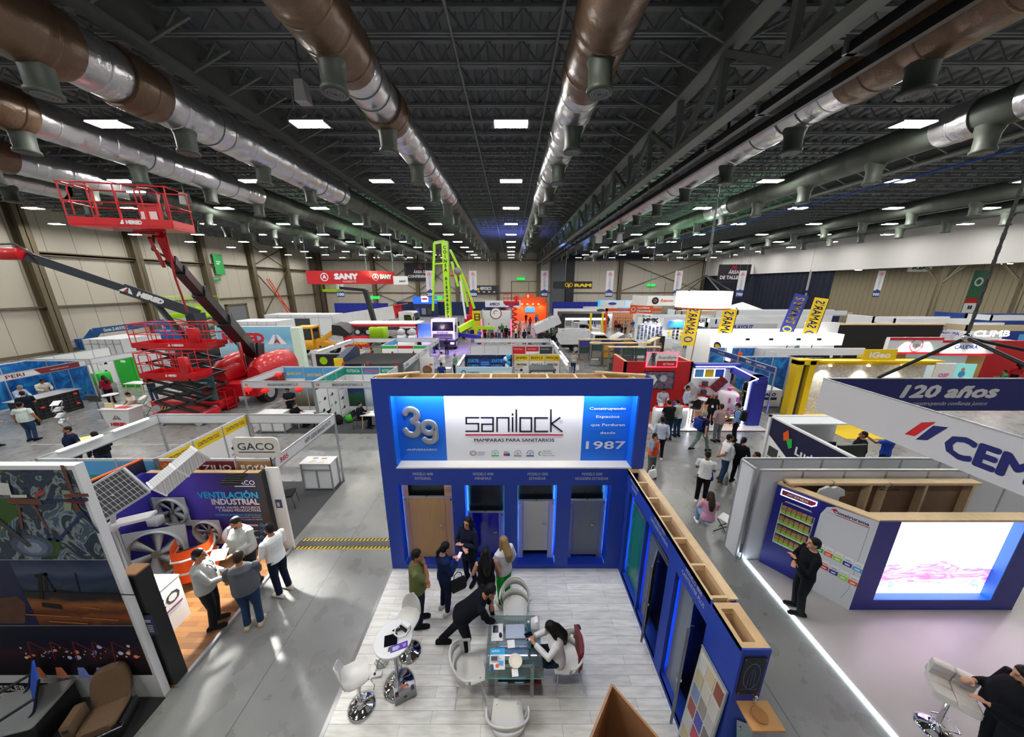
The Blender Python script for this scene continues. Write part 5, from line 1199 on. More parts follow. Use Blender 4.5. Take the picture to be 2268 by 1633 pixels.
# hanging square sign with chain
t=thing('hanging_sign','large square suspended sign, white outside lettered in dark blue and blue inside','sign',(0,0,0));sw_=mat('sign_fabric','cfcfd2',.55);sb_=mat('sign_fabric_blue','161d66',.55);HX,HY,H0,H1=7.2,7.05,3.72,4.5
g=MB(sw_);g.box(HX,HX+.03,2.4,HY,H0,H1);g.plane((HX-.002,0,0),(0,-1,0))
def CX(a,b_):q=atx(1580+a/2.815,820+b_/2.815,HX);return (-q.y,q.z)
g.poly([CX(1192,398),CX(1300,325),CX(1388,322),CX(1255,411)],redflat);g.poly([CX(1262,432),CX(1372,345),CX(1466,355),CX(1335,436)],sb_)
q0=CX(1420,470);g.text('CEMEX',-4.78,3.9,.36,sb_,al='l',bold=.03,width=1.55);g.build('white_face',t)
g=MB(sb_);g.box(HX+.03,13.5,HY-.03,HY,H0,H1);g.plane((0,HY-.032,0),(1,0,0));qa,qb=aty(1990,880,HY),aty(2200,880,HY)
g.text('120 años',(qa.x+qb.x)/2,4.06,.3,sw_,width=(qb.x-qa.x),bold=.03,shear=.2);g.text('construyendo confianza juntos',aty(2180,898,HY).x,3.86,.1,sw_,al='r',shear=.25,width=1.75);g.build('blue_face',t)
g=MB(alu);g.box(HX,13.5,HY-.035,HY+.005,H1,H1+.02);g.box(HX-.005,HX+.035,2.4,HY,H1,H1+.02);g.build('top_rail',t)
apx=aty(2140,748,6.4)
g=MB(black)
for q in (V(8.45,HY,H1+.02),V(8.45,HY-4,H1),V(12.6,HY,H1),V(12.6,HY-4,H1)):g.tube([apx,q],.035,n=6)
g.build('strap',t)
g=MB(dgrey);z_=apx.z;k=0
while z_<11.4:g.cbox(apx+V(0,0,z_-apx.z),(.055,.016,.13) if k % 2 else (.016,.055,.13));z_+=.12;k+=1
g.ell(apx,(.07,.07,.1),chrome);g.build('chain',t)
# white upholstered stool
t=thing('bar_stool','cream tufted bar stool on the pink lit cement booth floor','stool',(6.46,3.3,.03),math.radians(140));lm_=mat('cream_leather','ddd6cf',.38)
g=MB(lm_);[g.rbox(-.22+.22*i,0+.22*i,-.2+.2*k,.2*k,.74,.84,.03) for i in range(2) for k in range(2)];g.rbox(-.225,.225,-.205,.205,.72,.79,.04);g.build('seat',t)
g=MB(lm_);g.M=Matrix.Translation((0,-.19,.8)) @ Matrix.Rotation(1.35,4,'X');[g.rbox(-.22+.22*i,.22*i,-.02+.16*k,.14+.16*k,-.04,.06,.03) for i in range(2) for k in range(2)];g.build('backrest',t)
g=MB(chrome);g.lathe((0,0,0),[(.21,0),(.21,.012),(.17,.03),(.09,.05),(.045,.09),(.03,.14)],n=32);g.build('base',t);g=MB(chrome);g.cyl((0,0,0),.028,.13,.73);g.build('pole',t);g=MB(chrome);g.tube([(.03,0,.32),(.12,.05,.32),(.13,.17,.32),(0,.22,.32),(-.13,.17,.32),(-.12,.05,.32),(-.03,0,.32)],.01,n=6);g.build('footrest',t)
# product leaflets row on folding stool by the end panel
t=thing('folding_stool','small folding stool with a white seat beside the white end panel','stool',atz(1612,1180,0)+V(-.1,0,0),.6)
g=MB(white);g.rbox(-.19,.19,-.18,.18,.44,.47,.03);g.build('seat',t)
for sx in (-1,1):g=MB(black);g.tube([(sx*.17,-.2,0),(sx*.17,.17,.45)],.013,n=6);g.tube([(sx*.17,.2,0),(sx*.17,-.17,.45)],.013,n=6);g.build('leg_pair',t)
g=MB(lgrey);g.box(4.62,4.66,6.9,9.2,0,.003);g.box(4.62,5.6,9.16,9.2,0,.003);one(g,'floor_marking','thin pale line taped on the aisle concrete near the white trousers legs','floor marking')
# ================================================================ shell scheme rows on the left
carp=mat('grey_carpet','48494c',.95,var=.1,scale=20)
tube_m=mat('tube_light','ffffff',.5,emit=7)
pic_m=[noise_pic('pic_quarry',[(.0,'4a4640'),(.3,'77715f'),(.5,'93a3b0'),(1,'4b8fd0')],1.5,1,2,lo=.2,hi=2.4),noise_pic('pic_sky',[(.0,'9fb6c6'),(.4,'d2dde4'),(.7,'6aa6d8'),(1,'4478b8')],1.2,1,2,lo=.2,hi=2.4),
         noise_pic('pic_solar',[(.0,'183a2c'),(.35,'1f5a3c'),(.45,'16246e'),(.75,'2438b0'),(1,'2a3cc0')],1.6,1,2,lo=.3,hi=2.2),noise_pic('pic_blue',[(.3,'0e3f86'),(.5,'1c6cb8'),(.65,'2f9ad0'),(.8,'0d2f6a')],1.3,2),noise_pic('pic_wood',[(.3,'6a4a2e'),(.5,'94714a'),(.7,'574028')],2.5,2)]
def poster(g,u0,v0,u1,v1,bg,head=None,pic=None,ttl=None,tc_=None,seed=1,hv=.16,bars_m=grey):
    """printed panel: ground, header band, picture, title, lines of small print"""
    w,h=u1-u0,v1-v0;g.rect(u0,v0,u1,v1,bg);R=random.Random(seed)
    if pic:g.rect(u0,v0+h*.08,u1,v0+h*.62,pic) if head else g.rect(u0,v0,u1,v1,pic)
    if head:g.rect(u0,v1-h*hv,u1,v1,head)
    if ttl:g.text(ttl,(u0+u1)/2,v1-h*hv*.68,min(h*hv*.42,.16),tc_ or white,width=w*.78,bold=.015)
    if not pic:
        for k in range(3):
            cx,cz=u0+w*(.3+.4*R.random()),v0+h*(.15+.22*k);s=w*.12
            g.poly([(cx-s,cz-s*.6),(cx+s*.8,cz-s*.7),(cx+s,cz+s*.2),(cx+s*.3,cz+s*.9),(cx-s*.7,cz+s*.5)],R.choice([dgrey,teal,navy]));g.bars(u0+w*.08,cz-s*.5,u0+w*.3,cz+s*.3,3,bars_m,k)
def shell_booth(label,x0,x1,y0,y1,walls='',fasc='',texts={},lights='',posters={},h=2.5,carpet=True,fm_=None,fh=.3,name='shell_booth'):
    """letters: F front (low y), B back, L low x, R high x"""
    t=thing(name,label,'booth',(0,0,0));seg={'F':((x0,y0),(x1,y0)),'B':((x0,y1),(x1,y1)),'L':((x0,y1),(x0,y0)),'R':((x1,y0),(x1,y1))}
    for c in ((x0,y0),(x1,y0),(x0,y1),(x1,y1)):g=MB(alu);g.box(c[0]-.025,c[0]+.025,c[1]-.025,c[1]+.025,0,h+.01);g.build('post',t)
    for k in walls:
        (ax,ay),(bx,by)=seg[k];n=max(1,round(math.hypot(bx-ax,by-ay)))
        for i in range(n):
            a,b_=V(ax+(bx-ax)*i/n,ay+(by-ay)*i/n,0),V(ax+(bx-ax)*(i+1)/n,ay+(by-ay)*(i+1)/n,0);d=(b_-a).normalized();g=MB(shw);mid=(a+b_)/2+V(0,0,h/2)
            g.bar(a+V(0,0,h/2),b_+V(0,0,h/2),.03,h);g.bar(a+V(0,0,h/2),a+V(0,0,h/2)+d*.03,.05,h,alu)
            if k in posters:
                P_=posters[k];p_=P_[i % len(P_)]
                if p_:
                    fx=d if k in 'FBLR' else d
                    if k in 'FB':g.plane(V(min(a.x,b_.x),ay-.02,0),(1,0,0))
                    else:g.plane(V(ax+.02,min(a.y,b_.y),0),(0,1,0))
                    poster(g,.03,.12,(b_-a).length-.03,h-.06,seed=i+3,**p_)
            g.build('wall_panel',t)
    for k in fasc:
        (ax,ay),(bx,by)=seg[k];g=MB(fm_ or shw);g.bar((ax,ay,h-fh/2),(bx,by,h-fh/2),.03,fh);g.bar((ax,ay,h),(bx,by,h),.05,.03,alu);g.bar((ax,ay,h-fh),(bx,by,h-fh),.05,.03,alu)
        if k in texts:
            if k in 'FB':g.plane(V((ax+bx)/2,ay-.018,h-fh/2),(1,0,0))
            else:g.plane(V(ax+.018,(ay+by)/2,h-fh/2),(0,1,0))
            for s,u,hh,w,m in texts[k]:g.text(s,u,-hh/2,hh,m,width=w,bold=.012)
        g.build('fascia',t)
    for k in lights:
        (ax,ay),(bx,by)=seg[k];off=V(.06 if k=='L' else (-.06 if k=='R' else 0),.06 if k=='F' else (-.06 if k=='B' else 0),0)
        for u in (.12,.55):
            a,b_=V(ax+(bx-ax)*u,ay+(by-ay)*u,h-.02)+off,V(ax+(bx-ax)*(u+.33),ay+(by-ay)*(u+.33),h-.02)+off
            g=MB(white);g.bar(a-V(0,0,.0),b_,.1,.04);g.bar(a+V(0,0,.035),b_+V(0,0,.035),.07,.03,tube_m);g.build('tube_light',t)
    if carpet:g=MB(carp);g.box(min(x0,x1),max(x0,x1),y0,y1,.001,.006);g.build('carpet',t)
    return t
tred=mat('text_red','c8202c',.5);tink=mat('text_ink','26272a',.5)
py_=dict(bg=paper,head=yellow,ttl=None)
shell_booth('empty shell booth with tube lights over its yellow bordered tool posters',-11.55,-8.68,6.95,9.68,'RF','LB',{},'L',{'F':[dict(bg=teal,head=skyblue)],'R':[dict(bg=paper,head=yellow,ttl='CONSTRUCTION TOOLS',tc_=black,hv=.12)]*3})
shell_booth('shell booth numbered 385 on its slanting fascia beside a white counter',-8.6,-5.79,6.95,9.68,'F','BR',{'R':[('HAPPY LEGEND BRANDED PTE LTD',.45,.13,1.3,tink),('385',-1.05,.13,.3,tred)]},'',{'F':[dict(bg=noise_pic('pic_tomato',[(.3,'d8a23a'),(.5,'b8402a'),(.65,'8a2a1c')],5,1)),dict(bg=black,head=maroon,ttl='ZILIO',tc_=paper),dict(bg=black,head=brownwood,ttl='ROYAL',tc_=paper)]})
# red wheelbarrow print on the divider
g=MB(paper);g.plane((-8.66,9.1,1.6),(0,1,0));g.poly([(-.2,.1),(.2,.3),(.25,.05),(-.05,-.15)],redflat);g.line([(-.2,-.3),(.0,-.1),(.2,-.3)],.03,redflat);g.disc(.12,-.3,.08,dgrey);g.poly([(-.9,-.3),(-.6,-.1),(-.55,-.45),(-.8,-.5)],navy);one(g,'wheelbarrow_print','red wheelbarrow picture stuck on the yellow bordered poster panel','print')
def counter(label,x0,x1,y0,y1,z=1.0,m=white,name='counter',items=True):
    t=thing(name,label,'counter',(0,0,0));g=MB(m);g.box(x0+.02,x1-.02,y0+.02,y1-.02,.04,z-.04);g.build('body',t);g=MB(alu)
    for x_ in (x0,x1):[g.box(x_-.02,x_+.02,y_-.02,y_+.02,0,z-.03) for y_ in (y0,y1)]
    for zz in (.06,z-.25):g.box(x0,x1,y0-.012,y0+.02,zz-.02,zz+.02)
    g.box((x0+x1)/2-.02,(x0+x1)/2+.02,y0-.01,y0+.02,.06,z-.25);g.build('profile_frame',t);g=MB(m);g.box(x0-.03,x1+.03,y0-.03,y1+.03,z-.03,z);g.build('top',t);return t
counter('white aluminium edged counter with flyers at the corner of the slanting fascia booth',-6.83,-5.88,9.2,9.62)
for k,(x_,y_,lab) in enumerate(((-6.5,9.42,'yellow and blue flyers on the white counter beside the concrete aisle, one stack of two'),(-6.2,9.4,'white flyer stack with blue heading on the counter, nearer the post'))):
    g=MB(paper);g.box(-.1,.1,-.14,.14,0,.01);g.plane((0,0,.01),(1,0,0),(0,1,0));g.rect(-.08,.06,.08,.11,navy);g.bars(-.07,-.1,.07,.02,4,yellow,k);one(g,'flyer_stack',lab,'flyers',None,None,(x_,y_,1.001),.1)
def side_chair(label,loc,rz,m=cloth_black,group=None,h=.45):
    t=thing('side_chair',label,'chair',loc,rz,group);g=MB(m);g.rbox(-.22,.22,-.2,.22,h-.03,h+.03,.05);g.build('seat',t)
    g=MB(m);g.rings([[(-w,y,z),(0,y-.03,z),(w,y,z),(w,y-.02,z),(0,y-.05,z),(-w,y-.02,z)] for z,y,w in ((h+.12,-.2,.2),(h+.25,-.22,.22),(h+.4,-.25,.2))],smooth=False);g.build('backrest',t)
    for sx in (-1,1):
        for y0,y1,zt in ((-.18,-.24,h+.3),(.18,.22,h)):g=MB(dgrey);g.tube([(sx*.2,y1,0),(sx*.2,y0,h),(sx*.2,y0-.04,zt)],.012,n=5);g.build('leg',t)
    return t
side_chair('black folding chair alone on the carpet next to the white cube counter',atz(640,1122,0)+V(0,0,.006),math.radians(-70))
# row two
shell_booth('shell booth numbered 306 with red lanterns along its fascia',-11.8,-8.72,13.35,16.0,'BR','FL',{'F':[('HENAN BAICHY MACHINERY EQUIPMENT CO., LTD',.25,.12,1.35,tink),('306',-1.35,.12,.14,tred)]},'',{'B':[dict(bg=paper,pic=pic_m[0],head=skyblue,ttl='BAICHY',tc_=yellow,hv=.25),dict(bg=paper,pic=pic_m[0],head=skyblue,ttl='ONE-STOP GRANITE',tc_=yellow,hv=.3),dict(bg=paper,pic=pic_m[0],head=skyblue,ttl='CRUSHING LINE',tc_=yellow,hv=.3)],'R':[None]})
shell_booth('shell booth numbered 308 lined with teal headed machine posters',-8.66,-5.9,13.35,16.0,'BL','FR',{'F':[('ZHENGZHOU NANFU IMP & EXP TRADING CO., LTD',.1,.12,1.35,tink),('308',-1.2,.12,.14,tred)]},'',{'L':[dict(bg=paper,head=teal,bars_m=teal)]*3,'B':[dict(bg=paper,pic=pic_m[2],head=teal,ttl='POTENCIA'),dict(bg=paper,pic=pic_m[1],head=pic_m[1],ttl='SISTEMAS DE ENERGIA',tc_=orange)]})
lan=mat('lantern_red','e31b1b',.6,emit=.25)
for k,(px,py,lab) in enumerate(((549,863,'corner post'),(587,865,'man in the dark polo'),(662,863,'two seated women'),(616,830,'side fascia'))):
    p=aty(px,py,13.3 if k<3 else 15.0);t=thing('paper_lantern','round red paper lantern hanging nearest the '+lab,'lantern',p);g=MB(lan);g.lathe((0,0,0),[(.05,-.1),(.13,-.06),(.165,0),(.13,.06),(.05,.1)]);g.build('shade',t);g=MB(yellow);g.tube([(0,0,.1),(0,0,.22)],.008,n=5);g.tube([(0,0,-.1),(0,0,-.2)],.012,n=5);g.build('tassel',t)
counter('plain white counter with red leaflets in front of booth 306',-11.5,-10.4,13.45,13.95,.95)
def desk(label,x,y,w=1.2,d=.6,m=white,rz=0.):
    t=thing('table',label,'table',(x,y,0),rz);g=MB(m);g.box(-w/2,w/2,-d/2,d/2,.7,.73);g.build('tabletop',t)
    for sx in (-1,1):
        for sy in (-1,1):g=MB(pine);g.tube([(sx*(w/2-.08),sy*(d/2-.08),.7),(sx*(w/2-.04),sy*(d/2-.04),0)],[.022,.014],n=6);g.build('leg',t)
    return t
desk('white table where the two women in black sit under booth 306',-9.6,14.1,.9,.6);desk('white table in booth 308 with a man in dark clothes at it',-6.55,14.0,.9,.6)
p=V(-6.35,14.05,.73);t=thing('shopping_bag','white and red carton on the table of booth 308','bag',p);g=MB(paper);g.rbox(-.12,.12,-.08,.08,0,.2,.02);g.build('body',t);g=MB(redflat);g.box(-.08,.08,-.083,-.08,.05,.15);g.build('label_print',t)
one(MB(mat('bag_green','3fae2a',.7)).ell((0,0,.2),(.22,.18,.22)),'backpack','lime green bag on the floor of booth 308','bag',loc=(-8.0,14.6,.0));one(MB(cloth_black).ell((0,0,.26),(.24,.17,.26)),'backpack','black backpack on the floor of booth 308','bag',loc=(-8.4,14.35,.0))
# row three: black cloth roof, dark banner panel
t=shell_booth('shell booth roofed with a sagging black cloth held by red clamps',-9.0,-5.72,16.45,19.2,'B','R',{'R':[('LIUMEI',.9,.12,.4,tink),('AUXIGASA',-.9,.12,.6,tink)]})
g=MB(cloth_black);rs=[]
for i in range(9):
    y=16.45+2.75*i/8;rs.append([(-9.0+3.2*k/10,y,2.52-.14*math.sin(PI*i/8)*math.sin(PI*k/10)) for k in range(11)])
g.rings(rs,caps=False,closed=False);g.build('cloth_roof',t)
for x_,y_ in ((-8.9,16.45),(-7.6,16.45),(-6.1,16.45),(-8.6,19.2),(-7.3,19.2),(-6.0,19.2)):g=MB(redflat);g.box(x_-.04,x_+.04,y_-.06,y_+.06,2.45,2.62);g.build('clamp',t)
g=MB(mat('banner_black','26282a',.6));g.box(-11.9,-9.6,18.95,19.0,0,2.5);g.plane((0,18.94,0),(1,0,0));g.disc(-11.45,2.1,.24,lime,28);g.text('Libera el potencial',-10.45,1.45,.28,white,width=2.3,bold=.01);one(g,'banner','black panel with a lime disc, reading Libera el potencial','banner')
t=thing('folded_mattress','dark blue quilted wedge with a yellow edge leaning by the black cloth roof','cover',(0,0,0));g=MB(mat('quilt_blue','2a3a52',.6,bump=.3,scale=6));g.prism([(17.0,.0),(19.0,0),(19.0,2.9),(18.5,3.1),(17.0,2.7)],-9.6,-9.2,'x');g.build('cover',t);g=MB(yellow);g.box(-9.66,-9.2,16.9,17.0,0,2.7);g.build('edge',t)
# row four
pw=dict(bg=paper,head=None)
shell_booth('double shell booth lit by tube lights in front of the dump truck',-12.4,-9.2,19.3,24.8,'F','LB',{},'L',{'F':[dict(bg=white,pic=None)]},carpet=False)
shell_booth('shell booth with red, white and green headed sheets behind the black cloth roof',-9.1,-5.72,19.35,22.0,'B','R',{'R':[('CHANTIER',.2,.12,.6,tink)]},'',{'B':[dict(bg=paper,head=green,hv=.08,ttl=None),dict(bg=paper,head=redflat,hv=.08),dict(bg=paper,head=green,hv=.08)]})
shell_booth('shell booth with small blue landscape prints, end of its row by the purple truck',-9.1,-5.72,22.1,25.0,'L','BR',{'R':[('TYREX',.2,.12,.5,tink)]},'',{'L':[dict(bg=paper,pic=pic_m[1],head=skyblue)]*3})
g=MB(paper);g.box(-5.6,-4.75,19.0,19.06,0,2.3);g.plane((-5.17,18.99,0),(1,0,0));g.ringd(0,1.5,.1,.3,brownwood);g.disc(0,1.5,.1,grey);g.rect(.15,1.8,.35,1.9,orange);g.bars(-.35,.5,.35,.9,4,grey);one(g,'picture_board','white panel with a bearing picture by the end counter of the row','display panel')
counter('white counter at the aisle end of the bearing panel',-5.0,-4.2,21.2,21.7)
# centre block behind the blue booth
shell_booth('shell booth closed by a pale blue banner reading Maquina de bloques',-2.85,.08,15.9,19.05,'FB','L',{},'L',{'B':[dict(bg=navy,head=navy,ttl=None)]*3},carpet=False)
g=MB(mat('banner_pale','bcdfe8',.5));g.box(-2.83,.06,15.85,15.87,0,2.48);g.plane((0,15.845,0),(1,0,0));g.ringd(-2.45,2.22,.07,.12,royal);g.text('VYNKING',-1.95,2.17,.1,royal,width=.6,bold=.01);g.text('Máquina de bloques',-1.4,1.72,.2,blue,width=2.25,bold=.02);g.rect(-.95,1.85,.0,2.3,paper);one(g,'banner','pale blue banner reading Maquina de bloques above the lumber of the blue booth','banner')
g=MB(navy);g.box(-2.75,-.55,18.93,18.97,.9,2.42);g.plane((0,18.925,0),(1,0,0))
cb2=mat('print_brightblue','3aa0f0',.5)
for u in (-2.3,-.85):g.text('DATE',u,2.0,.2,cb2,width=.6,bold=.03);g.text('CUENTA',u,1.7,.17,cb2,width=.62,bold=.03);g.ringd(u,1.92,.36,.385,cb2,ky=.75);g.bars(u-.2,1.45,u+.2,1.55,2,white)
g.rect(-1.95,1.6,-1.2,2.2,royal);g.bars(-1.85,1.7,-1.3,2.1,3,cb2);one(g,'banner','dark blue banner reading DATE CUENTA twice','banner')
R=random.Random(5)
for k in range(9):
    p=V(-.45+.3*R.random(),18.7,1.35+k*.13);m=[blue,white,cyan][k % 3]
    one(MB(m).ell((0,0,0),(.15,.15,.17),nu=10,nv=7),'balloon','blue or white balloon in the cluster beside the dark blue banner','balloon','balloons beside the dark blue banner',None,p)
shell_booth('shell booth backed by yellow headed posters of small construction machines',.16,3.0,15.9,19.05,'B','R',{},'R',{'B':[dict(bg=paper,head=yellow,ttl='JINPED',tc_=black,bars_m=dgrey),dict(bg=paper,head=yellow,ttl='RHY1.5',tc_=black,bars_m=yellow),dict(bg=paper,head=yellow,ttl='FMY20',tc_=black,bars_m=yellow)]},carpet=False)
for k,(x_,s) in enumerate(((.65,'MHYF65'),(1.6,'RHY1.5'),(2.55,'FMY20'))):
    g=MB(tink);g.plane((0,18.99,0),(1,0,0));g.text(s,x_,1.78,.14,tink,width=.6,bold=.02);g.rect(x_-.35,1.66,x_+.1,1.71,yellow);g.poly([(x_-.3,.6),(x_+.35,.55),(x_+.4,1.0),(x_+.1,1.35),(x_-.1,1.1),(x_-.3,1.0)],dgrey);g.disc(x_-.2,.6,.14,black);g.disc(x_+.25,.6,.14,black);g.poly([(x_-.3,.9),(x_-.05,.9),(x_-.05,1.15),(x_-.25,1.1)],yellow)
    one(g,'machine_print','machine picture on the yellow headed posters, '+('nearest the balloons','the middle one','nearest the tube lit edge')[k],'print')
t=thing('machine_canopy','dark grey roll bar canopy of a small machine standing before the yellow headed posters','machine',(1.7,17.3,0))
g=MB(mat('canopy_grey','3c474c',.5));g.rbox(-.7,.7,-.6,.6,2.0,2.12,.1);g.build('roof',t)
for sx in (-1,1):g=MB(mat('canopy_grey','3c474c'));g.tube([(sx*.66,-.5,.5),(sx*.68,-.5,1.9),(sx*.6,-.4,2.05)],.06,n=8);g.build('roll_bar',t)
g=MB(yellow);g.rbox(-.6,.6,-.4,.7,.35,1.05,.1);g.build('engine_hood',t)
for sx in (-1,1):
    for sy in (-.5,.5):g=MB(rubber);g.cyl((sx*.55,sy,.33),.33,-.1,.1,axis='x');g.build('wheel',t)
shell_booth('long white shell booth with a few red posters, behind the machine posters',-2.85,3.0,19.1,24.7,'','B',{},'',carpet=False)
shell_wall('shell_partition','white inner partition with red and black sheet posters',(-2.85,22),(3.0,22),2.5,6)
for k,(x_,m) in enumerate(((.55,redflat),(1.5,redflat),(2.45,dgrey))):
    g=MB(paper);g.plane((0,21.97,0),(1,0,0));g.rect(x_-.44,1.3,x_+.44,2.4,paper if k==1 else m);g.rect(x_-.44,2.05,x_+.44,2.4,m);g.text('MAXCONBLU',x_-.05,2.18,.08,white,width=.6);[g.poly([(x_-.4,1.4+q*.12),(x_+.4,1.5+q*.12),(x_+.4,1.56+q*.12),(x_-.4,1.46+q*.12)],[dgrey,grey,redflat][k]) for q in range(4)]
    one(g,'poster','small inner poster behind the dark blue banner, '+('red with black bars','white with a red top','black with red bars')[k],'poster')
shell_booth('low tube lit side fascia frame right of the machine posters',3.05,3.1,15.9,24.7,'','L',{},'L',carpet=False,name='light_rail_booth')
# ================================================================ left aisle: formwork booth and others
SEG=[('shell booth behind the man in the plaid shirt with blue lettered wall',9.6,13.2,dict(bg=mat('pale_blue','c9d9ec'),pic=None,head=None),'EDBROCK'),('shell booth with a red and white fascia over a black grid counter',13.3,17.4,dict(bg=paper,pic=pic_m[3],head=None),'PERI'),('shell booth with a bright green door next to the red lifts',17.6,21.2,dict(bg=white),'CIMSA')]
for lab,y0,y1,po,s in SEG:
    t=shell_booth(lab,-27.2,-23.9,y0,y1,'LB' if s != 'CIMSA' else 'L','RF',{'R':[(s,-.6 if s=='PERI' else .8,.17,.6,maroon if s=='PERI' else tink)]},'',{'L':[po],'B':[po]},carpet=False,fm_=shw)
    if s=='PERI':g=MB(maroon);g.plane((-23.87,0,2.35),(0,1,0));g.poly([(15.6,-.14),(17.1,-.14),(17.1,.14),(15.4,.14)],maroon);g.text('www.peri.com.mx',16.3,-.04,.07,white,width=.7);g.build('fascia_print',t)
g=MB(tink);g.plane((-27.15,0,0),(0,1,0));[g.text(s,12.0,1.9-k*.28,.18,royal,width=1.6,bold=.02) for k,s in enumerate(('CRECIMIENTO','Y CRECIMIENTO','EMPRESARIAL'))];g.bars(10.4,.9,12.4,1.2,3,royal);one(g,'wall_lettering','blue wall lettering ending in EMPRESARIAL behind the plaid shirt','lettering')
for y_,x_ in ((13.6,-27.1),(14.6,-27.1)):g=MB(paper);g.plane((x_,y_,1.95),(0,1,0));g.rect(0,0,.9,.4,paper);g.text('PERI',.45,.1,.2,maroon,width=.6,bold=.03);one(g,'logo_print','maroon lettered print on the back wall, %s' % ('nearer the plaid shirt' if y_<14 else 'above the yellow and red boards'),'print')
t=thing('grid_counter','counter clad in black grid formwork with red caps','counter',(-24.0,15.6,0));g=MB(black);g.box(-.4,.4,-1.1,.9,0,1.08)
[g.box(.4,.43,-1.05+k*.24,-1.03+k*.24,.05,1.05,dgrey) for k in range(9)];[g.box(.4,.43,-1.1,.9,.1+k*.18,.12+k*.18,dgrey) for k in range(6)];g.build('body',t);g=MB(alu);g.box(-.5,.5,-1.2,1.0,1.08,1.11);g.build('top',t)
for y_,z_ in ((.7,.9),(.7,.35),(-.6,.6)):g=MB(redflat);g.ell((.45,y_,z_),(.05,.09,.06));g.build('cap',t)
gd=mat('green_door','17b52f',.5);t=thing('cabinet','bright green tall door panel standing in the corner of the end booth','cabinet',(-25.2,20.2,0));g=MB(gd);g.box(-.6,.6,-.05,.05,0,2.1);g.box(-.52,.52,-.07,-.05,.1,2.0);g.build('door_leaf',t);g=MB(paper);g.box(-.15,.15,-.075,-.07,1.7,1.85);g.build('label',t)
t=thing('hand_wash_unit','green tank on a grey stand in the end booth','wash unit',(-24.7,18.4,0));g=MB(gd);g.rbox(-.35,.35,-.3,.3,.8,1.5,.05);g.build('tank',t);g=MB(grey);g.rbox(-.4,.4,-.35,.35,0,.8,.05);g.build('stand',t)
desk('white office table beside the green tank',-23.2,18.9,1.1,.6);side_chair('black mesh office chair at the table beside the green tank',(-23.5,19.6,0),math.radians(150))
# counter of the lift dealer, brochure racks, bar tables
t=thing('reception_counter','tapered white counter with red lettering and a grey and red emblem','counter',(-18.35,14.05,0));g=MB(white);g.rings([[(-w,-.3,z),(w,-.3,z),(w,.3,z),(-w,.3,z)] for w,z in ((.45,0),(.66,.98))],smooth=False);g.plane((0,-.302,0),(1,0,0));g.text('HERED',0,.2,.16,tred,width=.7,bold=.05)
def hlogo(g,u,v,s,wm=grey):g.poly([(u-s,v),(u-s*.25,v+s),(u-s*.05,v+s),(u-s*.35,v)],wm);g.poly([(u+s,v),(u+s*.25,v+s),(u+s*.05,v+s),(u+s*.35,v)],wm);g.poly([(u-s*.4,v+s*.05),(u,v+s*.6),(u+s*.4,v+s*.05),(u,v+s*.2)],redflat)
hlogo(g,0,.5,.22);g.build('body',t);g=MB(white);g.box(-.7,.7,-.34,.34,.98,1.02);g.build('top',t)
one(MB(redflat).box(-.3,.3,-.15,.15,0,.01),'leaflet_pile','scattered red leaflets on the tapered counter','leaflets',loc=(-18.2,14.0,1.021));one(MB(mat('box_cream','e8d9a8',.7)).box(-.2,.2,-.03,.03,0,.24),'box','cream box with red print on the tapered counter','box',loc=(-18.75,13.95,1.021))
def rack(label,x,y,rz):
    t=thing('brochure_rack',label,'rack',(x,y,0),rz);z=.05
    for k in range(4):g=MB(alu);g.bar((-.15,0 if k % 2 else .25,z),(-.15,.25 if k % 2 else 0,z+.36),.025);g.bar((.15,0 if k % 2 else .25,z),(.15,.25 if k % 2 else 0,z+.36),.025);g.bar((-.15,.25 if k % 2 else 0,z+.36),(.15,.25 if k % 2 else 0,z+.36),.025);g.build('strut',t);g=MB(paper if 'filled' in label else alu);g.M=Matrix.Translation((0,.12,z+.3)) @ Matrix.Rotation(.5,4,'X');g.box(-.14,.14,-.16,.16,0,.012);g.build('tray',t);z+=.3
    return t
p=atz(140,950,0);rack('empty folding zigzag brochure rack on the concrete by the grid counter',p.x,p.y,.4);p=atz(325,935,0);rack('folding zigzag brochure rack filled with sheets beside the tapered counter',p.x,p.y,-.3)
def bar_table(label,p,h=1.05,r=.3,m=white):t=thing('bar_table',label,'table',p);g=MB(m);g.lathe((0,0,0),[(r,h-.02),(r+.01,h),(r-.02,h+.01)],n=28);g.build('tabletop',t);g=MB(chrome);g.cyl((0,0,0),.03,.02,h-.02);g.build('pole',t);g=MB(chrome);g.lathe((0,0,0),[(.22,0),(.22,.015),(.05,.05)]);g.build('base',t);return t
t=thing('display_screen','square grey screen on a slim stand between the grid counter and the tapered counter','screen',atz(228,930,0));g=MB(grey);g.cyl((0,0,0),.03,0,1.1);g.lathe((0,0,0),[(.22,0),(.2,.03),(.03,.05)]);g.build('stand',t);g=MB(dgrey);g.M=Matrix.Rotation(.35,4,'X');g.box(-.3,.3,.3,.34,.95,1.35);g.build('panel',t)
bar_table('pale bar table behind the woman at the tapered counter',atz(258,915,0));bar_table('yellow topped round table peeking over the tube lit fascia',atz(105,1075,0)+V(0,1.2,0),1.05,.45,mat('table_yellow','e9e58a',.5))
g=MB(lgrey);g.box(-20.5,-13.5,12.3,12.36,0,.002);g.box(-13.56,-13.5,12.3,24,0,.002);one(g,'floor_marking','pale line bounding the lift dealer stand on the concrete','floor marking')
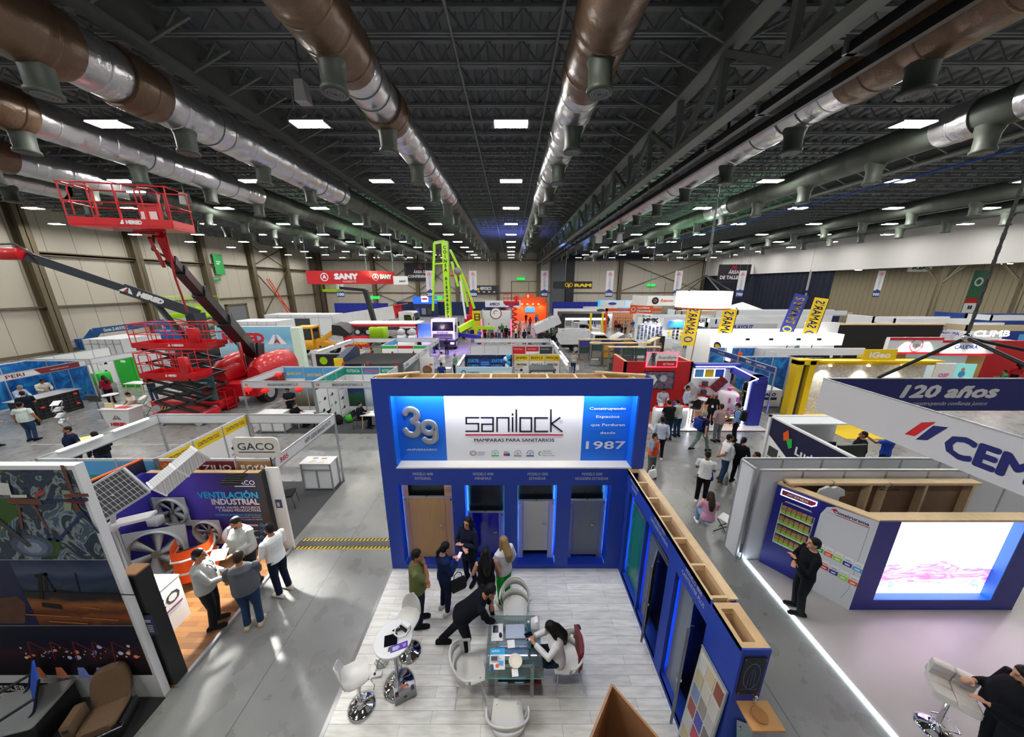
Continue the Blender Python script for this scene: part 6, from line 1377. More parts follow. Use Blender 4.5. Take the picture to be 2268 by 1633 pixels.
# back wall of the lift dealer
t=thing('backdrop_panel','large sky printed wall with huge red letters behind the lifts','display wall',(0,0,0));g=MB(white);g.box(-22.8,-16.9,24.5,24.7,0,3.5);g.build('frame',t)
g=MB(pic_m[1]);sk=noise_pic('pic_hered',[(.0,'44546a'),(.2,'6f879e'),(.4,'8fb2ca'),(.55,'a6cfe2'),(.75,'72b6dc'),(1,'8cc8e4')],.9,1.4,2,lo=0,hi=3.4);g.plane((0,24.49,0),(1,0,0));g.rect(-22.75,.1,-16.95,3.45,sk)
g.text('HERED',-20.75,2.25,.72,tred,width=3.1,bold=.045);s=.62;hlogo(g,-18.2,2.1,.75,paper);g.text('HERED',-17.9,1.62,.12,tred,width=.55,bold=.05);g.poly([(-17.9,.25),(-16.97,.2),(-16.97,.8),(-17.7,.75)],dgrey);g.build('print',t)
g=MB(mat('pale_green','d3e8d6',.5));g.box(-16.88,-16.2,24.3,24.75,0,3.4);g.build('side_column',t)
# ================================================================ lifts
lift_k=mat('boom_black','1c1f24',.4,coat=.2)
def basket(t,c,ux,L_,D_,H_,m,rails=4,gate=True,txt=None):
    """guard railed platform, c = middle of the floor's long front edge"""
    g=MB(m);M=Matrix(((ux.x,-ux.y,0,c.x),(ux.y,ux.x,0,c.y),(0,0,1,c.z),(0,0,0,1)))
    g.M=M;g.box(-L_/2,L_/2,0,D_,-.05,0);g.box(-L_/2,L_/2,-.01,.02,0,.2);g.box(-L_/2,L_/2,D_-.02,D_+.01,0,.2);[g.box(s*L_/2-.015,s*L_/2+.015,0,D_,0,.2) for s in (-1,1)];g.build('platform_floor',t)
    g=MB(m);g.M=M
    for z in (H_*.55,H_):
        g.tube([(-L_/2-.03,0,z),(L_/2+.03,0,z),(L_/2+.03,D_,z),(-L_/2-.03,D_,z),(-L_/2-.03,0,z)],.022 if L_<3 else .028,n=6,caps=False)
    for k in range(rails+1):
        x=-L_/2+L_*k/rails
        for y in (0,D_):g.tube([(x,y,0),(x,y,H_)],.02,n=6)
    g.build('guard_rail',t)
    if gate:
        for x0 in (-L_/2+L_*.08,L_/2-L_*.3):
            g=MB(m);g.M=M;g.tube([(x0,-.01,.25),(x0,-.01,H_*.85),(x0+.08,-.01,H_*.93),(x0+L_*.18,-.01,H_*.93),(x0+L_*.22,-.01,H_*.85),(x0+L_*.22,-.01,.25)],.018,n=6);g.build('gate',t)
    if txt:
        g=MB(white);g.M=M;P=Matrix(((1,0,0,0),(0,0,-1,-.018),(0,1,0,0),(0,0,0,1)));g.P=P;g.lay=0
        g.text(txt,L_*.12,.05,.1,white,width=L_*.15,bold=.05);g.poly([(-L_*.02,.04),(.02,.16),(L_*.0+.05,.16),(L_*.02,.04)],white);g.build('lettering',t)
# big red telescopic boom
t=thing('boom_lift','red telescopic boom lift with a black boom raised over the shell booths','boom lift',(0,0,0))
P0=V(-15.5,18.6,2.9);P1=aty(378,575,12.2);ux=V(1,0,0)
g=MB(red)
for cx in (-1,1):                                           # the two rounded engine hoods
    rs=[]
    for y,sy in ((-1.6,.55),(-1.35,.8),(-.6,.98),(.6,1.0),(1.3,.9),(1.6,.6)):
        rs.append([(-15.5+cx*1.0+.72*sy*math.cos(a),18.9+y,1.45+(1.25*sy if math.sin(a)>0 else .3)*math.sin(a)) for a in [2*PI*k/18 for k in range(18)]])
    h_=MB(red);h_.rings(rs);h_.build('engine_hood',t)
g.box(-16.9,-14.1,17.6,20.4,1.0,1.25);g.box(-16.6,-14.4,17.2,20.8,.55,1.0);g.box(-16.3,-14.0,16.7,17.6,.6,1.3);g.build('chassis',t)
for x_,y_ in ((-16.8,17.6),(-14.2,17.6),(-16.8,20.6),(-14.2,20.6)):
    g=MB(rubber);g.cyl((x_,y_,.55),.55,-.22,.22,axis='x',n=24);w=g.build('wheel',t);g=MB(lgrey);g.cyl((x_,y_,.55),.3,-.24,.24,axis='x',n=18);g.build('rim',w)
g=MB(lift_k);[g.bar((-15.5+s*.33,18.6,1.2),(-15.5+s*.33,19.0,3.2),.14,.5) for s in (-1,1)];g.build('turret_plate',t)
d=P1-P0
for a,b_,w,nm in ((-.08,.45,.62,'boom_base'),(.42,.75,.48,'boom_section'),(.72,.93,.38,'boom_section'),(.9,1.0,.3,'boom_tip')):
    g=MB(lift_k);g.bar(P0+d*a,P0+d*b_,w*.8,w);g.bar(P0+d*(b_-.02),P0+d*b_,w*.92,w*1.12)
    if nm=='boom_base':
        n_=d.normalized();up=n_.cross(V(1,0,0));sd=n_.cross(V(0,0,1)).normalized()
        g.plane(P0+d*.3+sd*(-w*.41 if sd.y>0 else w*.41),n_ if n_.x<0 else n_,V(0,0,1));g.P=Matrix.Translation((0,0,0)) @ g.P
        u=-n_;v=u.cross(sd if sd.y<0 else-sd);v=v if v.z>0 else-v;g.plane(P0+d*.2+(sd if sd.y<0 else-sd)*w*.42,u,v);g.text('HERED',.1,-.15,.3,white,width=1.0,bold=.06);hlogo(g,-.9,-.2,.3,white)
    g.build(nm,t)
g=MB(chrome);g.tube([P0+V(0,-.6,-1.2),P0+d*.25+V(0,0,-.4)],.09,n=10);g.build('lift_cylinder',t)
bc=V(-11.55,10.26,8.3)
g=MB(red);e=aty(352,515,11.1);g.bar(P1,e+V(0,0,-.05),.2,.24);g.bar(P1+V(-.1,-.2,-.25),e+V(-.35,0,-.15),.09);g.bar(e,e+V(-.7,0,.05),.25,.16);g.build('jib',t)
g=MB(black);g.tube([P1+V(-.15,0,.1),P1.lerp(e,.5)+V(-.35,-.1,-.1),e+V(-.2,0,-.1)],.04,n=6);g.build('hose',t)
basket(t,bc,V(.97,.243,0),2.46,.95,1.12,red,4,True,'HERED')
g=MB(red);g.M=Matrix.Translation((bc.x+.25,bc.y+.1,bc.z));g.box(-.3,.3,.5,.6,.0,.75);g.rbox(-.28,.28,.3,.6,.75,1.0,.04,black);g.box(-.26,.26,.25,.32,.98,1.02,glow_soft);g.build('control_console',t)
g=MB(paper);g.M=Matrix.Translation((bc.x+.25,bc.y+.58,bc.z));g.box(.02,.25,-.0,.01,.25,.5);g.box(-.28,-.12,0,.01,.25,.5);g.build('instruction_plate',t)
g=MB(mat('stripe_tape','d8b8ba',.5));a=aty(415,690,13.5);g.tube([e+V(.1,.1,0),e.lerp(a,.5),a],.035,red,n=6);o=g.build('grounding_strap',t)
# second dark boom
t=thing('boom_lift','dark grey boom lift stretched low along the beige wall to a red tip','boom lift',(0,0,0));Q0,Q1=aty(432,693,26),aty(45,562,21)
dk=mat('boom_slate','2c333a',.4);d=Q1-Q0
for a,b_,w,nm in ((-.03,.48,.72,'boom_base'),(.45,.97,.52,'boom_section')):
    g=MB(dk);g.bar(Q0+d*a,Q0+d*b_,w*.8,w)
    if a<0:u=-d.normalized();sd=u.cross(V(0,0,1)).normalized();sd=sd if sd.y<0 else-sd;v=u.cross(sd);v=v if v.z>0 else-v;g.plane(Q0+d*.34+sd*w*.42,u,v);g.text('HERED',.3,-.15,.34,white,width=1.3,bold=.06);hlogo(g,-.9,-.18,.35,white)
    g.build(nm,t)
g=MB(red);g.rbox(Q1.x-1.6,Q1.x+.2,Q1.y-.3,Q1.y+.3,Q1.z-.35,Q1.z+.35,.1);g.build('jib_head',t);g=MB(black);g.tube([Q1+V(.8,0,-.1),Q1+V(-.1,0,.6),Q1+V(-1.4,0,.55)],.06,n=6);g.build('hose',t)
g=MB(dk);g.bar((Q0.x,Q0.y,1.0),Q0,.7,1.0);g.rbox(Q0.x-1.1,Q0.x+1.1,Q0.y-1.4,Q0.y+1.4,.9,2.2,.2);g.build('turret',t);g=MB(dk);g.bar((Q0.x-1,Q0.y,1.8),Q0+d*.3,.3);g.build('lift_cylinder',t)
for x_ in (-1.1,1.1):
    for y_ in (-1.2,1.2):g=MB(rubber);g.cyl((Q0.x+x_,Q0.y+y_,.5),.5,-.2,.2,axis='x',n=18);g.build('wheel',t)
g=MB(dk);g.box(Q0.x-1.2,Q0.x+1.2,Q0.y-1.6,Q0.y+1.6,.4,.9);g.build('chassis',t)
def scissor(label,c,L_,D_,zf,m,arm=lift_k,n=4,rz=0.,txt=None,hgt=1.15):
    t=thing('scissor_lift',label,'scissor lift',c,rz);g=MB(m);g.rbox(-L_/2,L_/2,-D_/2,D_/2,.2,.62,.05);g.box(-L_/2+.5,L_/2-.5,-D_/2-.01,-D_/2,.22,.36,black);g.plane((0,-D_/2-.011,.22),(1,0,0));x=-L_/2+.5
    while x<L_/2-.6:g.poly([(x,0),(x+.07,0),(x+.14,.14),(x+.07,.14)],yellow);x+=.16
    g.build('chassis',t)
    for sx in (-1,1):
        for sy in (-1,1):g=MB(lgrey);g.cyl((sx*(L_/2-.3),sy*(D_/2-.02),.22),.22,-.07,.07,axis='y',n=18);g.build('wheel',t)
    z0,hs=.62,(zf-.75)/n;g0=L_*.4
    for k in range(n):
        for sy in (-1,1):
            for s in (-1,1):g=MB(arm);y=sy*(D_/2-.12)+s*.04;g.bar((-s*g0,y,z0+hs*k),(s*g0,y,z0+hs*(k+1)),.06,.13);g.build('scissor_arm',t)
    g=MB(arm);[g.tube([(s*g0,-D_/2+.05,z0+hs*k),(s*g0,D_/2-.05,z0+hs*k)],.05,n=8) for s in (-1,1) for k in range(n+1)];[g.tube([(0,-D_/2+.05,z0+hs*(k+.5)),(0,D_/2-.05,z0+hs*(k+.5))],.05,n=8) for k in range(n)];g.build('pivot_pin',t)
    g=MB(m);g.box(-L_*.48,L_*.48,-D_/2+.05,D_/2-.05,zf-.18,zf-.05);g.build('deck_frame',t);basket(t,V(0,-D_/2,zf),V(1,0,0),L_*1.02,D_,hgt,m,4,True,txt)
    g=MB(m);g.rbox(L_*.28,L_*.42,-D_/2-.02,-D_/2+.2,zf+.2,zf+.95,.04);g.build('control_box',t);return t
scissor('nearest red scissor lift, its lower platform beside the grey strap and tapered counter',V(-16.0,14.7,0),2.45,.95,2.42,red,n=3,txt='HERED');scissor('taller red scissor lift behind with the longer raised platform',V(-17.2,16.4,0),3.7,1.2,3.55,red,n=4,txt='HERED')
scissor('lime green scissor lift at the beige wall',V(-32.5,33,0),4.2,1.8,3.55,lime,grey,3,txt=None,hgt=1.9)
t=thing('banner_stand','roll up banner picturing a scissor lift beside the red lifts','banner',atz(468,912,0),.15);g=MB(noise_pic('pic_banner',[(.0,'7a6a58'),(.2,'a58f78'),(.35,'5c8488'),(1,'2e5a62')],1,.6,2,lo=0,hi=2));g.box(-.5,.5,0,.012,.04,2.0);g.plane((0,-.002,0),(1,0,0));g.text('HERED',.25,1.86,.05,white,width=.3);g.bars(-.4,1.5,.2,1.7,2,white);g.poly([(-.2,1.05),(.3,1.15),(.25,1.3),(-.15,1.25)],redflat);[g.line([(-.1,.55+k*.12),(.25,.67+k*.12)],.02,navy) for k in range(4)];g.text('HS-SERIES',0,.95,.06,tred,width=.6,shear=.2);g.build('print',t);g=MB(alu);g.box(-.52,.52,-.05,.07,0,.05);g.build('base',t)
t=thing('work_platform','small red step platform at the foot of the big red boom lift','platform',atz(505,905,0));g=MB(red);g.box(-.3,.3,-.3,.3,.1,.18);[g.tube([(x_,y_,0),(x_,y_,1.1)],.03,n=6) for x_ in (-.3,.3) for y_ in (-.3,.3)];[g.tube([(-.3,-.3,z),(.3,-.3,z),(.3,.3,z),(-.3,.3,z),(-.3,-.3,z)],.025,n=6) for z in (.6,1.1)];g.build('frame',t)
# blue articulated lift
t=thing('boom_lift','blue articulated lift with its basket folded down at the beige wall','boom lift',(0,0,0));bm=mat('genie_blue','1f5f9e',.4);y_=33
a,b_,c_,e_=[aty(px,py,y_) for px,py in ((182,772),(212,733),(300,722),(365,712))]
g=MB(bm);g.bar(a,b_,.5,.6);g.bar(b_,c_,.45,.6);g.bar(c_,e_,.4,.5);u=(c_-b_).normalized();g.plane((b_+c_)/2+V(0,-.24,0),u,V(0,0,1));g.text('Genie Z-60/37DC',.3,-.15,.3,white,width=2.6,bold=.03);g.build('arm',t)
g=MB(bm);g.rbox(e_.x-.5,e_.x+3,y_-1,y_+1,.6,2.2,.2);g.bar(e_,(e_.x+1.2,y_,2),.6);g.build('chassis',t);p=aty(176,775,y_);basket(t,V(p.x-.3,y_-.8,p.z-.4),V(1,0,0),2.6,1.0,1.4,bm,4,False)
g=MB(bm);g.box(p.x-.3,p.x+.7,y_-.3,y_+.2,p.z-.4,p.z+1.2);g.build('control_console',t);g=MB(bm);g.bar((p.x+.5,y_,0.2),(p.x+.5,y_,p.z-.4),.3);g.build('support',t)
# ================================================================ red steel sheet booth and the stands on the right
led_w=mat('led_edge','ffffff',.5,emit=8,ecol=(.8,.85,1));abl=mat('arch_blue','2a2f9a',.45)
t=thing('steel_sheet_booth','red and white booth with a blue arch and glowing edge beyond the aisle people','booth',(0,0,0));YB=15.8
g=MB(mat('sheet_red','b8121c',.55));g.box(5.8,9.3,YB,YB+.12,0,2.8);g.box(5.8,5.92,YB,17.6,0,2.8);g.box(9.2,9.3,YB,18.5,0,2.75);g.build('red_panel',t)
g=MB(pine);g.box(5.8,5.92,YB,17.6,2.8,2.83);g.box(9.2,9.3,YB,18.5,2.75,2.79);g.build('lumber_cap',t)
g=MB(paper);g.box(6.85,8.4,YB-.12,YB-.06,2.55,3.32);g.plane((7.62,YB-.125,2.93),(1,0,0));g.rect(-.25,-.36,.75,-.06,redflat);g.text('Aceroform',.27,.04,.17,ink,width=.92);g.text('del Norte',.35,-.27,.11,white,width=.55,bold=.015)
for k in range(4):g.line([(-.7+k*.07,-.32),(-.5+k*.06,.34)],.03,ink);g.line([(-.3-k*.05,-.32),(-.42+k*.0-k*.04,.34)],.03,ink)
g.poly([(-.52,-.3),(-.38,-.3),(-.44,-.05)],redflat);pt_=[(-.78,-.38),(.78,-.38),(.78,.39),(-.78,.39),(-.78,-.38)];g.line(pt_,.035,mat('red_neon','ff3048',.5,emit=3));g.build('lit_sign',t)
g=MB(black);g.box(6.85,8.4,YB-.08,YB,1.36,2.3);g.plane((7.62,YB-.083,1.83),(1,0,0));g.rect(-.74,-.44,.74,.44,noise_pic('pic_steel',[(.3,'1a2038'),(.5,'5c5f74'),(.6,'8d6f78'),(.75,'2a3050')],4,2));g.poly([(-.4+.3*math.cos(PI/3*k),.02+.3*math.sin(PI/3*k)) for k in range(6)],paper);[g.disc(-.4+.06*math.cos(a),.02+.06*math.sin(a),.055,navy) for a in (1.57,3.66,5.76)];g.poly([(.2+.2*math.cos(PI/3*k),.1+.2*math.sin(PI/3*k)) for k in range(6)],lgrey);g.build('television',t)
g=MB(white);g.box(9.3,11.35,YB,YB+.12,0,2.5);[g.box(9.45+k*.52,9.9+k*.52,YB-.02,YB,1.98,2.4,[skyblue,yellow,blue][k]) for k in range(3)];g.plane((0,YB-.022,0),(1,0,0));[g.line([(9.43+k*.52,1.96),(9.92+k*.52,1.96),(9.92+k*.52,2.42),(9.43+k*.52,2.42),(9.43+k*.52,1.96)],.03,glow_soft) for k in range(3)];g.build('white_panel',t)
rf=mat('roof_sheet_red','7a1f26',.4)
for (x_,z_,a_,m_,l_) in ((10.75,1.62,.85,rf,.8),(9.35,1.35,-.75,lgrey,.7),(10.6,.75,0,maroon,.9)):
    g=MB(m_);g.M=Matrix.Translation((x_,YB-.06,z_)) @ Matrix.Rotation(-a_,4,'Y');[g.box(-l_/2+k*l_/6,-l_/2+(k+.6)*l_/6,-.05 if k % 2 else-.02,0,-.24,.24) for k in range(6)];g.box(-l_/2,l_/2,-.01,.02,-.24,.24);g.build('roof_sheet',t)
for z_ in (.55,1.02,1.5):g=MB(redflat);g.box(9.75,10.2,YB-.25,YB,z_,z_+.04);s_=g.build('shelf',t);g=MB(dgrey);g.box(9.85,10.1,YB-.2,YB-.08,z_+.04,z_+.3);g.build('mesh_sample',s_)
g=MB(mat('oak_floor','b5835e',.4,var=.15,scale=5));g.box(6.6,11.9,14.3,YB,0,.06);g.box(6.6,11.9,13.56,14.3,0,.055,white);g.box(6.6,11.9,13.54,13.56,0,.03,maroon);g.build('platform',t)
g=MB(abl);g.rbox(11.25,11.85,14.35,14.1,.06,2.3,.05);g.box(11.25,11.65,13.9,YB+.12,2.22,2.55);g.box(9.3,11.6,YB-.25,YB+.12,2.5,2.72);g.prism([(14.35,2.15),(14.3,2.15),(14.3,2.55),(13.85,2.55),(14.35,2.4)],11.25,11.7,'x');g.build('arch',t)
g=MB(led_w);g.box(11.22,11.25,14.34,14.37,.06,2.15);g.bar((11.24,14.36,2.15),(11.24,13.9,2.45),.03);g.bar((11.24,13.9,2.45),(11.24,YB-.26,2.6),.03);g.box(9.3,11.24,YB-.28,YB-.25,2.58,2.61);g.build('led_edge',t)
g=MB(paper);g.plane((0,14.345,0),(1,0,0));g.rect(11.4,1.45,11.78,2.15,lgrey);[g.ringd(11.5+.18*(k % 2),1.6+.2*(k // 2),.03,.07,dgrey) for k in range(6)];g.rect(11.38,.65,11.76,1.35,lgrey);[g.line([(11.4,.75+.14*k),(11.55,.85+.14*k),(11.74,.82+.14*k)],.05,[dgrey,grey][k % 2]) for k in range(4)];g.build('picture',t)
t=thing('reception_counter','white curved counter with a glowing edge before the red wall','counter',(0,0,.06));g=MB(white);g.rbox(6.7,8.35,13.75,14.25,0,1.0,.2);g.plane((0,13.745,0),(1,0,0));[g.line([(6.85+k*.07,.3),(7.1+k*.05,.85)],.03,ink) for k in range(4)];g.rect(6.85,.2,7.4,.26,redflat);g.build('body',t);g=MB(led_w);g.box(6.7,8.2,13.73,13.76,.98,1.01);g.box(8.32,8.36,13.74,13.78,0,.95);g.build('led_edge',t);g=MB(redflat);g.rbox(6.75,8.3,13.8,14.2,1.0,1.02,.15);g.build('top',t)
for k,(x_,y_,c_) in enumerate(((7.0,14.0,lgrey),(7.35,13.95,redflat),(7.7,14.0,royal))):one(MB(c_).rbox(-.1,.1,-.08,.08,0,.16+.04*k,.03),'gift_bag',('grey','red','blue')[k]+' small bag standing on the curved white counter','bag',loc=(x_,y_,1.081))
t=thing('wrapped_bale','tall white and pink plastic wrapped bale on a round stand under the blue arch','bale',(10.75,14.9,.06));g=MB(mat('wrap_white','e6dce4',.25,bump=.6,scale=7));g.lathe((0,0,0),[(.38,.3),(.43,.36),(.42,.9),(.44,1.35),(.36,1.45),(.12,1.5)],n=18);g.build('wrap',t);g=MB(mat('wrap_pink','d24f9c',.35));[g.box(x_-.05,x_+.05,-.44,-.42,z_,z_+.25) for x_,z_ in ((-.2,.5),(-.22,1.0),(.2,.6),(.18,1.05),(0,.4))];g.lathe((0,0,0),[(.14,1.45),(.07,1.55),(.16,1.66)],n=12);g.build('print',t);g=MB(black);g.lathe((0,0,0),[(.4,0),(.42,.28),(.4,.3)]);g.build('stand',t);g=MB(mat('warm_led','ffb860',.5,emit=5));g.lathe((0,0,0),[(.44,.22),(.45,.25),(.44,.28)],caps=False);g.build('led_edge',t)
bar_table('white bar table in the middle of the oak floor under the blue arch',V(9.6,14.9,.06));stool('black bar stool at the left of the oak floored booth',(8.95,14.5,.06),2.2,cloth_black,.75,None);stool('black bar stool pushed against the bar table beneath the blue arch',(9.3,15.2,.06),.6,cloth_black,.75,None);bar_table('small chrome bar table near the man with the black backpack',V(10.75,14.15,.06),.95,.22,chrome)
# blue scanner booths along x = 13.5
fblue=mat('fascia_blue','1c3f8c',.5)
shell_booth('blue shell booth with white lettered fascia over a white cube counter',13.5,16.5,15.7,18.4,'RB','L',{'L':[]},'',{'B':[dict(bg=paper,pic=pic_m[3])],'R':[dict(bg=paper,pic=pic_m[3])]},fm_=fblue)
shell_booth('blue shell booth with a seated man in dark clothes, next before the scanner fascia',13.5,16.5,18.5,21.2,'RB','L',{},'',{'B':[dict(bg=paper,pic=pic_m[3])],'R':[dict(bg=paper,pic=pic_m[3])]},fm_=fblue)
g=MB(white);g.plane((13.48,0,2.35),(0,-1,0));g.text('FARO',-17.6,-.06,.13,white,width=.4,bold=.03);g.text('/ AMETEK',-16.7,-.06,.12,white,width=.8,bold=.02);g.text('BAUKER',-20,-.05,.1,white,width=.6);one(g,'fascia_lettering','white lettering on the blue shell booth fascia','lettering')
t=thing('cube_counter','white cube counter with navy lettering in the blue scanner booth','counter',(14.4,17.2,.01));g=MB(white);g.box(-.6,.6,-.5,.5,0,.95);g.plane((-.1,-.505,.5),(1,0,0));g.text('FARO',0,.12,.18,navy,width=.7,bold=.04);g.rect(-.3,-.12,.45,.04,navy);g.text('AMETEK',0,-.26,.05,navy);g.build('body',t)
t=thing('plywood_counter','long raw plywood top behind the glowing blue arch','counter',(0,0,0));g=MB(pic_m[4]);g.bar((12.0,16.2,.9),(13.0,20.5,.9),.7,.3);g.bar((12.0,16.2,.4),(13.0,20.5,.4),.6,.8);g.build('body',t)
# white graphics wall with yellow portal
t=thing('geo_stand','white drawing covered wall with a yellow portal and spotlights','booth',(0,0,0));gw=noise_pic('pic_drawing',[(.3,'d9d8d4'),(.48,'c4c4c0'),(.5,'9c9c9a'),(.52,'d2d1cd'),(.7,'e4e3e0')],3.2,1.5)
g=MB(gw);g.box(15.0,21.0,15.6,15.75,0,3.0);g.build('drawing_wall',t);g=MB(yellow);g.box(14.2,14.5,15.3,15.7,0,2.95);g.box(14.8,15.1,15.3,15.7,0,2.95);g.box(14.2,21.0,15.3,15.75,2.75,3.0);g.box(15.1,21,15.0,15.3,2.95,3.02);g.box(14.8,21,12.8,15.6,0,.02);g.build('portal_frame',t);g=MB(dgrey);g.box(14.5,14.8,15.5,15.6,0,2.75);g.build('portal_panel',t)
g=MB(yellow);g.box(17.2,18.8,15.2,15.25,3.0,3.55);g.plane((18.0,15.195,3.28),(1,0,0));g.text('iGeo',0,-.13,.28,paper,width=1.0,bold=.03);o=g.build('sign_board',t);g=MB(mat('blue_neon','3048ff',.5,emit=8));g.box(13.9,14.0,13.2,15.3,.01,.05);g.box(14.15,14.2,13.2,15.2,.01,.05);g.build('led_strip',t)
for x_ in (15.8,17.7,19.4):g=MB(glow);g.cyl((x_,15.3,0),.07,2.68,2.74);g.build('spotlight',t);spot('wash',(x_,15.1,2.7),(x_,15.7,1.2),60,80,(1,.95,.82))
# Ludus stand
t=thing('software_stand','dark blue panel over slanting picture tiles behind the white partitions','booth',(0,0,0));LX=8.45;ldk=mat('ludus_navy','10163c',.5)
g=MB(ldk);g.box(LX,LX+.06,7.0,9.6,0,2.45);g.plane((LX-.002,0,0),(0,-1,0));g.poly([(-9.55,0),(-7.02,0),(-7.02,.6),(-9.55,1.85)],paper)
R=random.Random(8)
for i in range(4):
    for j in range(2):g.rect(-9.45+i*.42,.78+j*.4-i*.14,-9.08+i*.42,1.12+j*.4-i*.14,R.choice([pic_m[0],pic_m[4],dgrey,teal]))
g.poly([(-9.05,2.15),(-8.9,2.32),(-8.8,2.05),(-8.98,1.92)],orange);g.poly([(-8.9,1.98),(-8.72,2.12),(-8.66,1.86),(-8.76,1.76)],green);g.text('Ludus',-8.1,1.72,.25,white,width=.85,bold=.02);g.text('BY',-7.5,1.72,.1,white);g.ringd(-7.22,1.8,.1,.14,white);g.build('panel',t)
g=MB(white);g.box(8.4,10.6,9.55,9.65,0,2.5);g.box(8.4,8.5,7.0,9.65,2.45,2.5);g.build('back_panel',t);g=MB(mat('white_canopy','dfe6e8',.5));g.box(8.5,10.6,9.0,9.6,2.44,2.48);g.build('canopy',t)
for k,(x_,y_) in enumerate(((9.55,8.9),(10.35,8.75))):u_=thing('television',('black television seen from behind on a stand next to the blue lettered panel','second black television on a stand, nearer the man in the dark jacket')[k],'television',(x_,y_,0),.1);g=MB(black);g.box(-.48,.48,-.03,.03,1.35,1.9);g.build('screen',u_);g=MB(dgrey);g.cyl((0,.06,0),.03,0,1.6);g.lathe((0,.06,0),[(.3,0),(.28,.03)]);g.build('stand',u_)
# lit drum sign, flag booth
t=thing('drum_sign','glowing white round drum sign hung on black straps over the red booth','sign',(9.0,15.3,0));g=MB(mat('drum_white','fffaf2',.5,emit=2.4));g.lathe((0,0,0),[(1.14,5.55),(1.14,6.3)],n=40,caps=False);g.build('lit_fabric',t);g=MB(orange);g.lathe((0,0,0),[(1.145,5.52),(1.145,5.58)],n=40,caps=False);g.build('edge',t);g=MB(black);[g.tube([(0,0,7.0),(1.1*math.cos(a),1.1*math.sin(a),6.3)],.03,n=5) for a in (.4,2.7,3.6,5.8)];g.tube([(0,0,10.9),(0,0,14.42)],.05,n=5);g.build('strap',t);g=MB(steel);[g.tube([(0,0,10.9),(.08*s_,0,7.0)],.012,n=4) for s_ in (-1,0,1)];g.ell((0,0,10.9),(.12,.1,.18));g.build('hoist',t)
t=thing('flag_booth','bright white canopied booth with tall yellow and blue flags','booth',(0,0,0));wl=mat('lit_white','ffffff',.5,emit=1.1)
g=MB(wl);g.box(14.6,24.2,23.0,23.1,2.3,3.05);g.box(14.6,14.7,20.8,23.0,1.6,3.05);g.box(14.6,24.2,23.0,26,3.05,3.1);g.build('lit_canopy',t);g=MB(white);g.box(14.6,24,26,26.1,0,3);g.box(16.6,24.2,21.4,21.5,1.9,2.4);g.build('panel',t)
g=MB(mat('door_olive','5e5844',.5));g.box(14.6,14.64,20.8,21.5,0,1.6);g.box(14.6,14.64,22.3,23,0,1.6);g.build('door_leaf',t);g=MB(orange);g.box(15.4,15.44,20.8,23,0,2.2);g.build('orange_wall',t);g=MB(navy);g.plane((14.58,22.2,2.4),(0,-1,0));g.disc(0,0,.42,navy,ry=.3);g.disc(0,0,.3,yellow,ry=.12);g.build('oval_logo',t)
for k,x_ in enumerate((17.2,18.9,20.9,22.4)):g=MB(black);g.cbox((x_,22.95,2.75),(.25,.1,.16));g.build('spotlight',t)
g=MB(black);g.box(18.5,21.8,21.3,21.38,1.5,1.9);g.plane((20.1,21.29,1.65),(1,0,0));g.text('EGGI TOOLS   JEGGI TOOLS',0,0,.13,white,width=2.6,bold=.02);g.build('sign_board',t)
fy,fb=mat('flag_yellow','f0cf1c',.6),mat('flag_blue','2a3da6',.6)
for x_,y_,z0,tilt,m,m2,mir,lab in ((20.3,24.2,2.9,.2,fb,fy,1,'tall leaning blue flag with yellow lettering'),(21.6,23.4,2.6,.12,fy,fb,-1,'tall yellow flag with reversed blue lettering right of the blue flag'),(13.9,25.0,1.9,.05,fy,fb,-1,'yellow and blue flag under the glowing drum, nearer the tool wall'),(15.6,23.6,1.8,.08,fy,fb,-1,'yellow flag with reversed blue letters standing over the olive door')):
    t=thing('feather_flag',lab,'flag',(x_,y_,0));g=MB(m);g.M=Matrix.Rotation(tilt,4,'Y');g.box(-.5,.55,-.01,.01,z0,z0+3.1);g.plane((0,-.012,0),(1,0,0));g.disc(0,z0+.5,.36,m2,ry=.24);g.disc(0,z0+.5,.26,m,ry=.13);g.rect(-.5,z0,.55,z0+.2,fy)
    vs,fs,a0,a1,b0,b1=text_geo("SAMAR'S");k_=1.95/(a1-a0);g.lay+=.001
    for e in (0,.02,-.02):g.add([g._p(-mir*((p.y-b0)*.95-.34)+e,z0+.95+(p.x-a0)*k_,g.lay+abs(e)*.01) for p in vs],fs,m2)
    g.build('fabric',t);g=MB(black);g.M=Matrix.Rotation(tilt,4,'Y');g.tube([(.56,0,0),(.56,0,z0+3.1),(.4,0,z0+3.2)],.03,n=6);g.build('pole',t)
def board(name,label,cat,x0,x1,y,z0,z1,m,txt=(),d=.06,extra=None):
    """flat signboard or banner facing the camera; txt rows: string, u, v, cap height, material, width"""
    g=MB(m);g.box(x0,x1,y,y+d,z0,z1);g.plane(((x0+x1)/2,y-.01,(z0+z1)/2),(1,0,0));g.lay=.004
    for s,u,v,hh,mm,w in txt:g.text(s,u,v,hh,mm,width=w,bold=.03)
    if extra:extra(g)
    return one(g,name,label,cat)
board('banner','grey banner with blue and red lettering behind the white canopied booth','banner',20.5,25.2,30.2,0,3.05,lgrey,(('PLAYOUT',-.9,1.0,.38,royal,1.9),('KIDS',.1,.6,.28,redflat,.7)))
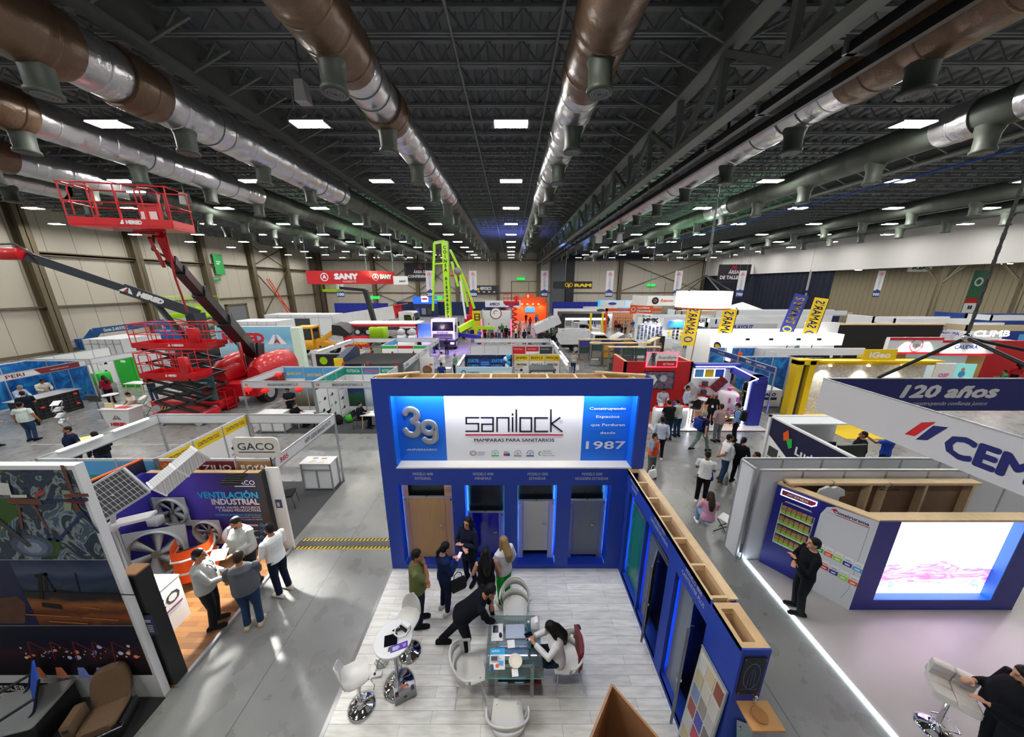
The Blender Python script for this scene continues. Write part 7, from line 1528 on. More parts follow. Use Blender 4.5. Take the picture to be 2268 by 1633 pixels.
# cement trade stands at the far right
t=thing('wood_stand','wood and white stand with red bands','booth',(0,0,0));wd=mat('stand_wood','b98d52',.5)
MB(wd).box(24.2,25.6,20.2,20.4,0,3.2).build('wood_panel',t);MB(wd).box(30.2,31.4,20.6,20.8,0,2.8).build('wood_panel',t);g=MB(white);g.box(24.0,27.4,20.0,20.2,2.35,3.35);g.box(25.6,30.2,20.6,20.8,0,3.0);g.box(27.2,31.2,20.2,20.35,2.2,3.1);g.plane((0,19.99,0),(1,0,0));g.text('CAUDRA',25.8,2.72,.22,maroon,width=.9);g.ringd(25.8,2.85,.38,.42,redflat);g.plane((0,20.19,0),(1,0,0));g.text('CAUDRA',29.3,2.6,.25,royal,width=1.5,bold=.02);g.build('fascia',t)
g=MB(redflat);g.box(24.0,27.4,19.97,20.0,3.2,3.36);g.box(24.0,27.4,19.97,20.0,2.3,2.42);g.box(27.2,31.2,20.17,20.2,3.0,3.15);g.box(27.2,31.2,20.17,20.2,2.15,2.28);g.build('red_band',t);g=MB(mat('screen_teal','6aa9a4',.3,emit=.7));g.box(27.4,29.4,19.5,19.56,.7,1.75);g.plane((28.4,19.49,1.2),(1,0,0));g.disc(.2,-.1,.22,skyblue);g.disc(.2,.2,.12,SKIN['l']);g.rect(-.9,-.5,-.1,-.38,paper);g.build('television',t)
for x_ in (25.2,26.4,28.5,30.0):spot('wash',(x_,19.6,3.2),(x_,20.1,2.3),50,90)
one(MB(mat('red_velvet','b5101c',.7)).box(31.4,35.5,20.8,21.0,0,3.0),'curtain','deep red curtain at the far right of the wood stand','curtain')
board('banner','white roll banner with pink lettering at the end of the drawing wall','banner',21.2,22.2,15.4,0,2.8,paper,(('OSP',0,.7,.2,pink,.5),('F',-.1,-.1,.3,pink,.25)))
t=thing('draped_stand','wide stand back covered with black cloth under a lumber edge','booth',(0,0,0));g=MB(mat('drape_black','121110',.9,bump=.4,scale=1.2));g.box(25.0,33.2,24.5,24.7,.5,3.6);g.build('cloth',t);g=MB(pine);g.box(24.9,33.3,24.45,24.75,3.6,3.72);g.build('lumber_edge',t);g=MB(white);g.box(22.7,25.0,24.3,24.7,1.8,3.8);g.box(22.9,25.0,24.2,24.3,.2,1.8,paper);g.build('white_panel',t)
board('display_board','yellow and black board run below the black cloth','display board',26.5,34,23.8,.0,1.7,yellow,(('AZZA',1.2,.2,.4,black,1.2),),extra=lambda g:(g.rect(-2.6,.05,-.4,.7,black),g.text('ZSZ',-1.5,.25,.3,yellow,width=1.2)))
board('screen','small lit screen on a stand left of the white roll banner','screen',21.8,22.8,21.5,.9,1.5,screen_blue,extra=lambda g:g.box(22.2,22.4,21.5,21.6,0,1,black))
# far right background stands
for k,(x0,x1,y,z1,m,lab,tx) in enumerate(((34,41,30,3.7,white,'white stand lettered with northern city names in pale violet',(('CDMX MTY GDL TIJUANA',0,.9,.3,purple,5.4),('ESTE SUR DEL PA',.6,.35,.3,purple,4))),(33.5,37,28,2.6,lgrey,'pale lilac panel with thin violet letters beside the black drape',(('RUM',0,.3,.5,royal,1.6),)),(38.5,44,28.5,3.3,white,'white stand with big glowing letters near the dark blue container',(('CLIMB',-.5,.7,.5,glow_soft,3),)),(44,56,31,3.9,fblue,'dark blue corrugated container stand at the right end',()),(27,40,40,3.6,white,'long white curved stand wall before the annex opening',()),(30,46,45,3.0,navy,'low navy drape run behind the long white stand wall',()),(39,44.5,24,2.4,white,'white rounded reception stand with navy windows',(('',0,0,.1,navy,1),)),(22,26.5,36,3.0,white,'white stand with a light blue stripe beyond the flags',()),(24,30,47,3.0,white,'white stand with a blue poster next to the navy curtain',()),(16.5,22,40,3.0,white,'white stand wall beyond the glowing drum sign',()),(20.5,23,33,2.2,dgrey,'dark counter with red bundle in front of the grey kids banner',()),(27.5,32,52,2.8,black,'black stand by the foot of the navy curtain',()))):
    t=thing('exhibition_stand',lab,'booth',(0,0,0));g=MB(m);g.box(x0,x1,y,y+.2,0,z1);g.box(x0,x0+.2,y,y+2.5,0,z1);g.build('back_panel',t);g=MB(mat('stand_fascia_%d' % (k % 3),('e0e2e6','cfd4dc','b9a98a')[k % 3],.5));g.box(x0,x1,y-1.6,y-1.5,z1-.5,z1);g.box(x0,x0+.1,y-1.6,y,z1-.5,z1);g.plane(((x0+x1)/2,y-.01,z1/2),(1,0,0));g.build('fascia',t)
    if tx:
        g=MB(m);g.plane(((x0+x1)/2,y-1.63 if tx[0][2]>.5 else y-.02,z1/2),(1,0,0));[g.text(s,u,v,hh,mm,width=w,bold=.02) for s,u,v,hh,mm,w in tx if s];g.build('lettering',t)
    if k in (0,3,7,8,9):g=MB([royal,navy,cyan,blue,redflat][k % 5]);g.plane((x0,y-.02,0),(1,0,0));[g.rect(.5+q*1.3,.4,1.5+q*1.3,1.9,[royal,skyblue,paper][q % 3]) for q in range(int((x1-x0)/1.4))];g.build('poster',t)
t=thing('slide_tube','dark green spiral slide tube with an orange ring behind the yellow flag','slide',(24.6,26.5,0));g=MB(mat('slide_green','1c5a4a',.4));pts=[(.9*math.cos(a),.7*math.sin(a),2.4-.28*a) for a in [k*.5 for k in range(10)]];g.tube(pts,.42,n=12);g.build('tube',t);g=MB(orange);g.tube(pts[2:4],.46,n=12);g.build('ring',t);g=MB(steel);g.tube([(0,0,0),(0,0,2.3)],.08,n=8);g.build('post',t)
t=thing('canopy_tent','white peaked canopy tent at the edge of the annex','tent',(37,52,0));g=MB(white);g.add([(-2.5,-2.5,2.6),(2.5,-2.5,2.6),(2.5,2.5,2.6),(-2.5,2.5,2.6),(0,0,3.9)],[(0,1,4),(1,2,4),(2,3,4),(3,0,4)]);g.box(-2.5,2.5,-2.52,-2.5,2.3,2.6);g.build('roof',t);[MB(steel).tube([(sx*2.4,sy*2.4,0),(sx*2.4,sy*2.4,2.6)],.04,n=5).build('leg',t) for sx in (-1,1) for sy in (-1,1)]
board('hanging_sign','small white suspended sign under the edge of the white upper wall','sign',51.2,54.2,43,8.2,9.2,paper,(('KIA',0,-.2,.42,ink,1.9),),extra=lambda g:[g.tube([(x,43,9.1),(x,43,9.7)],.02,n=4) for x in (51.5,53.9)])
board('hanging_banner','tall green, red and white banner hung in the annex','banner',53,54.6,38,3.4,8.2,mat('banner_green','2c6e4c',.6),(('88',0,-1.9,.4,navy,.5),),extra=lambda g:(g.rect(-.8,-2.4,.8,-1.3,paper),g.rect(-.8,-1.3,.8,-.7,redflat),g.ringd(0,1.1,.3,.5,white),g.text('88',0,-2.0,.4,navy,bold=.02),g.tube([(53.8,38,8.1),(53.8,38,9.7)],.02,n=4)))
# ================================================================ far end: banners, trucks, machines, stands
emb=mat('emblem_red','c4243c',.6);ban=mat('banner_white','d9d7dd',.6);bnb=mat('banner_blue','1f3f86',.6)
for k,px in enumerate((752,952,1048,1206,1350,1501,1641,1795,1946)):
    x=(px-1132)*50/730.0;n=str((k+1)*100)
    t=thing('aisle_banner','aisle banner numbered %s hanging ' % n+('half behind the red hanging sign','left of the green pump boom','in front of the dark wall banner','beside the grey pilaster','between the black sign and the glowing drum','just past the glowing drum sign','over the dark talleres banner','against the navy curtain','inside the annex opening')[k],'banner',(x,50,0),0,None);g=MB(ban);g.box(-.55,.55,-.01,.01,5.75,8.6);g.plane((0,-.012,0),(1,0,0));g.poly([(-.55,4.75),(.55,4.75),(.55,5.55),(0,5.95),(-.55,5.55)],bnb);g.text(n,0,4.95,.42,white,width=.95,bold=.03)
    for a in (1.57,3.66,5.76):g.ringd(.0+.17*math.cos(a),8.1+.17*math.sin(a),.1,.16,emb)
    vs,fs,a0,a1,b0,b1=text_geo('CONSTRUCTO');g.lay+=.001;g.add([g._p(-(p.y-b0)*.42+.16,6.0+(p.x-a0)*1.75/(a1-a0),g.lay) for p in vs],fs,bnb);g.build('fabric',t)
    g=MB(steel);[g.tube([(s*.5,0,8.6),(s*.5,0,14.42)],.015,n=4) for s in (-1,1)];g.bar((-.58,0,8.62),(.58,0,8.62),.05);g.build('hanger',t)
dkb=mat('banner_dark','1f1b1f',.6)
def tri(g,u,v):[g.ringd(u+.28*math.cos(a),v+.28*math.sin(a),.18,.28,emb) for a in (1.57,3.66,5.76)]
board('wall_banner','dark wall banner reading AREA DE CONFERENCIAS','banner',-24.6,-17.6,76.8,7.5,11.4,dkb,(('ÁREA DE',.2,-.3,.62,ban,3.2),('CONFERENCIAS',.1,-1.3,.62,ban,5.6)),extra=lambda g:tri(g,.2,1.1),d=.4)
board('wall_banner','dark wall banner reading AREA DE TALLERES near the navy curtain','banner',38.6,44.6,62.0,6.9,10.2,dkb,(('ÁREA',-.1,.0,.62,ban,1.9),('DE TALLERES',-.2,-.95,.62,ban,4.6)),extra=lambda g:(tri(g,-.1,1.15),[g.tube([(x,62,10.2),(x,62,14.42)],.02,n=4) for x in (39,44.2)]))
board('wall_banner','dark wall banner with white letters beside the tall beige doors','banner',-9.8,-3.0,76.8,4.6,6.4,mat('hemo','26282c'),(('HEMOECO',.5,-.1,.7,ban,2.6),),extra=lambda g:(g.rect(-1.5,-.3,-1.1,.3,yellow),[g.rect(-2.6+k*1.2,-.7,-2.1+k*1.2,-.45,ban) for k in range(5)]),d=1.2)
exg=mat('exit_green','25b84a',.5,emit=.8)
for x,y,z,r in ((2.3,YF-.6,7.6,0),(-29.5,70.2,3.6,0),(-15.9,70.2,3.6,0),(33,YF-.6,6.2,0)):board('exit_sign','small green exit sign %s' % ('above the tall beige doors' if z>7 else 'on the far wall by the 600 banner' if z>6 else 'over the navy drapes, nearer the green pump boom' if x>-20 else 'over the navy drapes beside the 200 banner'),'sign',x-.9,x+.9,y,z,z+.55,exg,d=.62 if y>75 else .9,extra=(lambda g:g.box(x-.04,x+.04,y+.3,y+.4,0,z+.1,steel)) if y<75 else None)
for y,z,hgt,lab in ((51.5,8.1,3.0,'green safety banner on the beige side wall'),(50.5,7.2,.45,'small green sign under the green safety banner')):
    g=MB(mat('banner_lime','2a9c4c',.6));g.box(XL+.3,XL+.36,y-.8,y+.8,z,z+hgt);g.plane((XL+.365,y,z),(0,1,0));g.bars(-.4,hgt*.5,.4,hgt*.7,2,white);one(g,'safety_banner',lab,'banner')
drm=mat('drape_navy','14284e',.9);drb=mat('drape_royal','1f2a8c',.9)
for x0,x1,y,m,lab in ((-36,-25,66,drb,'bright blue drape run at the end of the beige side wall'),(-25,-8.5,71,drm,'dark navy drape run behind the white dump truck'),(-8.5,-1,71,drm,'dark navy drape run behind the tall green pump boom'),(9,24,71,drb,'blue drape run right of the orange stand')):
    g=MB(m);n=int((x1-x0)*3);g.rings([[(x0+(x1-x0)*k/n,y+.1*math.sin(k*1.9),z) for k in range(n+1)] for z in (0,2.95)],caps=False,closed=False);one(g,'drape',lab,'drape')
t=thing('hanging_sign','long red hanging sign with white lettering on two faces','sign',(0,0,0));sr=mat('sany_red','c01a22',.5)
def slogo(g,u,v,s):g.ringd(u,v,s*.8,s,white);g.poly([(u-s*.55,v-s*.5),(u,v+s*.75),(u+s*.55,v-s*.5),(u,v-s*.2)],white)
g=MB(sr);g.box(-21.6,-15.0,35,35.1,6.65,8.0);g.plane((-18.3,34.98,7.32),(1,0,0));slogo(g,-1.4,.05,.42);g.text('SANY',.9,-.15,.55,white,width=2.4,bold=.05);g.text('NORESTE',1.2,-.5,.2,white,width=1.4);g.build('front_face',t)
g=MB(sr);a,b_=V(-15,35,0),V(-13.1,37.3,0);g.bar(a+V(0,0,7.32),b_+V(0,0,7.32),.1,1.35);g.plane((a+b_)/2+V(.06,-.06,7.32),b_-a);slogo(g,-.8,.05,.36);g.text('SANY',.35,-.1,.45,white,width=1.3,bold=.05);g.build('side_face',t)
g=MB(steel);[g.tube([(x,y,8),(x,y,14.42)],.03,n=4) for x,y in ((-21.4,35.05),(-15.2,35.05),(-13.2,37.2))];g.build('hanger',t)
board('hanging_sign','small white hanging sign at the end of the long red one','sign',-13.0,-11.4,36.5,6.6,7.5,paper,(('SANY',.2,-.2,.2,navy,.7),),extra=lambda g:[g.tube([(x,36.53,7.4),(x,36.53,14.42)],.02,n=4) for x in (-12.8,-11.6)])
t=thing('hanging_sign','black hanging sign with yellow letters and horned emblem','sign',(0,0,0));g=MB(black);g.box(7.7,11.8,48,48.1,6.0,7.05);g.plane((9.75,47.98,6.5),(1,0,0));g.text('RAM',.7,-.2,.42,yellow,width=2.3,bold=.05);[g.ringd(-1.35+s*.28,.05,.2,.29,yellow) for s in (-1,1)];g.poly([(-1.6,.1),(-1.1,.1),(-1.35,-.4)],yellow);g.build('front_face',t);g=MB(black);g.bar((7.7,48,6.52),(6.4,50,6.52),.1,1.05);g.build('side_face',t);g=MB(steel);[g.tube([(x,48.05,7.05),(x,48.05,14.42)],.03,n=4) for x in (7.9,11.6)];g.build('hanger',t)
def wheel(t,x,y,r,w=.25,ax='y'):g=MB(rubber);g.cyl((x,y,r),r,-w/2,w/2,axis=ax,n=20);o=g.build('wheel',t);g=MB(lgrey);g.cyl((x,y,r),r*.55,-w/2-.02,w/2+.02,axis=ax,n=14);g.build('rim',o)
wp=mat('truck_white','dcdde0',.3,coat=.4)
def truck(label,loc,rz,L_,name='SITRAK'):
    """heavy truck facing local -Y"""
    t=thing('truck',label,'truck',loc,rz)
    g=MB(wp);g.prism([(0,1.0),(-.1,1.2),(.0,2.0),(.2,3.0),(.4,3.15),(2.1,3.15),(2.1,1.0)],-1.2,1.2,'x');cb_=g.build('cab',t)
    g=MB(dark_glass);g.add([(-1.1,-.02,2.0),(1.1,-.02,2.0),(1.05,.17,2.9),(-1.05,.17,2.9)],[(0,1,2,3)]);[g.add([(s*1.21,.35,2.05),(s*1.21,1.4,2.05),(s*1.21,1.4,2.75),(s*1.21,.5,2.75)],[(0,1,2,3)]) for s in (-1,1)];g.build('window_glass',cb_)
    g=MB(mat('truck_bumper','1c1c26',.5));g.box(-1.25,1.25,-.2,.4,.35,1.05);[g.box(-1.0,1.0,-.13,-.1,1.2+k*.14,1.28+k*.14) for k in range(4)];g.plane((0,-.13,1.8),(1,0,0));g.text(name,0,0,.14,steel,width=1.2,bold=.03);g.build('bumper',t)
    g=MB(glow_soft);[g.cbox((s*.95,-.21,.75),(.35,.04,.2)) for s in (-1,1)];g.build('headlight',t);[MB(black).box(s*1.28-.08,s*1.28+.08,.1,.2,1.9,2.6).build('mirror',t) for s in (-1,1)]
    g=MB(dgrey);g.box(-.45,.45,1.0,L_,.7,1.1);g.build('chassis',t)
    for y in (.9,L_-3.2,L_-1.8):[wheel(t,s*1.05,y,.52,.32,'x') for s in (-1,1)]
    return t
t=truck('concrete pump truck with violet lit front and a tall lime green boom',(-7.0,32.6,0),0,10.5)
bx=.05
g=MB(lime);g.bar((bx,3.2,2.0),(bx,3.2,11.0),.62,.75);g.plane((bx,2.81,0),(1,0,0));[g.text(c,0,10.2-k*.45,.33,ink,bold=.03) for k,c in enumerate('COINSA 8182446373') if c != ' '];g.build('main_boom',t)
g=MB(lime);g.bar((-1.6,3.0,3.8),(-1.05,3.0,10.8),.22);g.bar((-1.05,3,10.8),(bx,3.2,11.0),.3);g.bar((-1.5,3,5.0),(bx,3.2,5.0),.12);g.bar((-1.2,3,8.7),(-.2,3.2,8.8),.14);g.build('delivery_pipe',t)
g=MB(lime)
for p,q in (((.5,3.5,10.2),(1.9,3.6,7.2)),((1.9,3.6,7.2),(2.9,3.6,4.0)),((1.5,3.4,7.6),(2.2,3.4,4.2)),((.6,3.6,9.0),(1.2,3.5,6.4))):g.bar(p,q,.24)
g.build('folded_arm',t);g=MB(white);g.bar((1.5,3.2,7.0),(1.95,3.2,2.9),.2);g.ell((1.2,3.4,8.0),(.4,.35,.4),grey);g.build('end_hose',t);g=MB(lime);g.box(-.7,.7,2.4,4.2,1.1,2.2);g.box(.6,5.0,4.6,4.9,1.5,1.85);g.bar((1.0,3.4,1.6),(2.6,4.7,2.4),.5,.6);g.build('turret',t)
g=MB(navy);g.bar((1.0,3,1.2),(3.6,1.6,1.1),.35,.4);g.bar((3.5,1.6,1.2),(3.5,1.6,.1),.3);g.bar((-1.0,3,1.2),(-2.4,1.8,1.2),.35,.4);g.bar((-2.4,1.8,1.3),(-2.4,1.8,.1),.35);g.build('outrigger',t)
spot('stage_violet',(-5.0,28.0,6.0),(-6.6,33,.8),5000,60,(.45,.2,1.));spot('stage_blue',(0,45,9),(0,46,14),2500,120,(.2,.25,1.));spot('stage_blue',(7.5,40,9),(7.5,41,14),1500,110,(.2,.3,1.));spot('stage_green',(14,30,7),(14,32,14),1200,140,(.4,1,.5));spot('stage_green',(-14,34,7),(-14,36,14),900,140,(.4,1,.5))
t=truck('white dump truck with a red striped tilted bed',(-12.6,43.2,0),math.radians(90),9.5,'SANY')
g=MB(wp);g.M=Matrix.Translation((0,9.6,1.2)) @ Matrix.Rotation(-.14,4,'X');g.box(-1.25,1.25,-7.2,0,.1,1.7);[g.box(-1.32,1.32,-7.0+k*.9,-6.8+k*.9,.1,1.7) for k in range(8)];g.box(-1.3,1.3,-7.4,-7.22,.2,1.75,redflat);g.box(-1.25,1.25,-8.4,-7.2,1.7,1.8);g.build('dump_bed',t);[wheel(t,s*1.05,9.0,.55,.32,'x') for s in (-1,1)]
# wheel loader with raised bucket
t=thing('wheel_loader','yellow backhoe loader with a black bucket raised','loader',(-18.6,29.5,0),math.radians(-80));ly=mat('loader_yellow','d79a1c',.4)
g=MB(ly);g.rbox(-.9,.9,-2.2,.4,.8,1.7,.15);g.build('body',t);g=MB(ly);g.box(-.85,.85,-1.0,.5,2.75,2.9);[g.bar((sx*.8,y,1.6),(sx*.8,y,2.8),.1) for sx in (-1,1) for y in (-.9,.4)];g.build('cab_frame',t);g=MB(dark_glass);g.box(-.78,.78,-.88,.38,1.65,2.75);g.build('cab_glass',t);g=MB(ly);g.prism([(.4,.8),(2.0,.8),(2.2,1.2),(.4,1.7)],-.6,.6,'x');g.build('engine_hood',t)
g=MB(ly);[g.bar((sx*.6,.8,1.5),(sx*.6,2.4,2.6),.18,.3) for sx in (-1,1)];g.build('loader_arm',t);g=MB(black);g.prism([(2.2,2.2),(3.4,2.0),(3.7,2.3),(3.0,3.0),(2.3,3.1)],-1.25,1.25,'x');g.build('bucket',t)
for x,y,r in ((-.95,-1.4,.7),(.95,-1.4,.7),(-.95,1.5,.55),(.95,1.5,.55)):wheel(t,x,y,r,.35,'x')
board('banner','red banner reading VENDIDA below the raised bucket','banner',-15.4,-13.0,29.0,1.0,2.05,redflat,(('VENDIDA',0,-.25,.4,yellow,1.9),),extra=lambda g:[g.box(x,x+.05,29.0,29.05,0,2) for x in (-15.4,-13.05)]);board('table','white folding table where men sit below the red VENDIDA banner','table',-14.6,-13.2,27.5,.68,.74,white,d=.8,extra=lambda g:[g.box(x,x+.05,y,y+.05,0,.7) for x in (-14.5,-13.35) for y in (27.55,28.2)])
t=thing('machine_display','white twin tower machine with domed heads in front of the dump truck','machine',(-9.4,28.6,0));g=MB(wp);g.rbox(-.75,.75,-.5,.5,0,1.6,.1);[g.rbox(s*.5-.3,s*.5+.3,-.4,.4,1.2,2.2,.1) for s in (-1,1)];g.build('body',t);g=MB(lgrey);[g.ell((s*.5,0,2.45),(.34,.34,.32)) for s in (-1,1)];g.build('dome',t)
t=thing('red_frame_booth','white booth outlined by a red arch in front of the dump truck bed','booth',(0,0,0));g=MB(white);g.box(-16.5,-9.2,31.5,34,2.75,2.9);g.box(-9.2,-7.9,31.3,31.4,0,2.9,pic_m[1]);g.build('canopy',t);g=MB(redflat);g.box(-16.5,-9.2,31.4,31.5,2.6,2.8);g.box(-9.4,-9.2,31.4,31.5,0,2.8);g.build('red_edge',t)
t=thing('boom_lift','slim black mast lift with a lime basket under the red hanging sign','boom lift',(-15.2,36,0));g=MB(lift_k);g.bar((0,0,1.5),(-.8,0,6.0),.45);g.bar((-.8,0,6.0),(-3.4,-.3,6.25),.3);g.build('boom',t);g=MB(lime);g.rbox(-.6,1.0,-.8,.8,.5,2.0,.15);g.build('turret',t);basket(t,V(-4.4,-.5,5.9),V(1,0,0),1.6,.9,1.3,lime,4,False);g=MB(rubber);[g.cyl((x,y,.4),.4,-.15,.15,axis='y') for x in (-.7,1.1) for y in (-.8,.8)];g.build('wheels',t)
t=thing('boom_lift','thin red boom lift standing beside the green pump boom','boom lift',(-5.9,46,0));g=MB(red);g.bar((0,0,1),(.3,0,4),.5);g.bar((.3,0,4),(-.5,0,7.6),.35);g.bar((-.5,0,7.6),(-1.7,0,7.9),.25);g.box(-.7,.7,-.8,.8,.4,2.4);g.build('boom',t);basket(t,V(-1.9,-.5,7.7),V(1,0,0),1.6,.8,1.2,red,3,False);[wheel(t,s*.7,y,.4) for s in (-1,1) for y in (-.8,.8)]
scissor('distant red scissor lift raised beside the orange stand',V(.0,44,0),2.0,1.0,4.2,red,red,5)
# stands at the far end
t=thing('exhibition_stand','orange stand with warm spotlights at the far end of the central aisle','booth',(0,0,0));og=mat('stand_orange','e2571a',.5);g=MB(og);g.box(.4,6.4,60,60.2,0,4.4);g.box(2.6,4.2,59.9,60,4.4,5.0);g.box(6.2,6.4,57,60,0,3.4);g.plane((3.4,59.88,0),(1,0,0));g.rect(-.5,4.3,-.1,4.8,white);g.build('back_panel',t);g=MB(mat('warm_spot','ffc080',.5,emit=14));[g.cyl((1+k,59.3,0),.12,3.1,3.2) for k in range(5)];g.build('spotlight',t);g=MB(screen_blue);g.box(2.6,4.4,59.85,59.95,1.6,2.6);g.build('television',t)
[spot('warm',(1.5+k*2,58.6,3.1),(1.5+k*2,60,1),250,110,(1,.5,.2)) for k in range(3)]
t=thing('round_sign_stand','truss stand with a round red rimmed sign full of small tools','booth',(0,0,0));g=MB(white);g.box(-3.7,.0,40,40.1,2.5,3.5);g.box(-3.7,0,42.5,42.6,0,2.6);g.build('fascia',t);g=MB(alu);[g.bar((x,y,0),(x,y,3.5),.16) for x in (-3.7,0) for y in (40,42.5)];g.build('truss_post',t);g=MB(paper);g.cyl((-1.9,39.9,3.15),.72,-.05,.05,axis='y',n=30);g.plane((-1.9,39.84,3.15),(1,0,0));g.ringd(0,0,.62,.72,maroon);g.ringd(0,.1,.2,.28,maroon,a0=.5,a1=4.2);g.build('round_sign',t);g=MB(mat('red_led','ff4060',.5,emit=4));[g.box(x-.05,x+.05,39.88,39.92,.2,2.4) for x in (-3.7,0)];g.build('led_strip',t)
for k in range(10):x_=-3.3+.34*k;one(MB([dgrey,brownwood,offwhite,redflat][k % 4]).rbox(-.13,.13,-.2,.2,0,.5+.15*(k % 3),.03),'tool_case','small tool or box on display under the round red rimmed sign','tool','tools under the round sign',None,(x_,41+.25*(k % 2),.0))
board('picture_board','yellow panel with a black square emblem beside the red boom','display panel',-5.2,-3.9,43,0,3.2,yellow,(),.3,lambda g:(g.line([(-.3,.4),(.3,.4),(.3,1.2),(-.3,1.2),(-.3,.4)],.12,black),g.line([(-.3,.8),(.3,.8)],.1,black)))
board('exhibition_sign','blue and white fascia behind the round red rimmed sign','sign',-4.4,1.6,55,2.9,4.0,white,(('AMECO',-1.4,-.3,.5,royal,1.7),),extra=lambda g:(g.rect(.4,-.3,2.8,.35,blue),[g.box(x,x+.1,55,55.1,0,3) for x in (-4.4,1.5)]))
for k,(x0,x1,y,z1,m,lab) in enumerate(((6.6,11.5,50,3.0,white,'white stand with a dark oval badge right of the orange stand'),(11.6,16.5,52,3.2,lgrey,'white stand with ceiling spots behind the pickup canopy'),(15,19,56,4.0,cyan,'light blue lit stand below the 500 banner'),(19.2,22.5,56,4.0,skyblue,'blue and white triangle print stand right of the light blue one'),(-20.5,-15.5,68,4.2,blue,'bright blue screens over the far navy drapes'))):
    t=thing('exhibition_stand',lab,'booth',(0,0,0));g=MB(m if k<2 else mat('lit_%d' % k,m.node_tree.nodes['Principled BSDF'].inputs[0].default_value[:3],.5,emit=.7));g.box(x0,x1,y,y+.2,0 if k<4 else 2.7,z1);g.build('back_panel',t);g=MB(white if k<4 else glow_soft);g.box(x0+1.8 if k==4 else x0,x1-1.8 if k==4 else x1,y-1.5 if k<4 else y-.1,y-1.4 if k<4 else y-.05,z1-1.1,z1);g.build('fascia',t)
    if k==1:[spot('wash',(x0+1+q*1.6,y-.6,z1-.3),(x0+1+q*1.6,y,1),160,100) for q in range(3)]
    if k==4:g=MB(navy);g.box(x0,x1,y+.1,y+.2,0,2.7);g.build('base_panel',t)
    g=MB([redflat,dgrey,royal,navy,redflat][k]);g.plane(((x0+x1)/2,y-1.53 if k<4 else y-.12,0),(1,0,0));g.disc(0,z1-.5,.7,g.mats[0],ry=.22);[g.rect(-2+q*1.2,.5,-1.1+q*1.2,1.8,[royal,grey,dgrey][q % 3]) for q in range(3)];g.build('print',t)
t=thing('hanging_sign','white hanging sign with a black disc and orange letters','sign',(0,0,0));g=MB(paper);g.box(17.6,21.3,42,42.1,3.95,5.2);g.plane((19.4,41.98,4.6),(1,0,0));g.disc(-.8,-.02,.45,black);g.line([(-1.0,0),(-.8,.2),(-.6,0),(-.8,-.2),(-1,0)],.07,mat('gold','c98d42'));g.text('Reicon',.7,-.15,.35,orange,width=1.5,bold=.02);g.build('front_face',t);g=MB(paper);g.bar((17.6,42.05,4.57),(16.4,44,4.57),.1,1.25);g.build('side_face',t);g=MB(steel);[g.tube([(x,42.05,5.2),(x,42.05,14.42)],.03,n=4) for x in (17.8,21.1)];g.build('hanger',t)
t=thing('exhibition_stand','orange framed brick stand with potted wall and orange sign','booth',(0,0,0));g=MB(og);g.box(13.2,13.5,45,45.3,0,3.4);g.box(13.2,21,45,45.2,3.0,3.4);g.build('portal_frame',t);g=MB(og);g.box(16.5,19.6,44.7,44.9,2.7,3.9);g.plane((18.0,44.68,3.3),(1,0,0));g.ringd(-1.1,0,.22,.3,white);g.text('Ladrillera',.3,.08,.26,white,width=1.6,bold=.03);g.text('Mecanizada',.4,-.34,.26,white,width=1.9,bold=.03);g.build('sign_board',t);bk_=mat('brick_peach','d9946c',.7);g=MB(bk_);g.box(15.2,18.2,48,48.2,0,2.6);g.box(18.2,21,48,48.2,0,2.9,white);R=random.Random(1);g.plane((0,47.98,0),(1,0,0));[g.disc(15.5+.4*(k % 7),.5+.42*(k // 7),.1,[teal,dgrey,brownwood][k % 3],8) for k in range(28)];g.build('brick_wall',t)
t=thing('tool_stand','white stand with rows of tools hung on its wall','booth',(0,0,0));g=MB(shw);g.box(14.2,26,36.5,36.6,0,3.0);g.plane((0,36.48,0),(1,0,0));g.rect(14.4,2.1,17.4,3.0,paper);g.text('MMK',15.9,2.4,.5,ink,width=1.7,bold=.05);g.rect(15.1,2.2,16.7,2.3,ink);g.text('LERRE',21.5,2.4,.35,ink,width=1.9,bold=.03)
R=random.Random(12)
for k in range(60):u,v=14.5+.42*(k % 7),.5+.19*(k // 7);g.rect(u,v,u+.26,v+.12,[navy,royal,grey][k % 3])
for k in range(22):g.disc(18.2+.45*(k % 6),.6+.4*(k // 6),.14,[yellow,dgrey,black][k % 3],10)
for k in range(8):g.rect(21.2+.35*(k % 4),.5+.6*(k // 4),21.5+.35*(k % 4),1.0+.6*(k // 4),[lime,black,orange,black][k % 4])
g.build('tool_wall',t);g=MB(screen_blue);g.box(17.9,19.6,36.3,36.4,1.85,2.55);g.build('television',t);g=MB(white);g.box(15.0,17.2,33.5,34.2,0,1.05);g.plane((15.6,33.48,.5),(1,0,0));g.text('MA',0,0,.3,ink,bold=.03);g.build('counter',t);[spot('wash',(x,35.6,2.9),(x,36.5,1.2),150,110) for x in (16,19,22)]
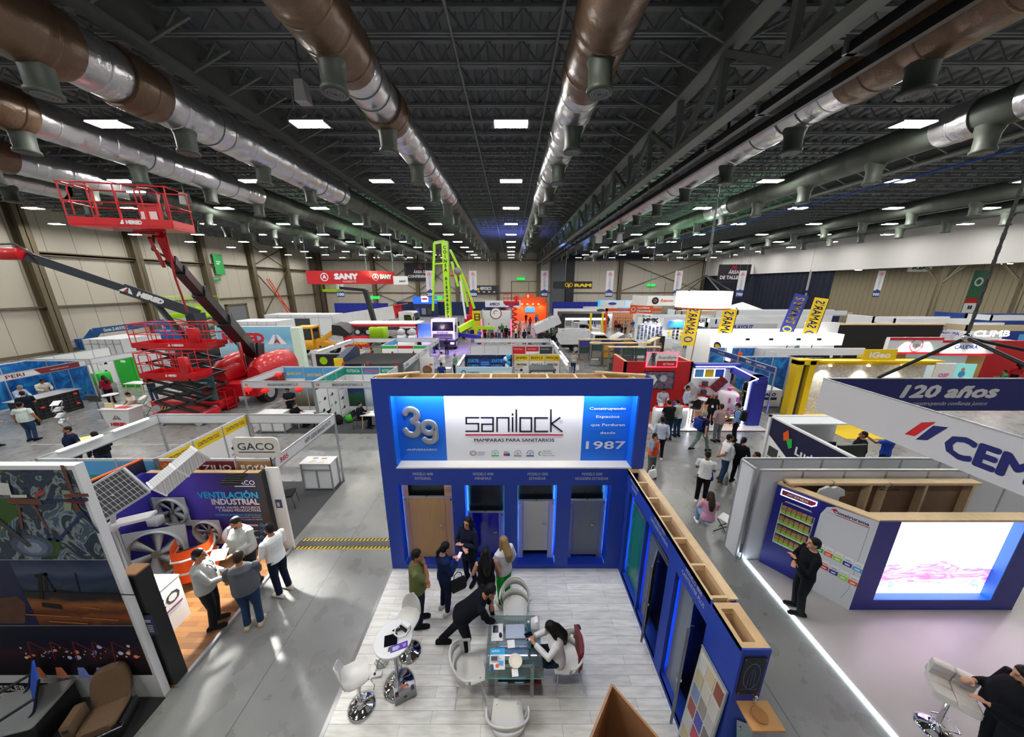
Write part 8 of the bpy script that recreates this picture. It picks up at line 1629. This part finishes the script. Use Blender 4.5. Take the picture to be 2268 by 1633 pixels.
for k,(x_,y_,m,s) in enumerate(((18.5,30.5,dgrey,.5),(19.6,29.5,yellow,.45),(20.4,30.6,ly,.5),(19.0,28.2,yellow,.4),(17.2,29.2,dgrey,.45),(20.8,28.6,black,.4),(18.2,27.2,ly,.35))):
    t=thing('power_tool_machine',('dark generator','yellow plate compactor','amber roller','low yellow trolley machine','dark cutter','black engine set','small amber tamper')[k]+' on the floor of the tool stand','machine',(x_,y_,0));g=MB(m);g.rbox(-s,s,-s*.6,s*.6,.12,s*1.4,.08);g.build('body',t);g=MB(black);g.tube([(-s,0,s),(-s*1.5,0,s*2.2),(-s*1.3,0,s*2.3)],.04,n=5);g.build('handle',t);g=MB(rubber);[g.cyl((q*s*.7,r_*s*.55,.14),.14,-.05,.05,axis='y',n=12) for q in (-1,1) for r_ in (-1,1)];g.build('wheels',t)
for k,(x_,y_) in enumerate(((21.8,31.8),(22.9,31.2))):t=thing('traffic_drum',('taller','shorter')[k]+' orange and white traffic drum by the tool stand','drum',(x_,y_,0));g=MB(orange);[g.lathe((0,0,0),[(.35-.03*j,.25*j),(.32-.03*j,.25*j+.22)],[orange,white][j % 2]) for j in range(5-k)];g.build('body',t);g=MB(rubber);g.cyl((0,0,0),.42,0,.08);g.build('base',t)
# pickups
def pickup(label,loc,rz,bed):
    """pickup facing local +X"""
    t=thing('pickup_truck',label,'truck',loc,rz);g=MB(wp);g.prism([(0,.55),(2.9,.55),(2.9,.95),(2.75,1.08),(1.5,1.2),(.8,1.85),(-.5,1.88),(-.6,.55)],-.92,.92,'y');cab_=g.build('cab',t)
    g=MB(dark_glass);[g.add([(1.25,s*.925,1.2),(.7,s*.925,1.72),(-.3,s*.925,1.75),(-.35,s*.925,1.22)],[(0,1,2,3)]) for s in (-1,1)];g.add([(1.47,-.8,1.24),(1.47,.8,1.24),(.86,.75,1.82),(.86,-.75,1.82)],[(0,1,2,3)]);g.build('window_glass',cab_)
    if bed=='stake':
        g=MB(wp);g.M=Matrix.Translation((-.8,0,0));[g.box(-2.9,0,s*1.0-.03,s*1.0+.03,z,z+.2) for s in (-1,1) for z in (1.0,1.25,1.5,1.75,2.0)];[g.box(x,x+.05,-1.0,1.0,z,z+.2) for x in (-2.9,-.05) for z in (1.0,1.25,1.5,1.75,2.0)];g.box(-2.9,0,-1,1,.85,.98);[g.box(x,x+.07,s*1.0-.05,s*1.0+.05,.9,2.25) for s in (-1,1) for x in (-2.9,-2.2,-1.45,-.7,-.07)];g.build('stake_bed',t)
        g=MB(wp);g.M=Matrix.Translation((1.5,0,1.2)) @ Matrix.Rotation(-.5,4,'Y');g.rbox(0,1.3,-.8,.8,0,.06,.05);g.build('raised_hood',t)
    else:g=MB(wp);g.box(-2.6,-.5,-.92,.92,.6,1.1);g.build('load_bed',t)
    for x in (2.1,-2.2):[wheel(t,x,s*.88,.4) for s in (-1,1)]
    g=MB(black);g.box(-3.5 if bed=='stake' else-2.5,.0,-.5,.5,.45,.7);g.build('chassis',t);return t
pickup('white stake bed pickup with its hood raised',(8.6,32.2,0),.02,'stake');pickup('white pickup parked beneath the black canopy on yellow posts',(8.8,41,0),.1,'open')
t=thing('canopy_stand','black flat canopy on yellow posts with a white light bar','booth',(0,0,0));g=MB(black);g.box(5.9,11.0,37.6,41,2.85,3.3);g.box(5.6,6.3,37.6,41,0,2.85);g.build('canopy',t);g=MB(yellow);[g.box(x,x+.22,37.4,37.6,0,3.4) for x in (9.2,10.6)];g.build('post',t);g=MB(glow);g.box(6.4,11,37.5,37.56,2.6,2.8);g.build('light_bar',t)
t=thing('dump_body','white tipped dump body left of the black canopy','dump body',(4.4,38.5,0));g=MB(wp);g.M=Matrix.Translation((-1.4,0,.9)) @ Matrix.Rotation(-.42,4,'Y');g.box(0,3.2,-1,1,0,1.0);[g.box(k*.7,k*.7+.15,-1.06,1.06,0,1.0) for k in range(5)];g.build('body',t);g=MB(black);g.box(-1.2,1.6,-.8,.8,.0,.85);g.build('frame',t)
# block display shelves
R=random.Random(21);bc_=[mat('block_'+c,c,.7) for c in ('c9962e','3a3a94','2f4a46','5a4a42','dcdad2','8a8478','4a4440')]
for k,(x0,y,n,lab) in enumerate(((6.0,27.8,5,'farthest pine topped shelf of coloured blocks near the stake bed pickup'),(6.6,25.9,5,'middle pine topped shelf of coloured blocks'),(7.6,24.2,4,'nearest pine topped shelf of coloured blocks'),(11.6,26.5,3,'pine topped shelf turned sideways behind the red wall'))):
    t=thing('block_shelf',lab,'shelf',(x0,y,0),.0 if k<3 else .9);g=MB(pine);g.box(-.1,n*.95+.1,-.2,.2,1.92,1.98);g.build('top',t);g=MB(steel);[g.box(i*.95-.03,i*.95+.03,-.15,.15,0,1.92) for i in range(n+1)];[g.box(0,n*.95,-.15,.15,z,z+.03) for z in (.1,.7,1.3)];g.build('frame',t)
    for i in range(n):
        for j in range(3):
            if R.random()<.85:g=MB(R.choice(bc_));g.box(i*.95+.08,i*.95+.87,-.12,.12,.14+j*.6,.62+j*.6);g.build('block_panel',t)
t=thing('totem_sign','black totem with gold marks before the tool stand','sign',(14.0,29.5,0));g=MB(black);g.box(-.35,.35,-.06,.06,0,1.95);g.plane((0,-.065,0),(1,0,0));g.bars(-.2,.6,.2,1.4,4,mat('gold'  ,'c98d42'));g.build('board',t)
t=thing('white_arrow_flag','white curved blade sign near the raised hood','sign',(13.0,30.5,0));g=MB(white);g.prism([(-.2,0),(.2,0),(.14,1.2),(-.02,1.9),(-.14,1.2)],-.03,.03,'y');g.build('blade',t);g=MB(white);g.box(-.3,.3,-.2,.2,0,.06);g.build('base',t)
t=thing('ladder','orange red ladder leaning against the beige side wall','ladder',(0,0,0));g=MB(mat('ladder_red','d0452c',.5));[g.bar((XL+4.5,60+s,0),(XL+1.0,60+s,7.6),.12) for s in (0,.6)];[g.bar((XL+4.5-3.5*k/16,60,7.6*k/16),(XL+4.5-3.5*k/16,60.6,7.6*k/16),.07) for k in range(1,16)];g.build('frame',t)
for k,(x0,x1,y,z1,lab) in enumerate(((-33,-24,43,2.7,'white flat roofed stand at the beige side wall'),(-30,-25,34,2.8,'white stand with thin black letters behind the red lifts'),(-34,-31,25,2.4,'plain white stand between the blue lift and the formwork booths'))):
    t=thing('exhibition_stand',lab,'booth',(0,0,0));g=MB(shw);g.box(x0,x1,y,y+3,0,z1);g.build('walls',t);g=MB(alu);[g.box(x0+(x1-x0)*q/5-.03,x0+(x1-x0)*q/5+.03,y-.02,y,0,z1) for q in range(6)];g.box(x0,x1,y-.02,y,z1-.4,z1-.36);g.build('profile_frame',t);g=MB(tink);g.plane(((x0+x1)/2,y-.025,0),(1,0,0));g.text('aerial',0,z1-.9,.4,tink,width=2) if k==1 else (g.rect(-1.5,1.2,1.5,2.2,dgrey) if k==0 else g.bars(-.5,1,.5,1.5,2,grey));g.build('print',t)
R=random.Random(31)
for k in range(16):x_=-34+11*R.random();one(MB(R.choice([cardboard,dgrey,pine,offwhite,redflat])).rbox(-.5,.5,-.4,.4,0,.5+.6*R.random(),.02),'storage_crate','crate in the clutter stored below the beige side wall corner','crate','clutter at the wall corner',None,(x_,56+4*R.random(),0))
# ================================================================ everyone in the hall
def pp(label,px,py,face,pose,shirt,pants,z=0.,**k):
    loc=atz(px,py,z) if isinstance(py,(int,float)) and abs(px)>60 else V(px,py,z)
    return person(label,loc,face,pose,shirt,pants,**k)
jn,bk0,nv='263a57','17181b','161d38'
# blue booth
pp('man in an olive polo with hand on chin and red lanyard',933,1380,-80,'chin','626a42','1d2942',.036,sleeve='short',h=1.76,fat=.05,turn=-10,extras=(('badge','b8352c'),),vox=.009)
_,hd=pp('woman in navy shirt and wide trousers looking at a pale phone',988,1352,-50,'phone','18264c','141c36',.036,hair='pony',fem=True,h=1.66,skin='l',vox=.009,shoes='d8d4cc')
q,d=hd('side');phone(q+V(.02,.03,.02),d,'pale phone held up by the woman in navy',pink)
handbag(atz(1012,1262,.98)+V(.02,-.05,0),'black leather handbag hanging from the arm of the woman in navy',cloth_black,.32,.26,.5)
pp('woman in a dark trouser suit and glasses with folded arms before the low blue door',1042,1287,155,'crossed','1b2034','191d2e',.036,hair='long',fem=True,skirt='coat',h=1.7,skin='l',extras=(('glasses','16171a'),),vox=.009)
pp('woman in a sleeveless black top and beige skirt, back turned, long dark hair',1079,1360,12,'stand','15151a','b3a08c',.036,hair='long',fem=True,sleeve='none',skirt='skirt',h=1.62,fat=.03,skin='l',vox=.009,ovr=dict(eL=(-.27,.02,1.14),wL=(-.2,.2,1.0),eR=(.28,-.02,1.13),wR=(.3,.06,.9)))
pp('woman in a white blouse and bright green trousers with fair hair',1117,1336,42,'stand','d9d9e2','1fa836',.036,hair='long',hc=hair_bl,fem=True,h=1.68,skin='l',fat=.02,shoes='d9ceb4',vox=.009,ovr=dict(eL=(-.25,.06,1.13),wL=(-.16,.26,1.05)))
pp('man in a black suit bending over the glass table',-.88,4.33,-86,'lean','13151d','14161e',.036,skirt=None,h=1.76,fat=.03,vox=.009,ovr=dict(lean=.85,wR=(.1,.56,.84),eR=(.24,.46,1.06),eL=(-.24,.36,1.08),wL=(-.2,.5,.86)))
_,hd=pp('seated woman in a white blouse with long black hair using a phone',.8,3.98,88,'sitphone','e6e6e6','1d2a38',.036,hair='long',fem=True,h=1.64,skin='l',shoes='9c2433',vox=.009,extras=(('glasses','16171a'),))
q,d=hd('side');phone(q+V(-.02,.04,.02),d,'dark phone in the hands of the seated woman')
t=thing('jacket','maroon and brown jacket hung over the chair behind the seated woman','jacket',(1.12,4.0,.036));g=MB(maroon);g.rings([[(x,y,z) for x,y in ((-.02,-.24),(.05,-.2),(.07,0),(.05,.2),(-.02,.24),(.02,0))] for z in (.42,.6,.84)]);g.build('cloth',t);g=MB(cloth('3a2a26'));g.tube([(.04,.22,.8),(.08,.2,.6),(.05,.12,.45)],.05,n=8);g.build('sleeve',t)
# ventilation booth
pp('man in a light grey shirt and black trousers beside the white cube counter',482,1382,-62,'shake','a4a8a6','1b1c1f',.05,h=1.78,fat=.05,turn=-10,extras=(('badge','2a2d33'),),vox=.009)
pp('stout man in a dark grey polo and jeans, back turned on the parquet edge',566,1384,22,'shake','585c63',jn,0,sleeve='short',fat=.09,hc=hair_b,h=1.74,shoes='b5a68c',vox=.009)
_,hd=pp('bearded smiling man in a grey shirt holding a sheet of paper',563,1290,172,'paper','a0a5a2',bk0,.05,h=1.78,fat=.1,beard=True,vox=.009)
q,d=hd('side');g=MB(paper);g.box(-.15,.15,-.11,.11,0,.004);o=one(g,'paper_sheet','white sheet held by the bearded man','paper',None,None,q+V(.02,-.06,.02));o.rotation_euler=(.6,0,.2)
pp('young man in a white shirt, dark trousers and pale sneakers facing the parquet',630,1312,75,'phone','e9ebe9','171e31',0,h=1.78,shoes='d8d2c6',vox=.009,ovr=dict(wL=(-.12,.27,1.0),wR=(.1,.28,.98),hp=.1))
# cement booth
pp('man all in black with folded arms on the LED floor edge',1762,1352,72,'crossed','15161a','17181b',.03,h=1.78,skin='l',vox=.009)
pp('bearded man in black at the corner by the cream stool',6.72,2.95,62,'paper','16171b','14161c',.03,h=1.78,fat=.1,beard=True,vox=.009,skin='l')
# aisle on the right
_,hd=pp('man in a reflective orange vest calling on a phone behind the blue booth',1439,1058,-150,'call','7d93ab','5a5d5c',sleeve='long',extras=(('vest','e85420'),),hair='short',h=1.7)
handbag(atz(1447,1030,.75),'white carrier bag carried by the man in the orange vest',paper,.3,.3,.4)
pp('man in a pale blue shirt walking with black trousers',1457,1016,-20,'stand','c3cddd','1a1a1e',shoes='d5d5d5',h=1.74);pp('man in a black polo and cap with jeans at the curved counter, back turned',1477,973,6,'counter','18191b','243450',sleeve='short',fat=.06,hair='cap',h=1.78)
pp('man in a pale sage shirt, back turned at the curved counter',1497,966,14,'counter','b9beb0','27405a',sleeve='short',h=1.72);pp('man in a pale shirt serving behind the curved counter',7.35,14.7,178,'counter','b5bdcc','22252b',.06,h=1.76);pp('man in a pale blue shirt with lanyard at the end of the curved counter',8.6,14.75,-140,'stand','b3c0d4','25282d',.06,h=1.78,extras=(('badge','2b3a6a'),))
pp('old balding man in a navy T-shirt striding with a blue backpack',1548,998,-75,'walk','1b2540','6b827e',sleeve='short',hair='short',hc=hair_g,extras=(('backpack','25388a'),),h=1.72,skin='l',fat=.05);pp('woman in black calling on a phone on the oak floor',1570,944,150,'call','17181a','17181b',.06,hair='short',hc=hair_g,fem=True,h=1.66,fat=.03,shoes='dcdcdc',extras=(('badge','333333'),))
pp('man in a dusty pink shirt with hands on hips, back turned',1585,978,8,'hips','a58c90','686b70',h=1.72,fat=.09,hc=hair_b);pp('man in a blue shirt with a black backpack and glasses',1624,977,45,'phone1','7a9fd0','15161a',extras=(('backpack','1a1b1f'),('glasses','111111')),h=1.75)
pp('bearded man in a white polo with hands behind his back and jeans',1597,1066,-115,'behind','e3e4e6','2b4160',sleeve='short',beard=True,fat=.07,h=1.76,extras=(('badge','2b3a6a'),),shoes='5a4230');handbag(atz(1577,1030,.78),'royal blue tote bag behind the man in the white polo',cloth('2438a0'),.34,.34,1.2)
pp('man in a white polo and black trousers, back turned, white sneakers',1550,1112,-32,'phone','e6e6e2','15151a',sleeve='short',h=1.74,shoes='e2e2e2',skin='d');pp('woman in a black jacket with tied hair near the white end panel',1627,1068,-60,'phone1','18191c','16171a',hair='pony',fem=True,h=1.68,skin='l');handbag(atz(1612,1040,.8),'grey tote bag of the woman in the black jacket',grey,.3,.34,.9)
pp('woman in a pink top and light jeans with long hair on the folding stool',5.35,7.35,-15,'sit','d49ab2','7c9cc0',0,hair='long',hc=hair_b,fem=True,h=1.64,skin='l',shoes='e4e4e4');pp('dark haired man half hidden behind the white partitions',7.4,8.6,80,'stand','d8dce2','22252b',0,h=1.72)
pp('man in a black jacket beside the black televisions',12.0,9.9,60,'stand','16171c','2b4160',0,h=1.76,fat=.05);pp('man in a royal blue T-shirt and cap, back turned',13.0,9.95,20,'point','2746a8','25282d',0,sleeve='short',hair='cap',h=1.72,skin='d');pp('man in a white shirt behind the dark blue lettered panel',11.2,11.4,120,'stand','dfe4ea','25282d',0,h=1.74)
pp('man in dark clothes seated in the blue shell booth',14.6,19.4,150,'stand','17202a','1b1d22',0,h=1.72);pp('man in a black polo at the olive door under the white canopy',15.1,21.2,160,'stand','15161a','1b1d22',0,h=1.74,extras=(('badge','cccccc'),));pp('man in a white T-shirt with black straps by the yellow portal',13.0,16.6,-60,'stand','dadada','22252b',0,h=1.72,extras=(('backpack','1a1b1f'),))
# left side
pp('heavy man in a pale plaid shirt and jeans, back turned',76,975,14,'stand','c6d2d0','2b4262',sleeve='short',fat=.11,h=1.76,hc=hair_k);pp('man in a peach shirt and jeans at the picture edge by the navy table',-21.6,12.1,-70,'paper','d7ab82','2b4262',0,h=1.72,fat=.04);pp('man in a dark polo at the navy table',-23.0,14.2,60,'phone1','171d2a','1b1d22',0,sleeve='short',h=1.74)
desk('navy covered table in front of the blue lettered wall',-24.6,12.6,1.8,.7,navy)
pp('moustached man in a navy shirt with a white badge behind the tube lit fascia',-15.6,10.3,165,'stand','1a2440','22252b',0,sleeve='short',fat=.07,h=1.76,beard=True,extras=(('badge','20304f'),));pp('man in dark blue with a shoulder bag beside the navy shirted man',-14.2,9.95,70,'phone1','1b2530','1f2c44',0,h=1.74,extras=(('backpack','17181b'),))
pp('grey haired man in a pale blue shirt leaning at the black grid counter',-25.0,15.3,-80,'counter','b7c4d8','25282d',0,hc=hair_g,h=1.7,skin='l');pp('man in a cream shirt behind the black grid counter',-25.2,16.3,-100,'counter','d9d2c2','25282d',0,h=1.76,skin='d');pp('woman in a crimson blouse and black trousers by the grid counter',-22.9,17.2,80,'shake','8c1a30','16171a',0,hair='long',hc=hair_b,fem=True,h=1.66,skin='l')
pp('woman in a cream top writing at the tapered counter',-18.4,14.65,178,'counter','d8cfc6','25282d',0,sleeve='short',fem=True,h=1.62);pp('man in a charcoal T-shirt looking at a phone near the green door',345,888,200,'phone','3b3e40','3a4e6c',sleeve='short',h=1.72);pp('man in a dark polo taking a picture under the red lanterns',-10.9,14.8,190,'phone','1a2130','161e33',0,sleeve='short',h=1.74,fat=.04)
pp('woman in black sitting at the near side of the white table in booth 306',-10.25,14.1,-88,'sit','15161a','17181b',0,hair='pony',fem=True,h=1.62,skin='l');pp('woman in black sitting with her back to the teal divider',-8.95,14.1,88,'sit','17171b','17181b',0,hair='long',fem=True,h=1.62,skin='l');side_chair('black chair under the first woman in booth 306',(-10.3,14.1,0),math.radians(-88));side_chair('black chair of the woman by the teal divider',(-8.9,14.1,0),math.radians(88))
pp('man in dark clothes seated at the table of booth 308',-7.15,14.0,-88,'sit','141a26','161a24',0,h=1.72,skin='l');side_chair('black chair under the man in booth 308',(-7.2,14.0,0),math.radians(-88));pp('woman in grey eating at the far side of the booth 308 table',-6.1,14.55,170,'sit','4a4a50','22252b',0,hair='long',fem=True,h=1.6,skin='l');pp('man in black standing behind booth 306 near the red lift',-12.5,17.3,140,'stand','1c1d21','2a2c30',0,h=1.74)
pp('person all in white at the counter near the bearing panel',-5.1,23.4,60,'counter','e2e2e0','e0dfda',0,h=1.74);pp('man in a blue polo walking by the bearing panel',-4.5,19.9,8,'stand','1f3f86','2a4a6e',0,sleeve='short',h=1.74);pp('man in a sea green polo in the aisle before the violet truck',-4.1,22.6,70,'stand','6a9a86','1b1c20',0,sleeve='short',h=1.76,hc=hair_g);pp('woman in black photographing the violet lit truck',-6.2,30.2,10,'phone','17171b','15151a',0,hair='long',fem=True,h=1.66)
pp('man in a grey shirt with lanyard carrying a white bag towards the blue booth',4.7,23.4,180,'stand','aaaca8','22355a',0,sleeve='short',fat=.06,h=1.76,hc=hair_g,extras=(('badge','8a2a34'),));handbag(V(5.0,23.35,.86),'white plastic bag carried by the man in the grey shirt',paper,.28,.34,0)
# distant visitors
HEX=dict(black='17181b',navy='1a2544',white='dedede',grey='85888c',red='a81f2c',blue='2f5aa8',beige='c2ae8e',green='3f7a52',orange='d8591c')
pro={}
ZN=(('in the central aisle before the orange stand',((2.2,40,180,'stand','grey','black'),(3.4,42,185,'stand','black','navy'),(4.6,40.5,150,'paper','white','black'),(5.4,38.5,200,'phone','white','grey'),(4.0,47,170,'hips','beige','black'),(5.0,48,190,'stand','navy','black'),(1.5,36,20,'stand','navy','navy'),(3.3,31.5,15,'stand','blue','black'),(6.0,52,170,'stand','orange','grey'),(2.6,56,190,'crossed','black','black'),(1.2,43.5,160,'stand','beige','grey'),(3.0,50.5,20,'stand','red','navy'),(5.6,44.5,100,'phone1','green','black'),(4.2,53.5,200,'stand','blue','navy'),(2.0,33.5,0,'walk','grey','navy'),(4.6,58,180,'stand','grey','grey'))),
      ('at the round red rimmed sign',((-3.2,38.6,10,'paper','red','black'),(-2.4,39.0,-20,'stand','grey','navy'),(-1.4,38.7,30,'counter','beige','blue'),(-.6,39.2,0,'stand','black','black'),(.6,38.4,60,'stand','white','black'),(-.2,36.5,-60,'hips','black','grey'),(-4.6,37.5,40,'stand','navy','blue'),(-2.9,41.8,170,'stand','white','grey'),(-1.2,41.9,180,'stand','green','black'),(-3.6,36.2,-20,'phone','blue','black'),(1.0,40.5,90,'stand','orange','black'))),
      ('by the black canopy and the pickups',((5.2,34.8,-40,'stand','white','navy'),(4.4,33.2,20,'phone','black','blue'),(9.2,36.6,170,'crossed','navy','grey'),(12.4,36.0,90,'stand','black','beige'),(12.6,31.8,80,'lean','black','black'),(5.0,37.6,-70,'stand','green','navy'),(11.8,33.8,150,'stand','grey','black'),(13.0,34.6,200,'hips','white','grey'))),
      ('at the orange framed brick stand',((14.6,43.2,-30,'stand','black','grey'),(15.8,44.0,10,'paper','grey','black'),(17.0,43.4,160,'stand','white','black'),(18.2,44.2,-70,'stand','green','black'),(19.3,43.5,40,'hips','black','navy'),(16.2,40.5,-160,'stand','beige','beige'),(17.6,46.2,180,'stand','blue','grey'),(15.2,46.4,170,'crossed','red','black'),(14.2,40.8,60,'walk','navy','black'))),
      ('in front of the tool wall',((15.0,32.4,-10,'stand','navy','navy'),(16.2,34.6,175,'counter','grey','black'),(18.6,33.6,-20,'stand','navy','black'),(20.2,32.6,100,'phone1','navy','grey'),(21.2,33.2,20,'stand','grey','grey'),(16.4,27.6,150,'sit','black','black'),(17.4,27.4,190,'sit','white','black'))),
      ('below the red VENDIDA banner',((-14.6,28.2,180,'sit','blue','navy'),(-13.5,28.1,175,'sit','beige','grey'),(-12.2,27.4,120,'sit','black','black'),(-15.8,26.0,-60,'stand','white','grey'))),
      ('near the white dump truck cab',((-8.8,40.0,200,'stand','black','black'),(-7.6,31.0,120,'stand','white','navy'),(-8.6,29.4,60,'stand','black','beige'),(-6.8,41.0,90,'stand','beige','black'),(-4.6,45.4,120,'sit','grey','black'),(-3.2,46.0,200,'stand','blue','black'),(-7.8,46.5,170,'stand','navy','grey'))),
      ('at the light blue stand',((13.4,51.0,160,'stand','grey','black'),(14.6,50.2,200,'crossed','green','black'),(15.6,51.5,120,'stand','navy','grey'))),
      ('by the red curtain of the wood stand',((31.9,19.8,40,'sit','green','black'),(33.2,20.2,-20,'stand','red','black'))),('by the screen near the roll banner',((23.6,21.6,90,'sit','black','black'),(24.0,22.6,120,'stand','red','grey'))))
for zone,rows in ZN:
    for x,y,f,pose,a,c in rows:
        lab='small figure in %s top and %s trousers %s' % (a,c,zone);fem=(a,c)[0] in ('red','beige');key=(pose,fem)
        if key not in pro:pro[key]=person(lab,(x,y,0),f,pose,HEX[a],HEX[c],hair='long' if fem else 'short',fem=fem,vox=.03,h=1.7)[0];continue
        o=dup(pro[key],(x,y,0),math.radians(f),lab)
        for ch in o.children:
            nm=ch.name.split('.')[0]
            if nm in ('shirt','trousers'):ch.material_slots[0].link='OBJECT';ch.material_slots[0].material=cloth(HEX[a if nm=='shirt' else c])
